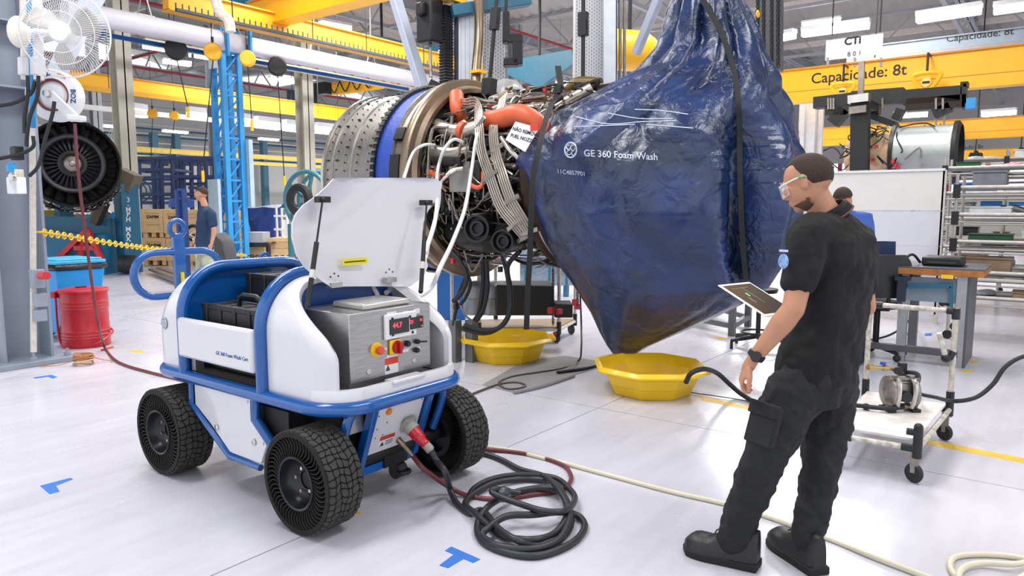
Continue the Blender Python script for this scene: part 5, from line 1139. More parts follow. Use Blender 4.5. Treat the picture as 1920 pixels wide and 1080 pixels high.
# translucent sheet strip behind the fan
b = B(); b.sheet([nx(x, y, 7.0) for x, y in ((162, -30), (212, -30), (125, 142), (88, 128))], _F*.01); solo('plastic_sheet', b, mat('pale plastic sheet', '#c3c6d8', .3, var=.03), 'pale slanting plastic strip behind the wall fan', 'sheet')
# red drum
dp = W(148, 652); t = thing('red_drum', 'red steel drum with lid beside the blue bin', 'drum', (dp.x+.12, dp.y+.1, 0)); prof = [(0, 0), (.232, 0), (.238, .012)]
for z in (.1, .13, .17, .42, .45, .49): prof += [(.232, z-.012), (.24, z), (.232, z+.012)]
prof += [(.232, .585), (.245, .59), (.248, .61), (.24, .62), (.15, .635), (0, .64)]
b = B(); b.lathe(prof, 48); part('body', b, RED, t)
b = B(); b.cbox((-.03, -.02, .642), (.1, .05, .01)); part('slot', b, BLKM, t)
b = B(); a = math.radians(120); b.tube([(-.2, .2, .6), (-.23, .1, .1), (-.18, -.02, .0), (0, -.26, .05), (.2, -.17, .13), (.24, -.04, .16)], .012, 6, sm=5); part('pedal_rod', b, RED, t)
b = B(); b.cbox((-.16, .2, .57), (.09, .05, .07), ROT(0, 0, .5)); part('lid_hinge', b, RED, t, bevel=.006)
# blue wheeled bin
dp = W(105, 640); t = thing('wheeled_bin', 'bright blue wheeled bin with black liner behind the red drum', 'bin', (dp.x+.25, dp.y+.2, 0), rz=.1)
b = B(); rows = []
for z, s in ((.06, .2), (.8, .27)): rows.append([(-s, -s*1.05, z), (s, -s*1.05, z), (s, s*1.05, z), (-s, s*1.05, z)])
b.grid(rows, cu=True); b.f.append((0, 1, 2, 3)); b.f.append((7, 6, 5, 4)); LB = mat('bright blue plastic', '#1f9be6', .4, var=.03); part('body', b, LB, t, bevel=.02)
b = B(); b.box(-.3, .3, -.32, .32, .8, .86); part('liner', b, mat('black bag', '#15161a', .3, bump=.8, bscale=25), t, bevel=.03)
b = B(); b.box(-.28, .28, -.3, .3, .86, .9); b.box(-.25, .25, -.27, .27, .9, .92); part('bin_lid', b, mat('sky blue plastic', '#4cb3ea', .4), t, bevel=.02)
for y in (-.24, .24): b = B(); b.lathe([(0, -.03), (.11, -.03), (.12, 0), (.11, .03), (0, .03)], 24, T(-.14, y, .12) @ ROT(math.pi/2)); part('wheel', b, RUB, t, bevel=.004)
# coil of copper coloured rope
cc = W(158, 684); t = thing('rope_coil', 'small bundle of tan cord lying on the floor beside the red drum', 'rope', cc)
for k in range(14):
    b = B(); rr = random.Random(k); b.torus((rr.uniform(-.01, .01), rr.uniform(-.01, .01), .02+.09*rr.random()), .07+.02*rr.random(), .006, M=ROT(rr.uniform(-.25, .25), rr.uniform(-.25, .25), 0).to_3x3(), n=26, k=5); part('turn', b, mat('tan cord', '#b5794f', .6) if k % 3 else mat('pale tan cord', '#d9b79a', .6), t)
b = B(); b.tube([(-.05, .05, .05), (-.2, .08, .02), (-.3, .22, .01)], .005, 5, sm=5); b.tube([(.05, .03, .08), (.15, -.02, .03), (.22, -.06, .01), (.2, -.12, .01)], .005, 5, sm=5); part('loose_end', b, MATS['tan cord'], t, kind='stuff')
# chain barrier
def chain(name, pts, R, r, m, label, step):
    P = smooth_path(pts, 40); b = B(); acc = 0; k = 0
    for i in range(1, len(P)):
        acc += (P[i]-P[i-1]).length
        if acc >= step:
            acc = 0; k += 1; d = (P[i]-P[i-1]).normalized(); x, y, z = frame(d); M3 = Matrix((d, x if k % 2 else y, y if k % 2 else x)).transposed()
            b.torus(P[i], R, r, M=M3, n=12, k=5, sy=.62)
    return solo(name, b, m, label, 'chain')
chain('barrier_chain', [D(70, 434, 6.55), D(140, 445, 7.5), D(250, 462, 9.3), D(330, 470, 11), D(430, 477, 14.5), D(462, 479, 15.9)], .05, .0085, mat('yellow chain plastic', '#e8bf1e', .4), 'yellow plastic chain strung from the grey column to the lattice mast', .075)
chain('barrier_chain', [D(462, 479, 15.9), D(500, 482, 15.8), D(560, 480, 15.7), D(650, 470, 15.5)], .05, .012, BLKM, 'black plastic chain continuing right of the lattice mast', .066)
# ================================================================ far left work bay
# fan engine hanging nose on
fc = D(136, 307, 14.5); t = thing('hanging_engine', 'black fan shaped engine section hanging at the far left behind the hose reel', 'engine', fc); fd = (CP-fc).normalized(); fd.z = .02; MF = AX(fc, fd); R_ = .86
def lp_(name, prof, m, n=48, par=None): b = B(); b.lathe(prof, n, MF); return part(name, b, m, par or t, world=True)
lp_('outer_shroud', [(R_, -.5), (R_, .05), (R_-.03, .08), (R_-.06, .05), (R_-.08, -.1), (R_-.1, -.5)], mat('engine black', '#141312', .5, .3, var=.3))
lp_('shroud_body', [(R_-.02, -.5), (R_-.1, -1.2), (.5, -1.6)], MATS['engine black'])
lp_('inner_ring', [(.56, .0), (.58, .08), (.55, .12), (.5, .1), (.48, 0), (.48, -.1)], mat('dark grey ring', '#3a3c3f', .4, .5))
lp_('back_cone', [(.5, -.12), (.3, -.08), (.22, -.05)], MATS['dark grey ring'])
lp_('hub_ring', [(.24, 0), (.25, .05), (.2, .07), (.16, .03), (.16, 0)], BLKM); lp_('hub_plate', [(.16, .0), (.06, .04), (.05, .1), (0, .11)], TITAN)
lp_('back_plate', [(R_-.05, -.3), (0, -.35)], MATS['engine black'])
for k in range(22):
    a = 2*math.pi*k/22; P = [(r*math.cos(a+u), r*math.sin(a+u), z) for r, u, z in ((.56, 0, 0), (.8, .12, .0), (.8, .24, -.18), (.56, .2, -.14))]; b = B(); b.add(P+[(x, y, z-.015) for x, y, z in P], [(0, 1, 2, 3), (7, 6, 5, 4), (0, 4, 5, 1), (1, 5, 6, 2), (2, 6, 7, 3), (3, 7, 4, 0)], MF); part('vane', b, BLKM, t, world=True)
for k in range(30):
    a = 2*math.pi*k/30; b = B(); P = [(r*math.cos(a+u), r*math.sin(a+u), z) for r, u, z in ((.26, 0, .0), (.48, .06, .02), (.48, .16, -.08), (.26, .14, -.06))]; b.add(P+[(x, y, z-.01) for x, y, z in P], [(0, 1, 2, 3), (7, 6, 5, 4), (0, 4, 5, 1), (2, 6, 7, 3)], MF); part('blade', b, BLK, t, world=True)
rr = random.Random(5)
for k in range(40):
    a = 3.6+rr.random()*2.2; b = B(); P = [MF @ Vector((r*math.cos(a+u), r*math.sin(a+u), z)) for r, u, z in ((R_+rr.uniform(0, .12), 0, -.1), (R_+.08, rr.uniform(-.2, .2), -.3), (R_+rr.uniform(0, .12), rr.uniform(-.4, .4), -.2))]; b.tube(P, .014, 5, sm=3); part('pipe', b, rr.choice((TITAN, BLKM, DARKM)), t, world=True)
# teal engine stand
t = thing('engine_stand', 'teal steel engine stand under the hanging fan engine', 'stand', W(140, 512)); S = MW['engine_stand'].translation; ds = S.dot(_F)
def sq(px, py, d=None): return D(px, py, d or ds)
def sbar(name, a, c, w_, m=TEAL, h=None, d0=None, d1=None): b = B(); b.bar(sq(*a, d0), sq(*c, d1), w_, h); return part(name, b, m, t, world=True)
sbar('beam', (60, 418), (215, 425), .35); sbar('base', (60, 470), (218, 478), .95, mat('teal plate', '#256f93', .5)); sbar('post', (235, 345), (245, 510), .38); sbar('brace', (218, 400), (160, 470), .12, LBLUE); sbar('brace', (66, 435), (105, 470), .1, LBLUE); sbar('brace', (120, 410), (120, 250), .3, TEAL, d0=ds+.8, d1=ds+.8)
for a, c in (((165, 430), (112, 482)), ((163, 430), (190, 485)), ((108, 482), (192, 486)), ((140, 465), (180, 465)), ((160, 435), (150, 484))): sbar('red_frame', a, c, .1, RED, d0=ds-.6, d1=ds-.6)
sbar('clamp_head', (222, 330), (255, 345), .4, mat('rusty casting', '#6e6453', .6)); 
for px in (235, 246): b = B(); b.lathe([(0, -.07), (.2, -.07), (.2, .07), (0, .07)], 18, AX(D(px, 495, ds-.4), _R)); part('caster', b, RUB, t, world=True)
for i, ch in enumerate('3-MPH MAX'):
    q = D(240.5, 375+i*9.2, ds-.22); M = Matrix((_R, Vector((0, 0, 1)), -_F)).transposed().to_4x4(); M.translation = q
    if ch != ' ': part('lettering', text_b(ch, .15, M, .002, bold=.02), WPAINT, t, 'white letter of 3-MPH MAX', world=True)
b = B()
for k in range(60):
    px, py = rr.uniform(66, 230), rr.uniform(385, 440); s = rr.uniform(.03, .14); b.cbox((0, 0, 0), (s, s*.6, s), T(sq(px, py, ds+rr.uniform(.2, 1.5))) @ ROT(rr.random(), rr.random(), rr.random()))
part('tool_clutter', b, TITAN, t, world=True, kind='stuff')
b = B(); b.cbox(sq(78, 408, ds+.9), (.9, .5, .35)); part('yellow_case', b, mat('dull yellow', '#cdb04a', .5), t, world=True)
b = B(); b.bar(sq(196, 380, ds-.3), sq(178, 420, ds-.3), .2, .16); b.bar(sq(212, 352, ds-.3), sq(196, 382, ds-.3), .1); part('actuator', b, mat('brown hydraulic', '#4d4038', .5, .4), t, world=True)
# navy frame racks
rack_d = 21.
def frame_rack(label, px0, px1, py_top, levels, posts, d, m=NAVY, w_=.09, name='frame_rack', dep=1.2, base=None):
    g = W((px0+px1)/2, 388+1.5*FPX/d+0); t = thing(name, label, 'rack', Vector((g.x, g.y, 0)))
    off = (_F*dep)
    for px in posts:
        for o in (0, 1):
            a = D(px, 400, d)+off*o; a.z = 0; c = D(px, py_top, d)+off*o; b = B(); b.bar(a, c, w_); part('post', b, m, t, world=True)
    for (py, xa, xb) in levels:
        for o in (0, 1): b = B(); b.bar(D(xa, py, d)+off*o, D(xb, py, d)+off*o, w_*.9); part('beam', b, m, t, world=True)
        for px in (xa, xb): b = B(); b.bar(D(px, py, d), D(px, py, d)+off, w_*.8); part('cross_beam', b, m, t, world=True)
    return t
frame_rack('navy steel open frame rack behind the wooden crates', 215, 417, 296, [(296, 215, 417), (318, 232, 322), (331, 298, 417), (333, 215, 300), (364, 215, 417), (352, 355, 400), (380, 215, 300)], (216, 288, 302, 323, 386, 416), 20.5)
frame_rack('second navy frame standing right behind the first, with smaller cells', 262, 410, 305, [(305, 262, 410), (344, 262, 410), (372, 262, 410)], (262, 300, 345, 372, 410), 23, w_=.07)
# round wheel frame inside
b = B(); b.torus(D(263, 358, 20.8), .3, .025, M=AX((0, 0, 0), _F).to_3x3(), n=26, k=6); b.torus(D(263, 358, 20.8), .18, .02, M=AX((0, 0, 0), _F).to_3x3(), n=20, k=6); solo('ring_jig', b, TEAL, 'teal round ring seen inside the navy rack', 'ring')
# tarps and clutter behind
def lump(name, px0, px1, py0, py1, d, m, label, cat, dep=.8, amp=.12, sd=1):
    a, c = D(px0, py1, d), D(px1, py0, d); w_ = (D(px1, py1, d)-a).length; h = c.z-a.z; b = B(); nu, nv = 26, 14; rows = []
    M = Matrix((_R, _F, Vector((0, 0, 1)))).transposed().to_4x4(); M.translation = a
    for j in range(nv+1):
        row = []
        for i in range(nu):
            th = 2*math.pi*i/nu; x = max(-.5, min(.5, .62*math.cos(th)))*w_+w_/2; y = max(-.5, min(.5, .62*math.sin(th)))*dep+dep/2; z = h*min(1, j/(nv-1)*1.0); k = 1 if j < nv else .55
            if j == nv: x = w_/2+(x-w_/2)*k; y = dep/2+(y-dep/2)*k; z = h*1.02
            nn = mn.noise(Vector((x*3+sd, y*3, z*1.5)))*amp; row.append(M @ Vector((x+nn*math.cos(th), y+nn*math.sin(th), z+mn.noise(Vector((x*2, y*2, sd)))*amp*(j/nv))))
        rows.append(row)
    b.grid(rows, cu=True); b.f.append(tuple(len(b.v)-nu+i for i in range(nu))); return solo(name, b, m, label, cat)
DT = mat('dark blue tarpaulin', '#17377f', .35, bump=.6, bscale=12, var=.15)
lump('covered_machine', 462, 516, 388, 462, 18.5, DT, 'machine under a dark blue tarpaulin right of the lattice mast', 'tarpaulin')
lump('blue_bag', 312, 352, 372, 389, 19.8, mat('mid blue plastic', '#2554b0', .35, bump=.5, bscale=10), 'blue plastic bag on top of the rack left of the walking man', 'bag', dep=.5, amp=.06)
lump('blue_bag', 398, 432, 368, 390, 19.8, MATS['mid blue plastic'], 'blue plastic bag behind the shoulder of the walking man', 'bag', dep=.5, amp=.06, sd=4)
# wooden crates
def crate(px0, px1, py0, py1, d, dep, label, txt=True, feet=True):
    a = D(px0, py1, d); e = D(px1, py1, d); w_ = (e-a).length; h = D(px0, py0, d).z-a.z; M = Matrix((_R, _F, Vector((0, 0, 1)))).transposed().to_4x4(); M.translation = a; ft = .12 if feet else 0
    M2 = M @ ROT(0, 0, 0); t = thing('wooden_crate', label, 'crate', (M @ Vector((w_/2, dep/2, 0))), group=None)
    npl = max(3, int((h-ft)/.22))
    for k in range(npl): z0 = ft+(h-ft)*k/npl; b = B(); b.box(.01, w_-.01, 0, dep, z0+.004, z0+(h-ft)/npl-.004, M); part('plank', b, WOOD, t, world=True)
    for x in (0, w_-.09): b = B(); b.box(x, x+.09, -.025, 0, ft, h, M); part('batten', b, WOOD, t, world=True)
    for z in (ft, h-.09): b = B(); b.box(.09, w_-.09, -.025, 0, z, z+.09, M); part('batten', b, WOOD, t, world=True)
    if feet:
        for x in (.02, w_/2-.05, w_-.12): b = B(); b.box(x, x+.1, 0, dep, 0, ft, M); part('skid', b, WOOD, t, world=True)
    if txt: Mt = M @ T(w_/2, -.004, h*.72) @ ROT(math.pi/2); part('stencil', text_b('ZAPIM', min(.2, w_*.2), Mt, .002, bold=.02), INK, t, 'black stencil letters', world=True)
    return t
for (x0, x1, y0, y1, lb) in ((268, 308, 392, 445, 'upper left wooden crate with black stencil, beside the khaki column'), (309, 346, 393, 446, 'upper wooden crate in the middle of the stack'), (347, 425, 394, 447, 'long upper wooden crate behind the walking man'), (269, 313, 446, 497, 'lower left wooden crate with black stencil'), (314, 352, 447, 498, 'lower wooden crate behind the cart handle ring'), (353, 425, 448, 499, 'long lower wooden crate behind the walking man')):
    crate(x0, x1, y0, y1, 18.4, 1.2, lb, txt=x1 < 350)
crate(505, 560, 446, 505, 17.0, .8, 'plain plywood box right of the black trolley', False, False)
# black trolley with a grey unit
t = thing('black_trolley', 'black square tube trolley right of the lattice mast', 'trolley', W(482, 510)); dT = 16.6
for px in (461, 503):
    for o in (0, .7): a = D(px, 460, dT)+_F*o; g = a.copy(); g.z = 0; b = B(); b.bar(g, a, .07); part('leg', b, BLKM, t, world=True)
for py in (460, 497):
    for o in (0, .7): b = B(); b.bar(D(461, py, dT)+_F*o, D(503, py, dT)+_F*o, .07); part('rail', b, BLKM, t, world=True)
b = B(); M = Matrix((_R, _F, Vector((0, 0, 1)))).transposed().to_4x4(); M.translation = D(461, 460, dT); b.box(-.03, .56, -.03, .74, .03, .05, M); part('shelf', b, BLKM, t, world=True)
b = B(); b.box(-.0, .4, 0, .5, .055, .3, M); solo('grey_unit', b, mat('light grey case', '#a3a6ac', .4), 'grey metal instrument case on top of the black trolley', 'case', bevel=.01)
b = B(); M.translation = D(464, 497, dT+.2); b.box(0, .4, 0, .4, .03, .42, M); solo('plywood_box', b, WOOD, 'plywood box inside the black trolley', 'box')
# stacker truck
t = thing('stacker_truck', 'dark blue pallet stacker between the crates and the walking man', 'stacker', W(345, 545)); dS = 13.
for px in (333, 344):
    a = D(px, 356, dS); g = a.copy(); g.z = .1; b = B(); b.bar(g, a, .06, .09); part('mast', b, mat('stacker blue', '#1c3a72', .4), t, world=True)
b = B(); b.bar(D(333, 356, dS), D(345, 356, dS), .05); b.bar(D(333, 372, dS), D(362, 375, dS), .04); part('crossbar', b, MATS['stacker blue'], t, world=True)
for o in (0, .35): b = B(); p0 = W(285, 505, .1)+_F*o; p1 = W(345, 527, .1)+_F*o; b.bar(p0, p1, .16, .05); part('fork', b, TITAN, t, world=True, bevel=.01)
b = B(); b.sheet([D(x, y, dS+.2) for x, y in ((402, 545), (425, 545), (426, 500), (418, 455), (402, 437), (390, 440), (385, 545))], _F*.55); part('body', b, mat('charcoal body', '#3a3c42', .45), t, world=True, bevel=.02)
b = B(); b.torus(D(363, 440, dS), .07, .015, M=AX((0, 0, 0), _F).to_3x3(), n=3, k=6); b.bar(D(363, 446, dS), D(372, 500, dS), .04); part('tiller', b, PALE, t, world=True)
b = B(); b.torus(D(363, 437, dS+.1), .13, .03, M=AX((0, 0, 0), _F).to_3x3(), n=20, k=8); part('guard', b, BLK, t, world=True)
b = B(); b.lathe([(0, -.05), (.1, -.05), (.1, .05), (0, .05)], 16, AX(W(345, 540, .1), _R)); part('wheel', b, RUB, t, world=True)
# teal ring stand
t = thing('ring_stand', 'teal spoked ring stand with dark flange left of the open lid', 'stand', W(575, 500)); rc = D(575, 375, 15.5); Mz = AX(rc, -_F*.9-_R*.45)
b = B(); b.torus(rc, .6, .05, M=Mz.to_3x3(), n=40, k=8); part('ring', b, mat('dusty teal', '#3a7480', .45), t, world=True)
b = B(); b.torus(rc+_F*.5+_R*.15, .6, .05, M=Mz.to_3x3(), n=40, k=8); part('ring', b, MATS['dusty teal'], t, world=True)
for k in range(5): a = k*2*math.pi/5; b = B(); b.bar(Mz @ Vector((.6*math.cos(a), .6*math.sin(a), 0)), Mz @ Vector((.1*math.cos(a), .1*math.sin(a), 0)), .06); part('spoke', b, MATS['dusty teal'], t, world=True)
b = B(); b.lathe([(.18, 0), (.34, 0), (.34, .08), (.3, .12), (.18, .1), (.18, 0)], 30, AX(rc-_R*.05-_F*.25, -_F*.9-_R*.45)); part('flange', b, BLKM, t, world=True)
for px in (545, 605): a = D(px, 420, 15.5); g = a.copy(); g.z = 0; b = B(); b.bar(g, a, .1); part('leg', b, MATS['dusty teal'], t, world=True)
b = B(); b.bar(D(515, 386, 20), D(640, 388, 20), .3, .1); g = D(560, 388, 20); solo('teal_table', b, TEAL, 'long teal table edge behind the ring stand', 'table')
# white trestles behind
t = thing('white_trestle', 'white tube trestles right of the covered machine', 'trestle', W(528, 480))
for px in (518, 528, 537): a = D(px, 390, 17.5); g = a.copy(); g.z = 0; b = B(); b.bar(g, a, .04); part('tube', b, WPAINT, t, world=True)
for py in (405, 430): b = B(); b.bar(D(514, py, 17.5), D(540, py, 17.5), .05); part('tube', b, WPAINT, t, world=True)
# general far shelving strip to fill the back of the bay
rr = random.Random(21)
cols = [('blue', '#20508f'), ('teal', '#2f6f8a'), ('grey', '#8a8d92'), ('tan', '#c9a66a'), ('charcoal', '#3a3d42'), ('pale blue grey', '#9aa7b5'), ('light grey', '#b9bcc2'), ('navy', '#1c3c78')]
ORD = ['leftmost', 'second', 'third', 'fourth', 'fifth', 'sixth', 'seventh', 'eighth', 'ninth', 'tenth', 'eleventh', 'twelfth', 'thirteenth', 'fourteenth', 'fifteenth', 'sixteenth', 'seventeenth', 'eighteenth', 'nineteenth', 'twentieth', 'twenty-first', 'twenty-second', 'twenty-third', 'twenty-fourth']
for k in range(24):
    px = 205+k*31+rr.uniform(-6, 6); d = rr.uniform(25, 33); p = D(px, 400, d); s = rr.uniform(.4, 1.1); hh = rr.uniform(.5, 1.6); b = B(); b.box(-s/2, s/2, -.3, .3, 0, hh); cn_, c_ = cols[rr.randrange(8)]
    t = thing('storage_cabinet', 'distant %s cabinet, %s in the far row of cabinets' % (cn_, ORD[k]+(' from the left' if k else '')), 'cabinet', (p.x, p.y, 0), group='distant cabinets in the far bay')
    part('body', b, mat('cab '+c_, c_, .5), t, bevel=.02)
    b = B(); b.box(-s/2+.05, s/2-.05, -.32, -.3, .1, hh-.1); part('door', b, mat('cab '+c_, c_, .5), t)
# fume hoods / low mezzanine in the far centre
# ---------------------------------------------------------------- under the engine
t = thing('tool_cart', 'pipe frame tool cart with casters under the engine', 'cart', W(960, 640)); dC = 7.35
cl = lambda px, py, o=0: D(px, py, dC)+_F*o
fr = [(823, 0), (1050, 0), (1100, .0)]
P0, P1 = W(848, 622, .14), W(1078, 604, .14); Dp = (W(1045, 618, .14)-P1)
def cpt(u, v, z): p = P0.lerp(W(1048, 620, .14), u)+(P1-W(1048, 620, .14))*v; return Vector((p.x, p.y, z))
b = B(); b.sheet([cpt(0, 0, .16), cpt(1, 0, .16), cpt(1, 1, .16), cpt(0, 1, .16)], (0, 0, .025)); part('shelf', b, mat('worn wood shelf', '#a08a74', .6), t, world=True)
for (u0, v0), (u1, v1) in (((0, 0), (1, 0)), ((1, 0), (1, 1)), ((1, 1), (0, 1)), ((0, 1), (0, 0))): b = B(); b.tube([cpt(u0, v0, .15), cpt(u1, v1, .15)], .018, 8); part('frame_pipe', b, PALE, t, world=True)
for u, v, m in ((0, 0, PALE), (1, 0, PALE), (.2, 1, PALE), (1, 1, PALE), (.25, 0, PALE)): b = B(); b.tube([cpt(u, v, .1), cpt(u, v, 1.0)], .02, 8); part('upright', b, m, t, world=True); b = B(); b.tube([cpt(u, v, .1), cpt(u, v, .24)], .026, 8); part('joint', b, BLK, t, world=True)
for u, v in ((.97, .05), (.97, .95), (.03, .05), (.03, .95)): b = B(); b.lathe([(0, -.02), (.055, -.02), (.06, 0), (.055, .02), (0, .02)], 18, AX(cpt(u, v, .06), _R+_F*.4)); part('caster', b, RUB, t, world=True)
b = B(); b.cbox(cpt(.97, .05, .09), (.07, .05, .06)); part('red_brake', b, RED, t, world=True)
def boxat(name, px0, px1, py0, py1, d, dep, m, label, cat, bevel=.01, rot=0):
    a = D(px0, py1, d); e = D(px1, py1, d); h = D(px0, py0, d).z-a.z; M = Matrix((_R, _F, Vector((0, 0, 1)))).transposed().to_4x4(); M.translation = a; b = B(); b.box(0, (e-a).length, 0, dep, 0, h, M); return solo(name, b, m, label, cat, bevel=bevel)
t2 = boxat('storage_box', 930, 1038, 535, 592, 7.5, .5, mat('matte black box', '#15161a', .55), 'big black storage box on the tool cart under the engine', 'box', .02)
boxat('black_case', 1040, 1074, 570, 596, 7.35, .3, BLK, 'small black case at the right end of the tool cart', 'case', .01)
for px, lb in ((895, 'left grey steel drum on the cart under the engine'), (925, 'right grey steel drum on the cart under the engine, partly behind the black box')):
    p = D(px, 588, 7.75); b = B(); b.lathe([(0, 0), (.15, 0), (.155, .02), (.15, .04), (.15, .17), (.156, .18), (.15, .19), (.15, .3), (.13, .33), (.04, .36), (0, .36)], 28, T(p)); solo('grey_drum', b, mat('grey drum', '#85878c', .35, .4), lb, 'drum')
p = D(908, 590, 8.6)
t = thing('work_bench', 'distant blue bench frame under the engine', 'bench', W(1010, 540))
for px in (985, 1030, 1062): a = D(px, 488, 12); g = a.copy(); g.z = 0; b = B(); b.bar(g, a, .07); part('leg', b, TEAL, t, world=True)
for py in (486, 500, 520): b = B(); b.bar(D(975, py, 12), D(1075, py-2, 12), .06, .3); part('shelf', b, mat('bench grey', '#7d8c9c', .5), t, world=True)
boxat('blue_cabinet', 820, 872, 468, 600, 9.5, .5, mat('cabinet blue', '#1f64ad', .45), 'blue cabinet panel seen behind the lid right edge under the engine', 'cabinet')
t = thing('support_stand', 'low grey steel support stand behind the left yellow basin', 'stand', W(870, 640)); 
for px in (853, 884): a = D(px, 600, 6.9); g = a.copy(); g.z = 0; b = B(); b.bar(g, a, .09); part('leg', b, mat('dull grey steel', '#6c6e70', .5, .4), t, world=True)
# hanging chain with red hooks
for px, py0, py1, d, lb in ((1037, 505, 610, 7.0, 'dark chain with red clips hanging left of the tool cart upright'), (1083, 540, 575, 6.9, 'short hanging chain with red clip at the tarp edge')):
    b = B()
    for k in range(int((py1-py0)/3)): b.torus(D(px, py0+k*3, d), .012, .004, M=ROT(math.pi/2, 0, (k % 2)*1.57).to_3x3(), n=8, k=4, sy=1.4)
    t = thing('lashing_chain', lb, 'chain', D(px, py1, d)); part('links', b, BLKM, t, world=True, kind='stuff'); b = B(); b.cbox(D(px-4, py1-28 if py1 > 600 else py1-8, d-.03), (.05, .05, .06)); b.cbox(D(px+12 if py1 > 600 else px, py1-26 if py1 > 600 else py1, d-.03), (.05, .04, .05)); part('red_clip', b, RED, t, world=True, kind='stuff')
# ================================================================ right side: crane beams with lettering
def crane_y(X, px0, pyt, pyb, label, txt=None, tpx=0, tpy=0, tsz=.4, z_ref=None, m=YEL, y1=-14, w_=.3):
    a = PX(px0, pyt, X); c = PX(px0, pyb, X); h = a.z-c.z; zc = (a.z+c.z)/2; p0 = Vector((X, a.y, zc)); p1 = Vector((X, y1, zc)); t, M, l = boxgirder('crane_beam', label, p0, p1, w_, h, m)
    if txt:
        q = PX(tpx, tpy, X-w_*.35-.004); Mt = Matrix(((0, 0, -1, q.x), (-1, 0, 0, q.y), (0, 1, 0, q.z), (0, 0, 0, 1))); bb = text_b(txt, 1, Matrix(), .003, bold=.006); wd_ = max(v.x for v in bb.v)-min(v.x for v in bb.v); k_ = abs(PX(tpx-tsz/2, tpy, X).y-PX(tpx+tsz/2, tpy, X).y)/wd_; bb.v = [Mt @ Vector((v.x*k_, v.y*k_, v.z)) for v in bb.v]; part('lettering', bb, INK, t, 'black lettering '+txt, world=True)
        b = B(); b.box(X-w_*.36, X-w_*.35, -14, a.y, zc-h*.18, zc-h*.16); part('seam', b, mat('amber seam', '#b8791a', .5), t, world=True)
    return t, h, zc
crane_y(15, 1436, 137, 199, 'biggest yellow crane beam lettered Capacidade 8t above the technician', 'Capacidade: 8t', 1607, 140, 176)
crane_y(26, 1480, 244, 277, 'second yellow crane beam lettered Capacidade 8t, partly behind the lifting beam', 'Capacidade: 8t', 1741, 240, 120)
crane_y(36, 1640, 288, 312, 'third farthest yellow crane beam, faintly lettered', 'Capacidade: 8t', 1804, 277, 78)
crane_y(20.5, 1590, 92, 126, 'grey blue upper beam lettered Capacidade 8t at the top right', 'Capacidade: 8t', 1836, 66, 124, m=mat('slate beam', '#7f8b99', .45))
t = thing('hanging_sign', 'white hanging sign board with dark letters CTi above the yellow beam', 'sign', PX(1603, 112, 14.9))
def sgn(x, y, X=14.9): return PX(x, y, X)
a, c = sgn(1549, 76), sgn(1656, 62); a2, c2 = sgn(1549, 113), sgn(1656, 106)
b = B(); b.sheet([Vector((14.9, a.y, a2.z)), Vector((14.9, c.y, a2.z)), Vector((14.9, c.y, a.z)), Vector((14.9, a.y, a.z))], (.03, 0, 0)); sb = part('board', b, mat('sign white', '#eef1f6', .5, var=0), t, world=True)
q = sgn(1599, 77); part('lettering', text_b('CTi', .19, Matrix(((0, 0, -1, 14.89), (-1, 0, 0, q.y), (0, 1, 0, q.z), (0, 0, 0, 1))), .003, bold=.03), INK, t, 'dark letters CTi', world=True)
q = sgn(1602, 101); part('lettering', text_b('8 0 1', .12, Matrix(((0, 0, -1, 14.89), (-1, 0, 0, q.y), (0, 1, 0, q.z), (0, 0, 0, 1))), .003), DGREY, t, 'small grey numbers', world=True)
for px in (1552, 1603, 1652): q = sgn(px, 125); q2 = sgn(px, 108); b = B(); b.bar(q, q2, .04); part('bracket', b, GREYP, t, world=True)
b = B(); b.sheet([PX(x, y, 16.5) for x, y in ((1592, 117), (1688, 100), (1688, 118), (1592, 130))], (.03, 0, 0)); o = solo('sign_board', b, MATS['sign white'], 'blank white board behind the hanging sign', 'sign'); hanger(o, PX(1640, 112, 16.52)); hanger(t, PX(1560, 66, 14.92)); hanger(t, PX(1650, 60, 14.92))
for x, y, s, lb in ((1580, 172, 1., 'yellow hook block on the big beam, left one'), (1737, 155, 1.15, 'yellow hook block on the big beam, right one'), (1798, 257, .7, 'small yellow hook block on the second beam')):
    X = 14.6 if s >= 1 else 25.6; q = PX(x, y, X); k = (17 if s >= 1 else 12)*s*q.dot(_F)/FPX; pts = [(-k, k*.8), (k, k*.8), (k*.9, k*.1), (k*.15, -k*.75), (-k*.15, -k*.75), (-k*.9, k*.1)]
    t = thing('hook_block', lb, 'hook block', q); M = Matrix(((0, 0, -1, q.x), (-1, 0, 0, q.y), (0, 1, 0, q.z), (0, 0, 0, 1))); P = smooth_path([Vector((u, v, 0)) for u, v in pts], 3, True); b = B(); b.tube([M @ p for p in P], k*.2, 8, True); part('frame', b, YEL, t, world=True)
    b = B(); b.lathe([(0, .05), (k*.42, .04), (k*.42, -.04), (0, -.05)], 16, M); part('pulley', b, mat('pale plate', '#e9c873', .4), t, world=True); b = B(); b.box(-k*.3, k*.3, -k*.08, k*.1, .05, .06, M); part('badge', b, INK, t, world=True)
    b = B(); b.tube([q+Vector((0, 0, -k*.7)), q+Vector((0, 0, -k*1.3))], .03, 8); part('shank', b, DARKM, t, world=True); b = B(); b.tube([q+Vector((0, 0, k*.8)), q+Vector((0, 0, k*.8+.35)), q+Vector((.4, 0, k*.8+.35))], .02, 6); part('rope', b, DARKM, t, world=True)
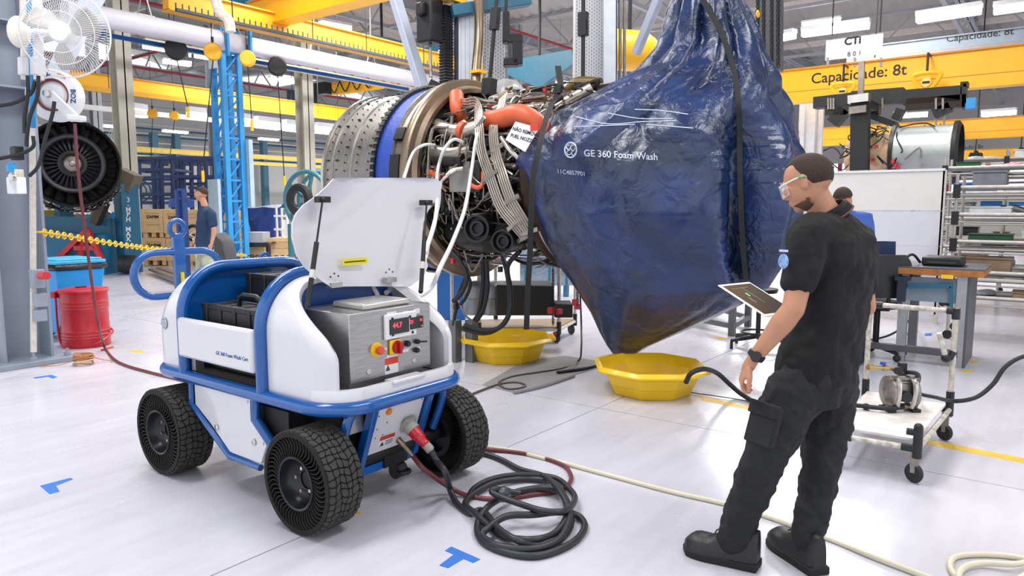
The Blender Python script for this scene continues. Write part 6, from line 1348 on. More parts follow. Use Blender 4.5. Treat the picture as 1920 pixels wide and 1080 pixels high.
# black lifting beam
t = thing('lifting_beam', 'black steel lifting beam hanging under the biggest yellow beam', 'lifting beam', PX(1670, 215, 13.8)); XL = 13.8
def lb_(name, x0, y0, x1, y1, h, m=BLKM, w_=.25, X=XL): b = B(); b.bar(PX(x0, y0, X), PX(x1, y1, X), h, w_, up=(1, 0, 0)); return part(name, b, m, t, world=True)
lb_('beam', 1528, 194, 1600, 186, .2); lb_('beam', 1598, 187, 1695, 180, .26); lb_('beam', 1695, 184, 1802, 176, .24); lb_('lower_beam', 1550, 209, 1650, 205, .16); lb_('lower_beam', 1700, 198, 1812, 190, .2, mat('dark bronze steel', '#2b2420', .4, .5)); 
for x0, y0, x1, y1, w_ in ((1565, 212, 1582, 225, .3), (1600, 205, 1680, 235, .1), (1680, 225, 1690, 205, .12), (1763, 200, 1770, 215, .25)): lb_('bracket', x0, y0, x1, y1, w_)
for px in (1553, 1558, 1563, 1655, 1755, 1768): lb_('bolt', px, 184, px, 205, .03, TITAN, .03, XL-.15)
lb_('post', 1612, 320, 1614, 180, .26, BLKM, .2, 12.7); lb_('post_top', 1614, 180, 1616, 115, .08, TITAN, .08, 12.7); lb_('clamp', 1611, 178, 1611, 193, .3, CHR, .2, 12.6); lb_('clamp', 1610, 200, 1610, 213, .25, TITAN, .2, 12.6); b = B(); q = PX(1613, 190, 12.7); b.bar(q, q+Vector((1.1, 0, 0)), .14); part('cross_arm', b, BLKM, t, world=True)
lb_('t_post', 1809, 205, 1809, 158, .06); lb_('t_post', 1802, 160, 1816, 159, .08); lb_('blue_motor', 1820, 205, 1821, 185, .14, LBLUE)
for px, y0, y1 in ((1754, 260, 205), (1769, 255, 212)): lb_('sling', px, y0, px+2, y1, .03, TITAN, .03)
# third engine
e3 = PX(1700, 290, 13.4); t = thing('jet_engine', 'silver barrel shaped engine hanging behind the white partition at right', 'engine', e3); M3 = Matrix(((1, 0, 0, e3.x), (0, 0, -1, e3.y), (0, 1, 0, e3.z), (0, 0, 0, 1)))
R3 = .46
def l3(name, prof, m, n=40): b = B(); b.lathe(prof, n, M3); return part(name, b, m, t, world=True)
l3('barrel', [(R3, -.15), (R3*.97, .0), (R3*.97, .62), (R3, .66)], mat('silver grey barrel', '#a9b0b0', .35, .6)); l3('front_rim', [(R3, .66), (R3*1.08, .66), (R3*1.08, .72), (R3*.95, .76), (R3*.9, .5), (R3*.6, .1), (0, .1)], BLKM)
l3('aft_case', [(R3, -.15), (R3*.8, -.3), (R3*.75, -.75), (R3*.55, -.9), (0, -.9)], mat('kraft brown', '#b59a7a', .6, var=.3)); l3('flange', [(R3, -.2), (R3*1.08, -.2), (R3*1.08, -.14), (R3, -.14)], DARKM)
rr = random.Random(9)
for k in range(60):
    a = rr.uniform(0, 6.28); z = rr.uniform(-.8, .1); P = []
    for j in range(4): P.append(M3 @ Vector((R3*1.05*math.cos(a), R3*1.05*math.sin(a), z))); a += rr.uniform(-.4, .4); z += rr.uniform(-.2, .2)
    b = B(); b.tube(P, .011, 5, sm=3); part('pipe', b, rr.choice((BLKM, DARKM, TITAN, BLKM)), t, world=True)
for k in range(6): b = B(); b.cbox(M3 @ Vector((-R3*1.02, rr.uniform(-.3, .45), rr.uniform(-.5, .3))), (.05, .05, .05)); part('red_cap', b, RED, t, world=True)
b = B(); b.cbox(M3 @ Vector((-.1, R3*.8, -.6)), (.4, .25, .06)); part('paper_wrap', b, MATS['kraft brown'], t, world=True)
for px, w_, lb in ((1497, .12, 'leftmost'), (1514, .2, 'widest'), (1531, .1, 'rightmost')):
    g = D(px, 400, 16); b = B(); b.bar((g.x, g.y, 0), (g.x, g.y, 4.0), w_, w_); solo('lifting_post', b, mat('pale aluminium', '#c8cbd2', .35, .5), '%s pale aluminium lifting post seen between the tarp and the lifting beam' % lb, 'post')
# ---------------------------------------------------------------- white partition
p0, p1 = PX(1520, 470, 10.6), PX(1762, 470, 10.6); zt = PX(1640, 322, 10.6).z; t = thing('partition', 'large white free standing partition panel behind the technician', 'partition', ((p0+p1)/2).xy.to_3d())
t.location.z = 0; MW[t.name] = T(t.location); PW = mat('partition white', '#d3d5de', .4, var=.02)
zz = [.12, .55, 1.0, 1.45, zt]
for i in range(4): b = B(); b.box(10.6, 10.64, p1.y, p0.y, zz[i]+.003, zz[i+1]-.003); part('panel', b, PW if i < 3 else mat('partition top white', '#dddbd9', .4, var=.02), t, world=True)
for y in (p1.y, p0.y): b = B(); b.box(10.6, 10.66, y-.02, y+.02, 0, zt); part('post', b, PALE, t, world=True)
b = B(); b.box(10.58, 10.66, p1.y, p0.y, zt-.01, zt+.02); part('top_rail', b, WPAINT, t, world=True)
# ---------------------------------------------------------------- pipe racks
def pipe_rack(label, X, ya, yb, zs, dep, items, posts=3):
    t = thing('pipe_rack', label, 'rack', (X, (ya+yb)/2, 0)); ST = mat('dull pipe', '#a8a49e', .35, .5)
    for i in range(posts):
        y = ya+(yb-ya)*i/(posts-1)
        for x in (X, X+dep): b = B(); b.tube([(x, y, .08), (x, y, zs[-1]+.15)], .018, 8); part('post', b, ST, t, world=True); b = B(); b.lathe([(0, -.02), (.05, -.02), (.05, .02), (0, .02)], 12, T(x, y, .05) @ ROT(0, math.pi/2)); part('caster', b, RUB, t, world=True)
    for z in zs:
        for x in (X, X+dep): b = B(); b.tube([(x, ya, z), (x, yb, z)], .016, 8); part('rail', b, PALE, t, world=True); b = B(); b.tube([(x-.02, ya, z-.09), (x-.02, yb, z-.09)], .012, 8); part('rail', b, ST, t, world=True)
        for i in range(posts): y = ya+(yb-ya)*i/(posts-1); b = B(); b.cbox((X-.005, y, z-.045), (.06, .07, .15)); part('joint', b, BLK, t, world=True); b = B(); b.tube([(X, y, z-.02), (X+dep, y, z-.02)], .014, 6); part('cross_rail', b, ST, t, world=True)
        b = B(); b.box(X+.03, X+dep-.03, min(ya, yb)+.02, max(ya, yb)-.02, z-.03, z-.015); part('shelf_board', b, mat('shelf grey', '#8f8f92', .5), t, world=True)
    rr = random.Random(items); shapes = []
    return t
RK = [(9.5, .95, -2.2, [.5, .78, 1.12, 1.42, 1.72], .7, 'nearest pipe rack at the right edge, loaded with engine parts', 3), (11.9, 1.35, -2.6, [.5, .95, 1.35, 1.7, 2.05], .7, 'middle pipe rack right of the white partition', 4), (14.5, 2.1, -3.2, [.5, 1.0, 1.5, 2.0, 2.3], .7, 'far pipe rack behind the middle one', 5)]
rr = random.Random(77); ic = {'green case': '#1f5a3c', 'pink cloth bundle': '#e58aa8', 'black tray': '#1a1b1e', 'grey duct piece': '#8f9499', 'clear bag': '#c9ccd0', 'blue tub': '#2a6fb5', 'brown carton': '#8a7258', 'white tray': '#d8d8da', 'grey tub': '#6f7379', 'silver ring': '#b5b2ae'}
for X, ya, yb, zs, dep, lb, n in RK:
    pipe_rack(lb, X, ya, yb, zs, dep, 1, n); which = lb.split(' pipe')[0]
    for zi, z in enumerate(zs):
        y = ya-.12; k = 0
        while y > yb+.3:
            kind = rr.choice(list(ic)); col_ = ic[kind]; L_ = rr.uniform(.22, .5); hz = min(.24, (zs[zi+1]-z if zi+1 < len(zs) else .35)-.12); b = B(); hh = rr.uniform(.4, 1)*hz; x = X+rr.uniform(.2, .45)
            m_ = mat('item '+kind, col_, .4, .6 if 'silver' in kind or 'duct' in kind else 0, var=.15)
            base = T(x, y-L_/2, z-.012)
            shelf = ('lowest', 'second lowest', 'middle', 'second highest', 'top')[zi]
            o = thing(kind.replace(' ', '_').split('_', 1)[1], '%s, %s on the %s shelf of the %s rack' % (kind, 'leftmost' if k == 0 else ORD[k]+' from the left', shelf, which), 'rack item', base.translation, group='parts on the %s pipe rack' % which)
            if kind in ('green case', 'blue tub', 'brown carton', 'black tray', 'white tray', 'grey tub'):
                b.box(-.18, .18, -L_/2, L_/2, 0, hh*.8); part('body', b, m_, o, bevel=.015); b = B(); b.box(-.19, .19, -L_/2-.01, L_/2+.01, hh*.8, hh*.9); part('rim', b, m_, o)
            elif kind == 'silver ring': b.torus((0, 0, hh/2+.02), L_*.45, .02, n=22, k=6); b.torus((0, 0, .02), L_*.45, .02, n=22, k=6); b.lathe([(L_*.45, .02), (L_*.45, hh/2+.02)], 22); part('ring', b, m_, o)
            elif kind == 'grey duct piece': b.tube([(0, -L_/2, .06), (0, -.03, .07), (0, L_/2, hh*.6+.05)], .05, 10, sm=4); part('duct', b, m_, o); b = B(); b.torus((0, -L_/2, .06), .055, .012, M=ROT(math.pi/2).to_3x3(), n=14, k=5); part('collar', b, CHR, o)
            else:
                for q in range(4): b.ell((rr.uniform(-.06, .06), rr.uniform(-L_*.25, L_*.25), hh*.3), (.1, L_*.3, hh*rr.uniform(.3, .5)), nu=10, nv=7)
                b.v = [Vector((v.x, v.y, max(0, v.z))) for v in b.v]; part('bundle', b, m_, o)
            y -= L_+rr.uniform(.05, .25); k += 1
# ---------------------------------------------------------------- desk with wooden edge
DX = 7.75; a = PX(1600, 512, DX); q = PX(1845, 516, DX); zt = PX(1750, 502, DX).z
t = thing('work_desk', 'long work desk with dark top, wooden edge and teal drawer frame', 'desk', (DX+.4, (a.y+q.y)/2, 0))
b = B(); b.box(DX, DX+.85, q.y, a.y+.9, zt-.075, zt-.012); part('wood_top', b, mat('orange wood edge', '#b8793a', .5, col2='#8a5426', scale=9), t, world=True, bevel=.004)
b = B(); b.box(DX+.0, DX+.86, q.y-.005, a.y+.9, zt-.012, zt); part('dark_mat', b, mat('slate top', '#4a4d55', .4), t, world=True)
l1 = PX(1800, 600, DX+.05)
for y in (l1.y, PX(1690, 600, DX).y): 
    for x in (DX+.07, DX+.75): b = B(); b.box(x-.04, x+.04, y-.04, y+.04, 0, zt-.075); part('leg', b, mat('silver grey steel', '#9da0a4', .4, .4), t, world=True)
b = B(); b.box(DX+.05, DX+.8, l1.y-.06, l1.y-.04, .0, zt-.08); part('end_panel', b, mat('end panel dark', '#55565b', .5), t, world=True)
for (x0, x1, y0, y1) in ((1685, 1786, 532, 537), (1685, 1691, 537, 575), (1780, 1786, 537, 575)): 
    b = B(); b.sheet([PX(x, y, DX+.02) for x, y in ((x0, y0), (x1, y0), (x1, y1+3), (x0, y1+3))], (.05, 0, 0)); part('teal_frame', b, TEAL, t, world=True)
b = B(); b.box(DX+.06, DX+.1, l1.y, PX(1690, 550, DX).y, zt-.33, zt-.1); part('drawer_front', b, mat('bench grey', '#8b909a', .45), t, world=True)
b = B(); b.box(DX+.02, DX+.1, l1.y, a.y+.5, .1, .16); part('foot_rail', b, mat('end panel dark', '#55565b', .5), t, world=True)
b = B(); p = PX(1776, 519, DX-.002); b.box(DX-.003, DX, p.y-.05, p.y+.05, p.z-.018, p.z+.018); part('yellow_label', b, YPL, t, world=True)
b = B(); p = PX(1692, 522, DX-.05); b.bar(Vector((DX-.05, p.y, p.z-.22)), Vector((DX-.05, p.y, p.z+.02)), .07); b.box(DX-.09, DX+.06, p.y-.06, p.y+.06, p.z-.02, p.z+.02); part('vice', b, mat('dark steel blue', '#2c3446', .4, .4), t, world=True)
u, v = PX(1728, 497, DX+.25), PX(1805, 500, DX+.25); t = thing('keyboard_case', 'flat black instrument case lying on the desk', 'case', (DX+.4, (u.y+v.y)/2, zt))
b = B(); b.box(DX+.22, DX+.55, v.y, u.y, zt, zt+.09); part('body', b, BLK, t, world=True, bevel=.02); b = B(); b.box(DX+.21, DX+.22, v.y+.05, u.y-.05, zt+.03, zt+.045); part('front_slot', b, DGREY, t, world=True)
hose('desk_cable', [Vector((DX+.3, PX(1655, 500, DX).y, zt+.02)), Vector((DX+.25, PX(1680, 495, DX).y, zt+.03)), Vector((DX+.3, PX(1700, 490, DX).y, zt+.1)), Vector((DX+.35, PX(1715, 498, DX).y, zt+.02))], .013, RUB, 'thick black cable arching over the desk left of the case', 'cable')
p = PX(1648, 490, DX+.3); t = thing('laptop', 'open dark laptop at the left end of the desk', 'laptop', (p.x, p.y, zt)); b = B(); b.box(-.12, .12, -.17, .17, 0, .02); part('base', b, BLK, t, bevel=.004); b = B(); b.box(-.12, -.11, -.17, .17, .02, .26, ROT(0, -.2)); part('screen', b, mat('laptop blue grey', '#3d4a6a', .3), t, bevel=.004)
# office chair behind the technician
ch = W(1640, 668); t = thing('office_chair', 'black swivel office chair standing behind the technician', 'chair', (ch.x, ch.y, 0)); dCh = ch.dot(_F)
b = B(); b.lathe([(0, .0), (.2, 0), (.22, .03), (.2, .07), (0, .08)], 28, T(0, 0, .5)); part('seat', b, BLK, t, bevel=.01)
bk = B(); rows = []
for j in range(9):
    v = j/8; row = []
    for i in range(9): u = i/8*2-1; wv = .21*(1-.35*abs(2*v-1)**3); row.append(Vector((u*wv, .03*u*u, .62+.42*v)))
    rows.append(row)
bk.grid(rows); bk.grid([[p+Vector((0, -.05, 0)) for p in r] for r in rows]); ed = rows[0]+[r[-1] for r in rows[1:]]+rows[-1][::-1][1:]+[r[0] for r in rows[::-1]][1:-1]; bk.grid([ed, [p+Vector((0, -.05, 0)) for p in ed]], cu=True)
MB_ = Matrix((_R, _F, Vector((0, 0, 1)))).transposed().to_4x4() @ T(0, -.2, 0); bk.v = [MB_ @ v for v in bk.v]; part('backrest', bk, BLK, t)
b = B(); b.tube([MB_ @ Vector((0, 0, .75)), MB_ @ Vector((0, .0, .5)), Vector((0, 0, .48))], .02, 8); part('back_bracket', b, BLKM, t)
b = B(); b.cyl((0, 0, .1), (0, 0, .5), .03); part('gas_column', b, BLKM, t)
for k in range(5): a = k*2*math.pi/5+.3; b = B(); b.tube([(0, 0, .12), (.28*math.cos(a), .28*math.sin(a), .08)], [.03, .018], 8); part('base_leg', b, BLK, t); b = B(); b.ell((.28*math.cos(a), .28*math.sin(a), .035), (.035, .035, .035)); part('caster', b, RUB, t)
# stool base at the technician left
ch = W(1420, 652); t = thing('stool', 'black five legged stool base left of the technician', 'stool', (ch.x, ch.y, 0))
b = B(); b.cyl((0, 0, .1), (0, 0, .6), .025); part('column', b, BLK, t); b = B(); b.torus((0, 0, .17), .17, .012, n=30, k=6); part('foot_ring', b, BLK, t); b = B(); b.lathe([(0, 0), (.18, 0), (.19, .04), (0, .07)], 24, T(0, 0, .6)); part('seat', b, BLK, t)
for k in range(5): a = k*2*math.pi/5+2.4; b = B(); b.tube([(0, 0, .13), (.3*math.cos(a), .3*math.sin(a), .09)], [.03, .02], 8); b.cyl((.3*math.cos(a), .3*math.sin(a), 0), (.3*math.cos(a), .3*math.sin(a), .1), .018, .014, 8); part('leg', b, BLK, t)
# grey steel table frame behind the tarp
t = thing('steel_table', 'grey square tube steel table behind the lower right of the tarp', 'table', W(1390, 632)); GS = mat('dull grey steel', '#6c6e70', .5, .4)
for px, py, d in ((1372, 630, 0), (1402, 612, 0), (1290, 612, 0), (1330, 590, 0)): g = W(px, py); b = B(); b.bar(g, g+Vector((0, 0, .85)), .07); part('leg', b, GS, t, world=True)
for (xa, ya_), (xb, yb_) in (((1372, 630), (1290, 612)), ((1372, 630), (1402, 612)), ((1402, 612), (1330, 590)), ((1290, 612), (1330, 590))):
    for z in (.12, .85): b = B(); b.bar(W(xa, ya_)+Vector((0, 0, z)), W(xb, yb_)+Vector((0, 0, z)), .06); part('rail', b, GS, t, world=True)
b = B(); b.sheet([W(x, y)+Vector((0, 0, .88)) for x, y in ((1372, 630), (1402, 612), (1330, 590), (1290, 612))], (0, 0, .03)); part('top', b, GS, t, world=True)
# ---------------------------------------------------------------- pump trolley
t = thing('pump_trolley', 'pipe frame trolley with white shelf carrying the pump, right of the technician', 'trolley', W(1680, 800)); zd = .2
FLt, FRt, BRt, BLt = W(1572, 822, zd), W(1720, 842, zd), W(1780, 768, zd), W(1622, 742, zd)
FLt = W(1560, 815, zd)
WP = mat('scuffed white pipe', '#d5d0c8', .45, col2='#a39a8e', scale=25)
for a, c in ((FLt, FRt), (FRt, BRt), (BRt, BLt), (BLt, FLt)): b = B(); b.tube([a, c], .016, 10); part('frame_pipe', b, WP, t, world=True)
for a, c in ((FLt, FRt),): 
    for u in (.08, .82): p = a.lerp(c, u); q = a.lerp(c, min(1, u+.16)); b = B(); b.tube([p, q], .021, 10); part('joint', b, BLK, t, world=True)
b = B(); b.tube([BRt, BRt.lerp(BLt, .3)], .021, 10); part('joint', b, BLK, t, world=True)
up_ = Vector((0, 0, 1)); c_ = (FLt+FRt+BRt+BLt)/4
def ins(p, k=.07): return p.lerp(c_, k)
b = B(); b.sheet([ins(FLt)+up_*.03, ins(FRt)+up_*.03, ins(BRt)+up_*.03, ins(BLt)+up_*.03], (0, 0, .014)); part('shelf', b, mat('worn white board', '#e9e6e4', .4, col2='#c9c3bd', scale=10), t, world=True)
b = B(); b.sheet([FLt.lerp(BLt, .13)+up_*.045, FRt.lerp(BRt, .13)+up_*.045, FRt.lerp(BRt, .16)+up_*.07, FLt.lerp(BLt, .16)+up_*.07], (_F*.01)); part('shelf_lip', b, WPAINT, t, world=True)
for c, z0, z1 in ((BLt, .15, .86), (BRt, .15, .86)): b = B(); b.tube([c+up_*(z0-zd), c+up_*(z1-zd)], .017, 10); part('upright', b, WP, t, world=True); b = B(); b.tube([c+up_*(-.04), c+up_*.12], .024, 10); part('joint', b, BLK, t, world=True)
b = B(); b.tube([BLt+up_*(.84-zd), BRt+up_*(.84-zd)], .017, 10); part('push_bar', b, WP, t, world=True)
for c, q in ((BLt, .16), (BRt, .1)): o_ = BRt if c is BLt else BLt; p = c+up_*(.84-zd); b = B(); b.tube([p, p.lerp(o_+up_*(.84-zd), q)], .023, 10); b.tube([p+up_*.02, p-up_*.05], .024, 10); part('joint', b, BLK, t, world=True)
b = B(); b.tube([FRt-up_*.05, FRt+up_*.12], .024, 10); b.ell(FRt+up_*.12, .024, nu=8, nv=6); part('corner_post', b, BLK, t, world=True); b = B(); p = FRt+up_*.09; b.tube([p, p.lerp(FLt+up_*.09, .13)], .019, 10); part('stub', b, BLK, t, world=True)
b = B(); m_ = BRt+up_*.34; b.tube([m_+up_*.04, m_-_R*.02, m_-_R*.04-_F*.0], .022, 8); b.ell(m_-_R*.045, .03, nu=10, nv=8); part('swivel_joint', b, BLK, t, world=True); b = B(); b.tube([m_-_R*.045, m_-_R*.1+up_*.16], .017, 8); part('stub_arm', b, WP, t, world=True)
for c, w_ in ((FRt, 0), (BRt, 0), (FLt, 0), (BLt, 0)):
    q = ins(c, .06); b = B(); b.lathe([(0, -.016), (.048, -.016), (.055, 0), (.048, .016), (0, .016)], 20, AX(Vector((q.x, q.y, .055)), _R+_F*.35)); part('caster', b, RUB, t, world=True); b = B(); b.box(q.x-.02, q.x+.02, q.y-.02, q.y+.02, .09, zd-.01); b.bar((q.x, q.y, .06), (q.x, q.y, .15), .035, .045); part('caster_fork', b, TITAN, t, world=True)
# diaphragm pump
pz = zd+.045; pc = W(1685, 768, pz); t = thing('diaphragm_pump', 'silver double diaphragm pump standing on the trolley shelf', 'pump', pc); PM = mat('cast aluminium', '#8f8a84', .35, .7, var=.2, scale=25)
MPm = Matrix((_R, _F, Vector((0, 0, 1)))).transposed().to_4x4(); MPm.translation = pc+Vector((0, 0, 0))
for s in (-1, 1): b = B(); b.lathe([(0, .0), (.085, 0), (.1, .012), (.1, .03), (.07, .045), (0, .055)], 24, MPm @ T(s*.05, 0, .115) @ ROT(0, s*math.pi/2, 0)); part('diaphragm_cover', b, PM, t, world=True)
b = B(); b.box(-.05, .05, -.05, .05, .06, .18, MPm); part('centre_body', b, PM, t, world=True, bevel=.012)
b = B(); b.cyl(MPm @ Vector((0, -.05, .1)), MPm @ Vector((0, -.085, .1)), .034, n=18); part('air_cap', b, BLK, t, world=True)
for s in (-1, 1):
    b = B(); b.tube([MPm @ Vector(v) for v in ((s*.045, -.06, .21), (s*.05, -.085, .17), (s*.05, -.085, .1), (s*.045, -.06, .03))], .016, 8, sm=4); part('manifold_tube', b, CHR, t, world=True)
for z in (.03, .205): b = B(); b.tube([MPm @ Vector((-.09, -.03, z)), MPm @ Vector((.09, -.03, z))], .02, 10); part('manifold', b, PM, t, world=True)
b = B(); b.box(-.1, -.05, -.07, .05, 0, .02, MPm); b.box(.05, .1, -.07, .05, 0, .02, MPm); part('foot', b, BLKM, t, world=True)
b = B(); b.box(-.02, .02, -.03, .01, .22, .3, MPm); b.lathe([(0, .02), (.025, .018), (.025, 0), (0, 0)], 14, MPm @ T(-.05, -.05, .26) @ ROT(math.pi/2)); part('regulator', b, BLKM, t, world=True)
b = B(); b.tube([MPm @ Vector((.0, -.02, .24)), MPm @ Vector((-.1, -.03, .27)), MPm @ Vector((-.24, -.05, .28))], .011, 8); b.tube([MPm @ Vector((-.2, -.05, .28)), MPm @ Vector((-.23, -.05, .28))], .02, 8); b.tube([MPm @ Vector((-.1, -.03, .27)), MPm @ Vector((-.13, -.03, .27))], .018, 8); part('brass_fittings', b, mat('brass', '#b9a06a', .3, .8), t, world=True)
b = B(); b.cbox(MPm @ Vector((-.13, -.03, .3)), (.02, .03, .02)); part('blue_valve', b, mat('blue valve', '#1f4fb0', .4), t, world=True)
hose('pump_hose', [MPm @ Vector((.02, 0, .24)), MPm @ Vector((.08, -.05, .23)), W(1720, 735, .2), W(1755, 748, .2)+Vector((0, 0, .01)), D(1790, 752, 4.4), D(1830, 745, 4.4), D(1862, 720, 4.4), D(1885, 688, 4.4), D(1920, 668, 4.4), D(1990, 655, 4.4)], .0135, RUB, 'black rubber hose sweeping from the pump to the right edge')
hose('pump_hose', [MPm @ Vector((0, -.05, .03)), MPm @ Vector((-.1, -.08, .03)), W(1640, 764, .27), W(1600, 760, .27), W(1572, 764, .26)], .014, RUB, 'black hose lying across the front of the trolley shelf')
hose('floor_cable', [W(1560, 620, .3), W(1590, 640, .02), W(1640, 636, .01), W(1680, 622, .08), W(1715, 590, .2), D(1722, 575, 6.0)], .012, RUB, 'black cable hanging under the desk behind the trolley', 'cable')
tape([(1700, 624), (1714, 624), (1714, 628), (1700, 628)], 'small blue tape mark under the desk, left of the other'); tape([(1735, 625), (1748, 625), (1746, 630), (1733, 630)], 'small blue tape mark under the desk, right of the other')
# perforated cable tray cluster far right
for i, (px, py) in enumerate(((1829, 291), (1914, 285))):
    t = thing('spot_cluster', 'cluster of small black round lamps on the far rail, %s one' % ('left' if i == 0 else 'right'), 'lamp cluster', D(px, py, 24))
    for dx, dy in ((-8, 0), (0, -4), (8, 0), (-4, 5), (4, 5)): q = D(px+dx, py+dy, 24); b = B(); b.lathe([(0, .05), (.08, .05), (.09, 0), (.05, -.06), (0, -.06)], 12, AX(q, -_F)); part('spot', b, BLK, t, world=True)
    hanger(t, D(px, py-4, 24), 8.3, .02)
# ================================================================ people
SKIN = mat('skin', '#b98468', .5, var=.05, scale=12); HAIR = mat('dark hair', '#382a24', .85, var=.3, scale=120, bump=.4, bscale=300)
def clouds(name, sz):
    tx = bpy.data.textures.get(name) or bpy.data.textures.new(name, 'CLOUDS'); tx.noise_scale = sz; tx.noise_depth = 2; return tx
def remesh(o, vox, sm=4, disp=0, dsz=.12):
    m = o.modifiers.new('merge', 'REMESH'); m.mode = 'VOXEL'; m.voxel_size = vox; m.use_smooth_shade = True
    if sm: s = o.modifiers.new('soft', 'SMOOTH'); s.iterations = sm; s.factor = .5
    if disp: d = o.modifiers.new('folds', 'DISPLACE'); d.texture = clouds('cloth folds %.2f' % dsz, dsz); d.strength = disp; d.mid_level = .5; d.texture_coords = 'GLOBAL'
def limb(b, pts, rs, n=16, flat=None):
    P = smooth_path([Vector(p) for p in pts], 6) if len(pts) > 2 else [Vector(pts[0]).lerp(Vector(pts[1]), i/6) for i in range(7)]
    m = len(P); R = []
    for i in range(m):
        u = i/(m-1)*(len(rs)-1); k = min(int(u), len(rs)-2); R.append(rs[k]+(rs[k+1]-rs[k])*(u-k))
    b.tube(P, R, n); b.ell(P[0], R[0], nu=n, nv=10); b.ell(P[-1], R[-1], nu=n, nv=10)
def torso(b, secs, right, fwd, n=28):     # secs: (centre, half width, half depth)
    rows = []; S = []
    for i in range(len(secs)-1):
        for k in range(4):
            t = k/4; c0, w0, d0 = secs[i]; c1, w1, d1 = secs[i+1]; t2 = t*t*(3-2*t); S.append((Vector(c0).lerp(Vector(c1), t), w0+(w1-w0)*t2, d0+(d1-d0)*t2))
    S.append((Vector(secs[-1][0]), secs[-1][1], secs[-1][2]))
    for c, w_, d_ in S:
        rows.append([c+right*(w_*math.copysign(abs(math.cos(a))**.8, math.cos(a)))+fwd*(d_*math.copysign(abs(math.sin(a))**.8, math.sin(a))) for a in (2*math.pi*i/n for i in range(n))])
    b.grid(rows, cu=True); o = len(b.v)-len(rows)*n; b.f.append(tuple(range(o, o+n))); b.f.append(tuple(o+(len(rows)-1)*n+i for i in range(n-1, -1, -1)))
def head_geo(b, hc, H, face, upv):
    # H = head height; face direction, up direction
    f = face.normalized(); s = f.cross(upv).normalized(); u = s.cross(f).normalized(); M = Matrix((s, f, u)).transposed().to_4x4(); M.translation = hc; k = H/.235
    def E(c, r, rx=0): b.ell((0, 0, 0), [v*k for v in r], nu=20, nv=14, M=None) if False else b.v.extend([])
    def el(c, r, R3=None):
        q = B(); q.ell((0, 0, 0), [v*k for v in r], nu=20, nv=14); M2 = M @ T(*[v*k for v in c]) @ (R3 or Matrix()); b.add([M2 @ v for v in q.v], q.f)
    el((0, -.012, .03), (.076, .098, .09)); el((0, .012, -.015), (.066, .08, .085)); el((0, .038, -.062), (.047, .045, .04)); el((0, .062, -.082), (.025, .02, .02))
    el((0, .098, -.018), (.013, .018, .016)); el((0, .09, .006), (.009, .012, .026)); el((0, .087, .028), (.05, .012, .012)); el((0, .084, -.052), (.024, .01, .008)); el((0, .082, -.062), (.02, .01, .007))
    for sd in (-1, 1): el((sd*.077, -.012, -.005), (.008, .02, .032), ROT(0, 0, sd*.35)); el((sd*.045, .07, -.012), (.022, .016, .02)); el((sd*.03, .085, .012), (.013, .01, .008))
    return M, k
def hand_geo(b, wr, dirv, palm, k=1., curl=.5, thumb=1, spread=.0):
    # wr wrist point, dirv along hand, palm normal direction the fingers curl to
    d = dirv.normalized(); pn = (palm-d*palm.dot(d)).normalized(); s = d.cross(pn).normalized()
    q = B(); q.ell((0, 0, 0), (.04*k, .014*k, .047*k), nu=16, nv=12); M = Matrix((s, pn, d)).transposed().to_4x4(); M.translation = wr+d*.05*k; b.add([M @ v for v in q.v], q.f)
    b.tube([wr-d*.02, wr+d*.02*k, wr+d*.05*k], [.024*k, .026*k, .02*k], 12)
    for i, (o, L_) in enumerate(((-.031, .058), (-.011, .072), (.01, .078), (.03, .07))):
        p = wr+d*.075*k+s*(o*k)*(1 if thumb > 0 else -1); L2 = L_*k; a = curl*(.5+.1*i); P = [p-d*.02*k, p]; cur = 0; st = p
        for seg, fr2 in ((0, .45), (1, .32), (2, .23)):
            cur += a*(1. if seg else .7); v = d*math.cos(cur)+pn*math.sin(cur)+s*(o*spread*8); st = st+v.normalized()*L2*fr2; P.append(st)
        b.tube(smooth_path(P, 3), [.0092*k]*3+[.0088*k]*8+[.0078*k]*6 if False else .0085*k, 10); b.ell(P[-1], .008*k, nu=8, nv=6)
    t0 = wr+d*.02*k-s*.025*k*thumb; t1 = t0+d*.03*k-s*.022*k*thumb+pn*.015*k; t2 = t1+d*.03*k+pn*.012*k-s*.002*thumb; t3 = t2+d*.02*k+pn*.012*k
    b.tube([t0, t1, t2, t3], [.014*k, .0125*k, .0105*k, .008*k], 10); b.ell(t3, .0085*k, nu=8, nv=6)
def boot(b, heel, toe, k=1., h=.17):
    d = toe-heel; d.z = 0; L_ = d.length; d.normalize(); s = d.cross(Vector((0, 0, 1))); base = Vector((heel.x, heel.y, 0)); rows = []
    for i in range(17):
        u = i/16; x = L_*u; w_ = .04+.018*math.sin(min(1, u*1.3)*math.pi*.6)+.012*math.exp(-((u-.72)/.2)**2); w_ *= (1 if u < .88 else math.sqrt(max(.02, 1-((u-.88)/.125)**2))) * (1 if u > .06 else .75+u*4)
        top = h if u < .32 else h-(h-.098)*min(1, (u-.32)/.3); top *= 1 if u < .8 else (1-.45*((u-.8)/.2)**2)
        rows.append([base+d*x+s*(w_*math.cos(a)*(1.05 if math.sin(a) < 0 else 1))+Vector((0, 0, .028+(top-.028)*max(0, math.sin(a))**.7 if math.sin(a) > 0 else .028)) for a in (2*math.pi*j/20 for j in range(20))])
    b.grid(rows, cu=True); o = len(b.v)-len(rows)*20; b.f.append(tuple(range(o, o+20))); b.f.append(tuple(o+16*20+i for i in range(19, -1, -1))); return base, d, s, L_
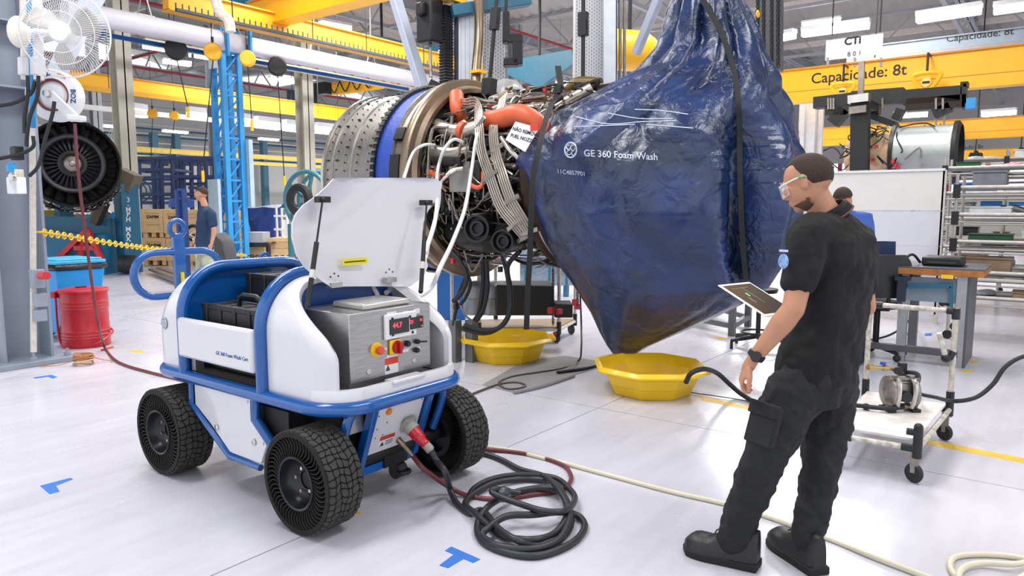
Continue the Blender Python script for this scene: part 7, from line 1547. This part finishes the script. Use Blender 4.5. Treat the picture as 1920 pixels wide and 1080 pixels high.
def sole(base, d, s, L_):
    P = []
    for i in range(13): u = i/12; w_ = .047+.016*math.sin(min(1, u*1.3)*math.pi*.6)+.01*math.exp(-((u-.72)/.2)**2); w_ *= 1 if u < .85 else math.sqrt(max(.03, 1-((u-.85)/.155)**2)); P.append((u*L_*1.03-.004, w_))
    pts = [base+d*x+s*w_ for x, w_ in P]+[base+d*x-s*w_ for x, w_ in P[::-1]]; b = B(); b.sheet(pts, (0, 0, .034)); return b
# ---------------------------------------------------------------- technician in black
UP = Vector((0, 0, 1))
man = thing('person', 'man in black polo, dark work trousers and boots, seen from behind, holding a white tablet', 'person', W(1430, 1055))
def mp(name, b, m, label=None, bevel=0, par=None): return part(name, b, m, par or man, label, bevel, world=True)
right = (_R*.78+_F*.62).normalized(); fwd = UP.cross(right).normalized()        # facing left and away
if fwd.dot(_R) > 0: fwd = -fwd
SL, SR = D(1518, 442, 2.80), D(1604, 456, 3.0); EL, WL = D(1487, 580, 2.72), D(1417, 668, 2.78); ER = D(1622, 575, 3.0); WR = D(1560, 575, 3.22)
PEL = D(1535, 690, 2.93); CH = D(1568, 480, 2.92); NK = D(1556, 400, 2.92); HC = D(1514, 345, 2.93)
face = (fwd*.9-_R*.25+Vector((0, 0, -.42))).normalized()
body = B(); Mh, kh = head_geo(body, HC, .232, face, (UP+fwd*.35).normalized())
limb(body, [D(1556, 415, 2.92), D(1540, 388, 2.925), D(1524, 362, 2.925)], [.062, .056, .058])
limb(body, [SL, EL], [.052, .043]); limb(body, [EL, EL.lerp(WL, .3), WL], [.042, .045, .027]); limb(body, [SR, ER], [.052, .043]); limb(body, [ER, ER.lerp(WR, .3), WR], [.042, .043, .028])
dl = (WL-EL).normalized(); hand_geo(body, WL+dl*.03, (dl*.8-_R*.1-UP*.45).normalized(), (_R*.9-_F*.2).normalized(), .98, curl=1.05, thumb=-1)
TBc = D(1425, 560, 3.22)
dr = (TBc+_R*.06+_F*.04-WR).normalized(); hand_geo(body, WR, dr, UP, .98, curl=.35, thumb=1)
torso(body, [(PEL, .14, .1), (D(1550, 590, 2.93), .135, .09), (CH, .16, .1), (D(1562, 425, 2.92), .1, .07)], right, fwd)
limb(body, [D(1492, 735, 2.86), D(1462, 790, 2.83), D(1432, 862, 2.80), D(1403, 935, 2.86), D(1375, 1010, 2.90)], [.07, .07, .05, .045, .035]); limb(body, [D(1556, 735, 3.0), D(1550, 790, 2.99), D(1541, 860, 2.95), D(1530, 935, 2.93), D(1513, 1003, 2.88)], [.07, .07, .05, .045, .035])
o = mp('body', body, SKIN); remesh(o, .0052, 3)
# hair, beard, glasses
def hp(*c): return Mh @ Vector([v*kh for v in c])
hb = B(); rows = []
for j in range(15):
    ph = math.radians(-42+132*j/14) if False else math.radians(90-118*j/14); row = []
    for i in range(40):
        a = 2*math.pi*i/40; y = math.sin(a)
        lowlim = math.radians(38) if y > .35 else (math.radians(38)-(math.radians(72))*min(1, (.35-y)/.6))
        p2 = math.radians(90)+(lowlim-math.radians(90))*j/14; sp_ = .0785 if j < 14 else .072
        row.append(hp(sp_*math.cos(p2)*math.cos(a), -.012+.1005*math.cos(p2)*math.sin(a), .03+.0925*math.sin(p2)))
    rows.append(row)
hb.grid(rows, cu=True); mp('hair', hb, HAIR, 'short cropped dark hair')
bb = B(); q = B(); q.ell((0, 0, 0), (.0625*kh, .069*kh, .0585*kh), nu=30, nv=20)
fs = [f for f in q.f if all((q.v[i].z < -.02*kh+.022*max(0, -q.v[i].y/kh/.07) and q.v[i].y > -.03*kh) for i in f)]
M2 = Mh @ T(0, .0185*kh, -.046*kh); bb.add([M2 @ v for v in q.v], fs); ob_ = mp('beard', bb, mat('beard brown', '#5b4234', .85, var=.3, scale=150), 'short dark beard')
for sd in (-1, 1):
    b = B(); b.tube([hp(sd*.06, .092, .016), hp(sd*.076, .06, .018), hp(sd*.083, .0, .02), hp(sd*.083, -.03, .012)], .0035, 8, sm=4); g = mp('glasses_arm', b, mat('white plastic temple', '#d9e4dc', .3))
    b = B(); b.tube([hp(sd*.0845, .0, .02), hp(sd*.0845, -.03, .012)], .0042, 8); mp('temple_tip', b, mat('green tip', '#4f9a6c', .4), 'green temple tip', par=g)
b = B(); rows = []
for j in range(7):
    z = .03-.055*j/6; rows.append([hp(.07*math.sin(a), .03+.082*math.cos(a), z-.006*abs(math.sin(a*2))) for a in (math.radians(-70+140*i/20) for i in range(21))])
b.grid(rows); mp('glasses_lens', b, mat('clear lens', '#e6eef0', .05, alpha=.35), 'clear wraparound safety lens')
for sd in (-1, 1): b = B(); b.ell(hp(sd*.033, .083, .005), .011*kh, nu=12, nv=8); e_ = mp('eye', b, mat('eye white', '#e4ded8', .3)); b = B(); b.ell(hp(sd*.034, .0935, .003), .0045*kh, nu=8, nv=6); mp('iris', b, BLK, par=e_)
# polo shirt
POLO = mat('black polo fabric', '#0b0c0f', .85, var=.1, scale=6, bump=.25, bscale=350)
pb = B(); torso(pb, [(D(1528, 712, 2.93), .185, .14), (D(1535, 670, 2.93), .185, .138), (D(1550, 610, 2.93), .178, .132), (D(1558, 550, 2.93), .185, .135), (D(1566, 490, 2.92), .2, .14), (D(1568, 450, 2.92), .19, .125), (D(1563, 418, 2.92), .13, .09), (D(1556, 398, 2.92), .072, .068)], right, fwd)
for S_, E_, sd in ((SL, EL, -1), (SR, ER, 1)):
    sh = S_; limb(pb, [Vector(CH).lerp(S_, .55)+UP*.045, S_+UP*.0, S_.lerp(E_, .35), S_.lerp(E_, .62)], [.085, .08, .076, .069])
o = mp('polo_shirt', pb, POLO, 'black short sleeved polo shirt'); remesh(o, .009, 5, .028, .08)
cb_ = B(); c0 = D(1557, 402, 2.92); nd = (D(1540, 385, 2.92)-D(1556, 412, 2.92)).normalized(); Mc = AX(c0, nd, fwd)
cb_.lathe([(.066, -.01), (.074, .0), (.071, .026), (.066, .03), (.062, .024), (.062, -.01), (.066, -.01)], 32, Mc); cb_.lathe([(.07, .026), (.08, .018), (.086, -.012), (.08, -.014), (.072, .012)], 32, Mc); mp('collar', cb_, POLO)
ly = B(); ly.tube([Mc @ Vector((.088*math.cos(a), .088*math.sin(a), -.012-.0*math.sin(a))) for a in (math.radians(20*i) for i in range(18))], .004, 6, True); mp('lanyard', ly, mat('red black lanyard', '#6b2a35', .6, var=.4, scale=60), 'thin dark red lanyard')
pm = D(1474, 492, 2.69); M = Matrix((_R*.6-_F*.8, UP, -_R*.8-_F*.6)).transposed().to_4x4(); M.translation = D(1469, 490, 2.715)
b = B(); b.lathe([(0, .004), (.02, .003), (.022, 0)], 20, M @ Matrix.Scale(1.3, 4, (0, 1, 0))); pt_ = mp('sleeve_badge', b, mat('badge blue', '#7fa0cf', .5, var=.4, scale=90), 'small blue and white sleeve badge')
b = B(); b.box(-.018, .018, .036, .044, 0, .004, M); mp('badge_text', b, WINK, par=pt_)
# trousers
TR = mat('charcoal trousers', '#16181d', .8, var=.12, scale=7, bump=.25, bscale=300)
tb_ = B(); torso(tb_, [(D(1532, 672, 2.93), .172, .128), (D(1530, 705, 2.93), .182, .14), (D(1525, 750, 2.93), .175, .135)], right, fwd)
KL, KR = D(1432, 862, 2.80), D(1541, 860, 2.95); AL, AR = D(1375, 1010, 2.90), D(1513, 1003, 2.88)
limb(tb_, [D(1492, 735, 2.86), D(1462, 790, 2.83), KL, D(1403, 935, 2.86), AL], [.115, .108, .085, .078, .07]); limb(tb_, [D(1556, 735, 3.0), D(1550, 790, 2.99), KR, D(1530, 935, 2.93), AR], [.112, .104, .082, .076, .066])
o = mp('trousers', tb_, TR, 'charcoal cargo work trousers'); remesh(o, .009, 4, .03, .055)
b = B(); c = D(1424, 775, 2.77); M = Matrix(((_R*.45-_F*.89), UP*.97+_R*.2, (-_R*.89-_F*.45))).transposed().to_4x4(); M.translation = D(1432, 788, 2.745)
b.box(-.07, .07, -.1, .06, -.02, .012, M); pk = mp('cargo_pocket', b, TR, bevel=.008); b = B(); b.box(-.076, .076, .02, .075, .005, .02, M); mp('pocket_flap', b, TR, par=pk, bevel=.006)
# boots
BT = mat('black leather boot', '#1c1d20', .45, var=.12, scale=20, bump=.15, bscale=150)
for nm, hl, to in (('boot', W(1402, 1062), W(1285, 1030)), ('boot', W(1530, 1075), W(1452, 1015))):
    hl = Vector((hl.x, hl.y, 0)); d = (to-hl).normalized(); hl2 = to-d*.315; b = B(); r_ = boot(b, hl2, to); bo = mp(nm, b, BT, 'black leather safety boot'); mp('sole', sole(*r_), mat('boot sole', '#101012', .7), par=bo, bevel=.006)
    base, dd, ss, L_ = r_
    for i in range(4): b = B(); p = base+dd*(L_*(.36+.07*i))+UP*(.165-.016*i); b.tube([p-ss*.028, p+UP*.006, p+ss*.028], .0035, 6, sm=3); mp('lace', b, BLK, par=bo)
# watch
wv = (WL-EL).normalized(); Mw = AX(WL-wv*.005, wv); b = B(); b.lathe([(.03, -.013), (.034, -.011), (.034, .011), (.03, .013), (.03, -.013)], 28, Mw); wt = mp('watch_strap', b, BLK, 'black wrist watch'); b = B(); b.lathe([(0, .014), (.02, .013), (.022, 0), (0, 0)], 20, AX(WL-wv*.005-_F*.03-_R*.012, -_F-_R*.5+UP*.3)); mp('watch_case', b, BLK, par=wt)
# tablet
A_, B_, D_ = D(1346, 534, 3.40), D(1408, 530, 3.50), D(1434, 592, 3.16); ux = (D_-A_); LX = ux.length; ux.normalize(); uy = (B_-A_); uy -= ux*uy.dot(ux); LY = uy.length; uy.normalize(); nz = ux.cross(uy).normalized(); nz = nz if nz.z > 0 else -nz
t = thing('tablet', 'white tablet computer with dark screen held in front of the man in black', 'tablet', A_+ux*LX/2); M = Matrix((ux, uy, nz)).transposed().to_4x4(); M.translation = A_
b = B(); b.box(0, LX*1.02, 0, LY*1.0, -.006, 0, M); part('case', b, mat('tablet white', '#e8e8ea', .3), t, world=True, bevel=.003)
b = B(); b.box(.018, LX*1.02-.018, .012, LY-.012, 0, .001, M); sc_ = part('screen', b, mat('tablet screen', '#202329', .15, emit=0, var=.1, scale=40), t, world=True)
b = B(); b.box(.1, .13, .08, .088, .001, .0015, M); part('green_bar', b, mat('green pixels', '#4fd05a', .5, var=0, emit=1), sc_, world=True)
b = B(); b.box(.14, .19, .06, .064, .001, .0015, M); b.box(.05, .2, .11, .112, .001, .0015, M); b.box(.05, .052, .04, .15, .001, .0015, M); part('screen_line', b, mat('grey pixels', '#7f8790', .5, var=0), sc_, world=True, kind='stuff')
# ---------------------------------------------------------------- walking man at the back
def simple_person(label, d, pts, skin=SKIN, top=None, legs=None, hair=HAIR, face_dir=None, glasses=True, vox=.012, rt_=None, shoe=True, sleeves=.6):
    P = {k: D(v[0], v[1], d+(v[2] if len(v) > 2 else 0)) for k, v in pts.items()}; g = P['hip'].copy(); g.z = 0; t = thing('person', label, 'person', g)
    r_ = rt_ or _F; f_ = UP.cross(r_).normalized()
    if f_.dot(face_dir) < 0: f_ = -f_
    b = B(); Mh2, k2 = head_geo(b, P['head'], .235, face_dir, UP); limb(b, [P['neck'], P['head']], [.055, .05]); 
    for s in 'ab':
        limb(b, [P['sh'+s], P['el'+s], P['wr'+s]], [.048, .042, .027]); v = (P['wr'+s]-P['el'+s]).normalized(); hand_geo(b, P['wr'+s], v, f_, 1, .6, 1)
    torso(b, [(P['hip'], .14, .1), (P['chest'], .16, .1), (P['neck']-UP*.05, .08, .06)], r_, f_)
    o = part('body', b, skin, t, world=True); remesh(o, vox, 2)
    b = B(); torso(b, [(P['hip']-UP*.06, .18, .13), (P['hip']+UP*.15, .165, .125), (P['chest'], .19, .13), (P['chest']+UP*.12, .17, .11), (P['neck']-UP*.01, .075, .07)], r_, f_)
    for s in 'ab': limb(b, [P['chest'].lerp(P['sh'+s], .7)+UP*.03, P['sh'+s], P['sh'+s].lerp(P['el'+s], sleeves)], [.075, .075, .07])
    o = part('shirt', b, top, t, world=True); remesh(o, vox, 3, .03, .12)
    b = B(); torso(b, [(P['hip']+UP*.03, .165, .12), (P['hip']-UP*.14, .17, .13)], r_, f_)
    for s in 'ab': limb(b, [P['hip'].lerp(P['kn'+s], .15), P['kn'+s], P['an'+s]], [.105, .085, .068])
    o = part('trousers', b, legs, t, world=True); remesh(o, vox, 3, .04, .1)
    for s in 'ab':
        a = P['an'+s].copy(); a.z = 0; fd = Vector((face_dir.x, face_dir.y, 0)).normalized(); b = B(); r2 = boot(b, a-fd*.08, a+fd*.21); part('shoe', b, BLK, t, world=True)
    hb = B(); q = B(); q.ell((0, 0, 0), (.086, .109, .102), nu=26, nv=18); fs = [f for f in q.f if all(q.v[i].z > .03*max(-1.6, min(1, (q.v[i].y+.01)/.05)) for i in f)]; hb.add([Mh2 @ T(0, -.013, .032) @ v for v in q.v], fs); o = part('hair', hb, hair, t, world=True)
    if glasses:
        b = B(); rows = [[Mh2 @ Vector((.068*math.sin(a), .03+.08*math.cos(a), z)) for a in (math.radians(-60+120*i/12) for i in range(13))] for z in (.025, -.01)]; b.grid(rows); part('glasses', b, mat('clear lens', '#e6eef0', .05, alpha=.35), t, world=True)
    return t, Mh2
simple_person('man walking left in navy polo shirt, pale trousers and glasses near the wooden crates', 12.0, dict(head=(377, 365), neck=(384, 386), chest=(387, 410), hip=(384, 462), sha=(396, 402, -.18), ela=(401, 432, -.2), wra=(397, 456, -.25), shb=(380, 402, .18), elb=(372, 436, .2), wrb=(364, 456, .1), kna=(392, 508, -.08), ana=(402, 556, -.05), knb=(376, 508, .1), anb=(386, 552, .1)),
    top=mat('navy polo', '#15304f', .8, var=.08), legs=mat('pale khaki trousers', '#a3a791', .8, var=.06), face_dir=(-_R*.95+_F*.1).normalized(), rt_=_F)
# worker in blue behind
simple_person('worker in blue shirt and dark glasses mostly hidden behind the man in black', 6.7, dict(head=(1580, 378), neck=(1582, 393), chest=(1598, 424), hip=(1602, 520), sha=(1566, 418, .0), ela=(1550, 470, .1), wra=(1570, 490, .3), shb=(1623, 418, .0), elb=(1622, 465, .2), wrb=(1605, 490, .4), kna=(1575, 600), ana=(1575, 660, .1), knb=(1612, 600), anb=(1612, 660, .1)),
    top=mat('mid blue shirt', '#3f5fae', .8, var=.06), legs=mat('navy work trousers', '#1f2c4a', .8), face_dir=(_F*.8+_R*.55-UP*.25).normalized(), rt_=_R)
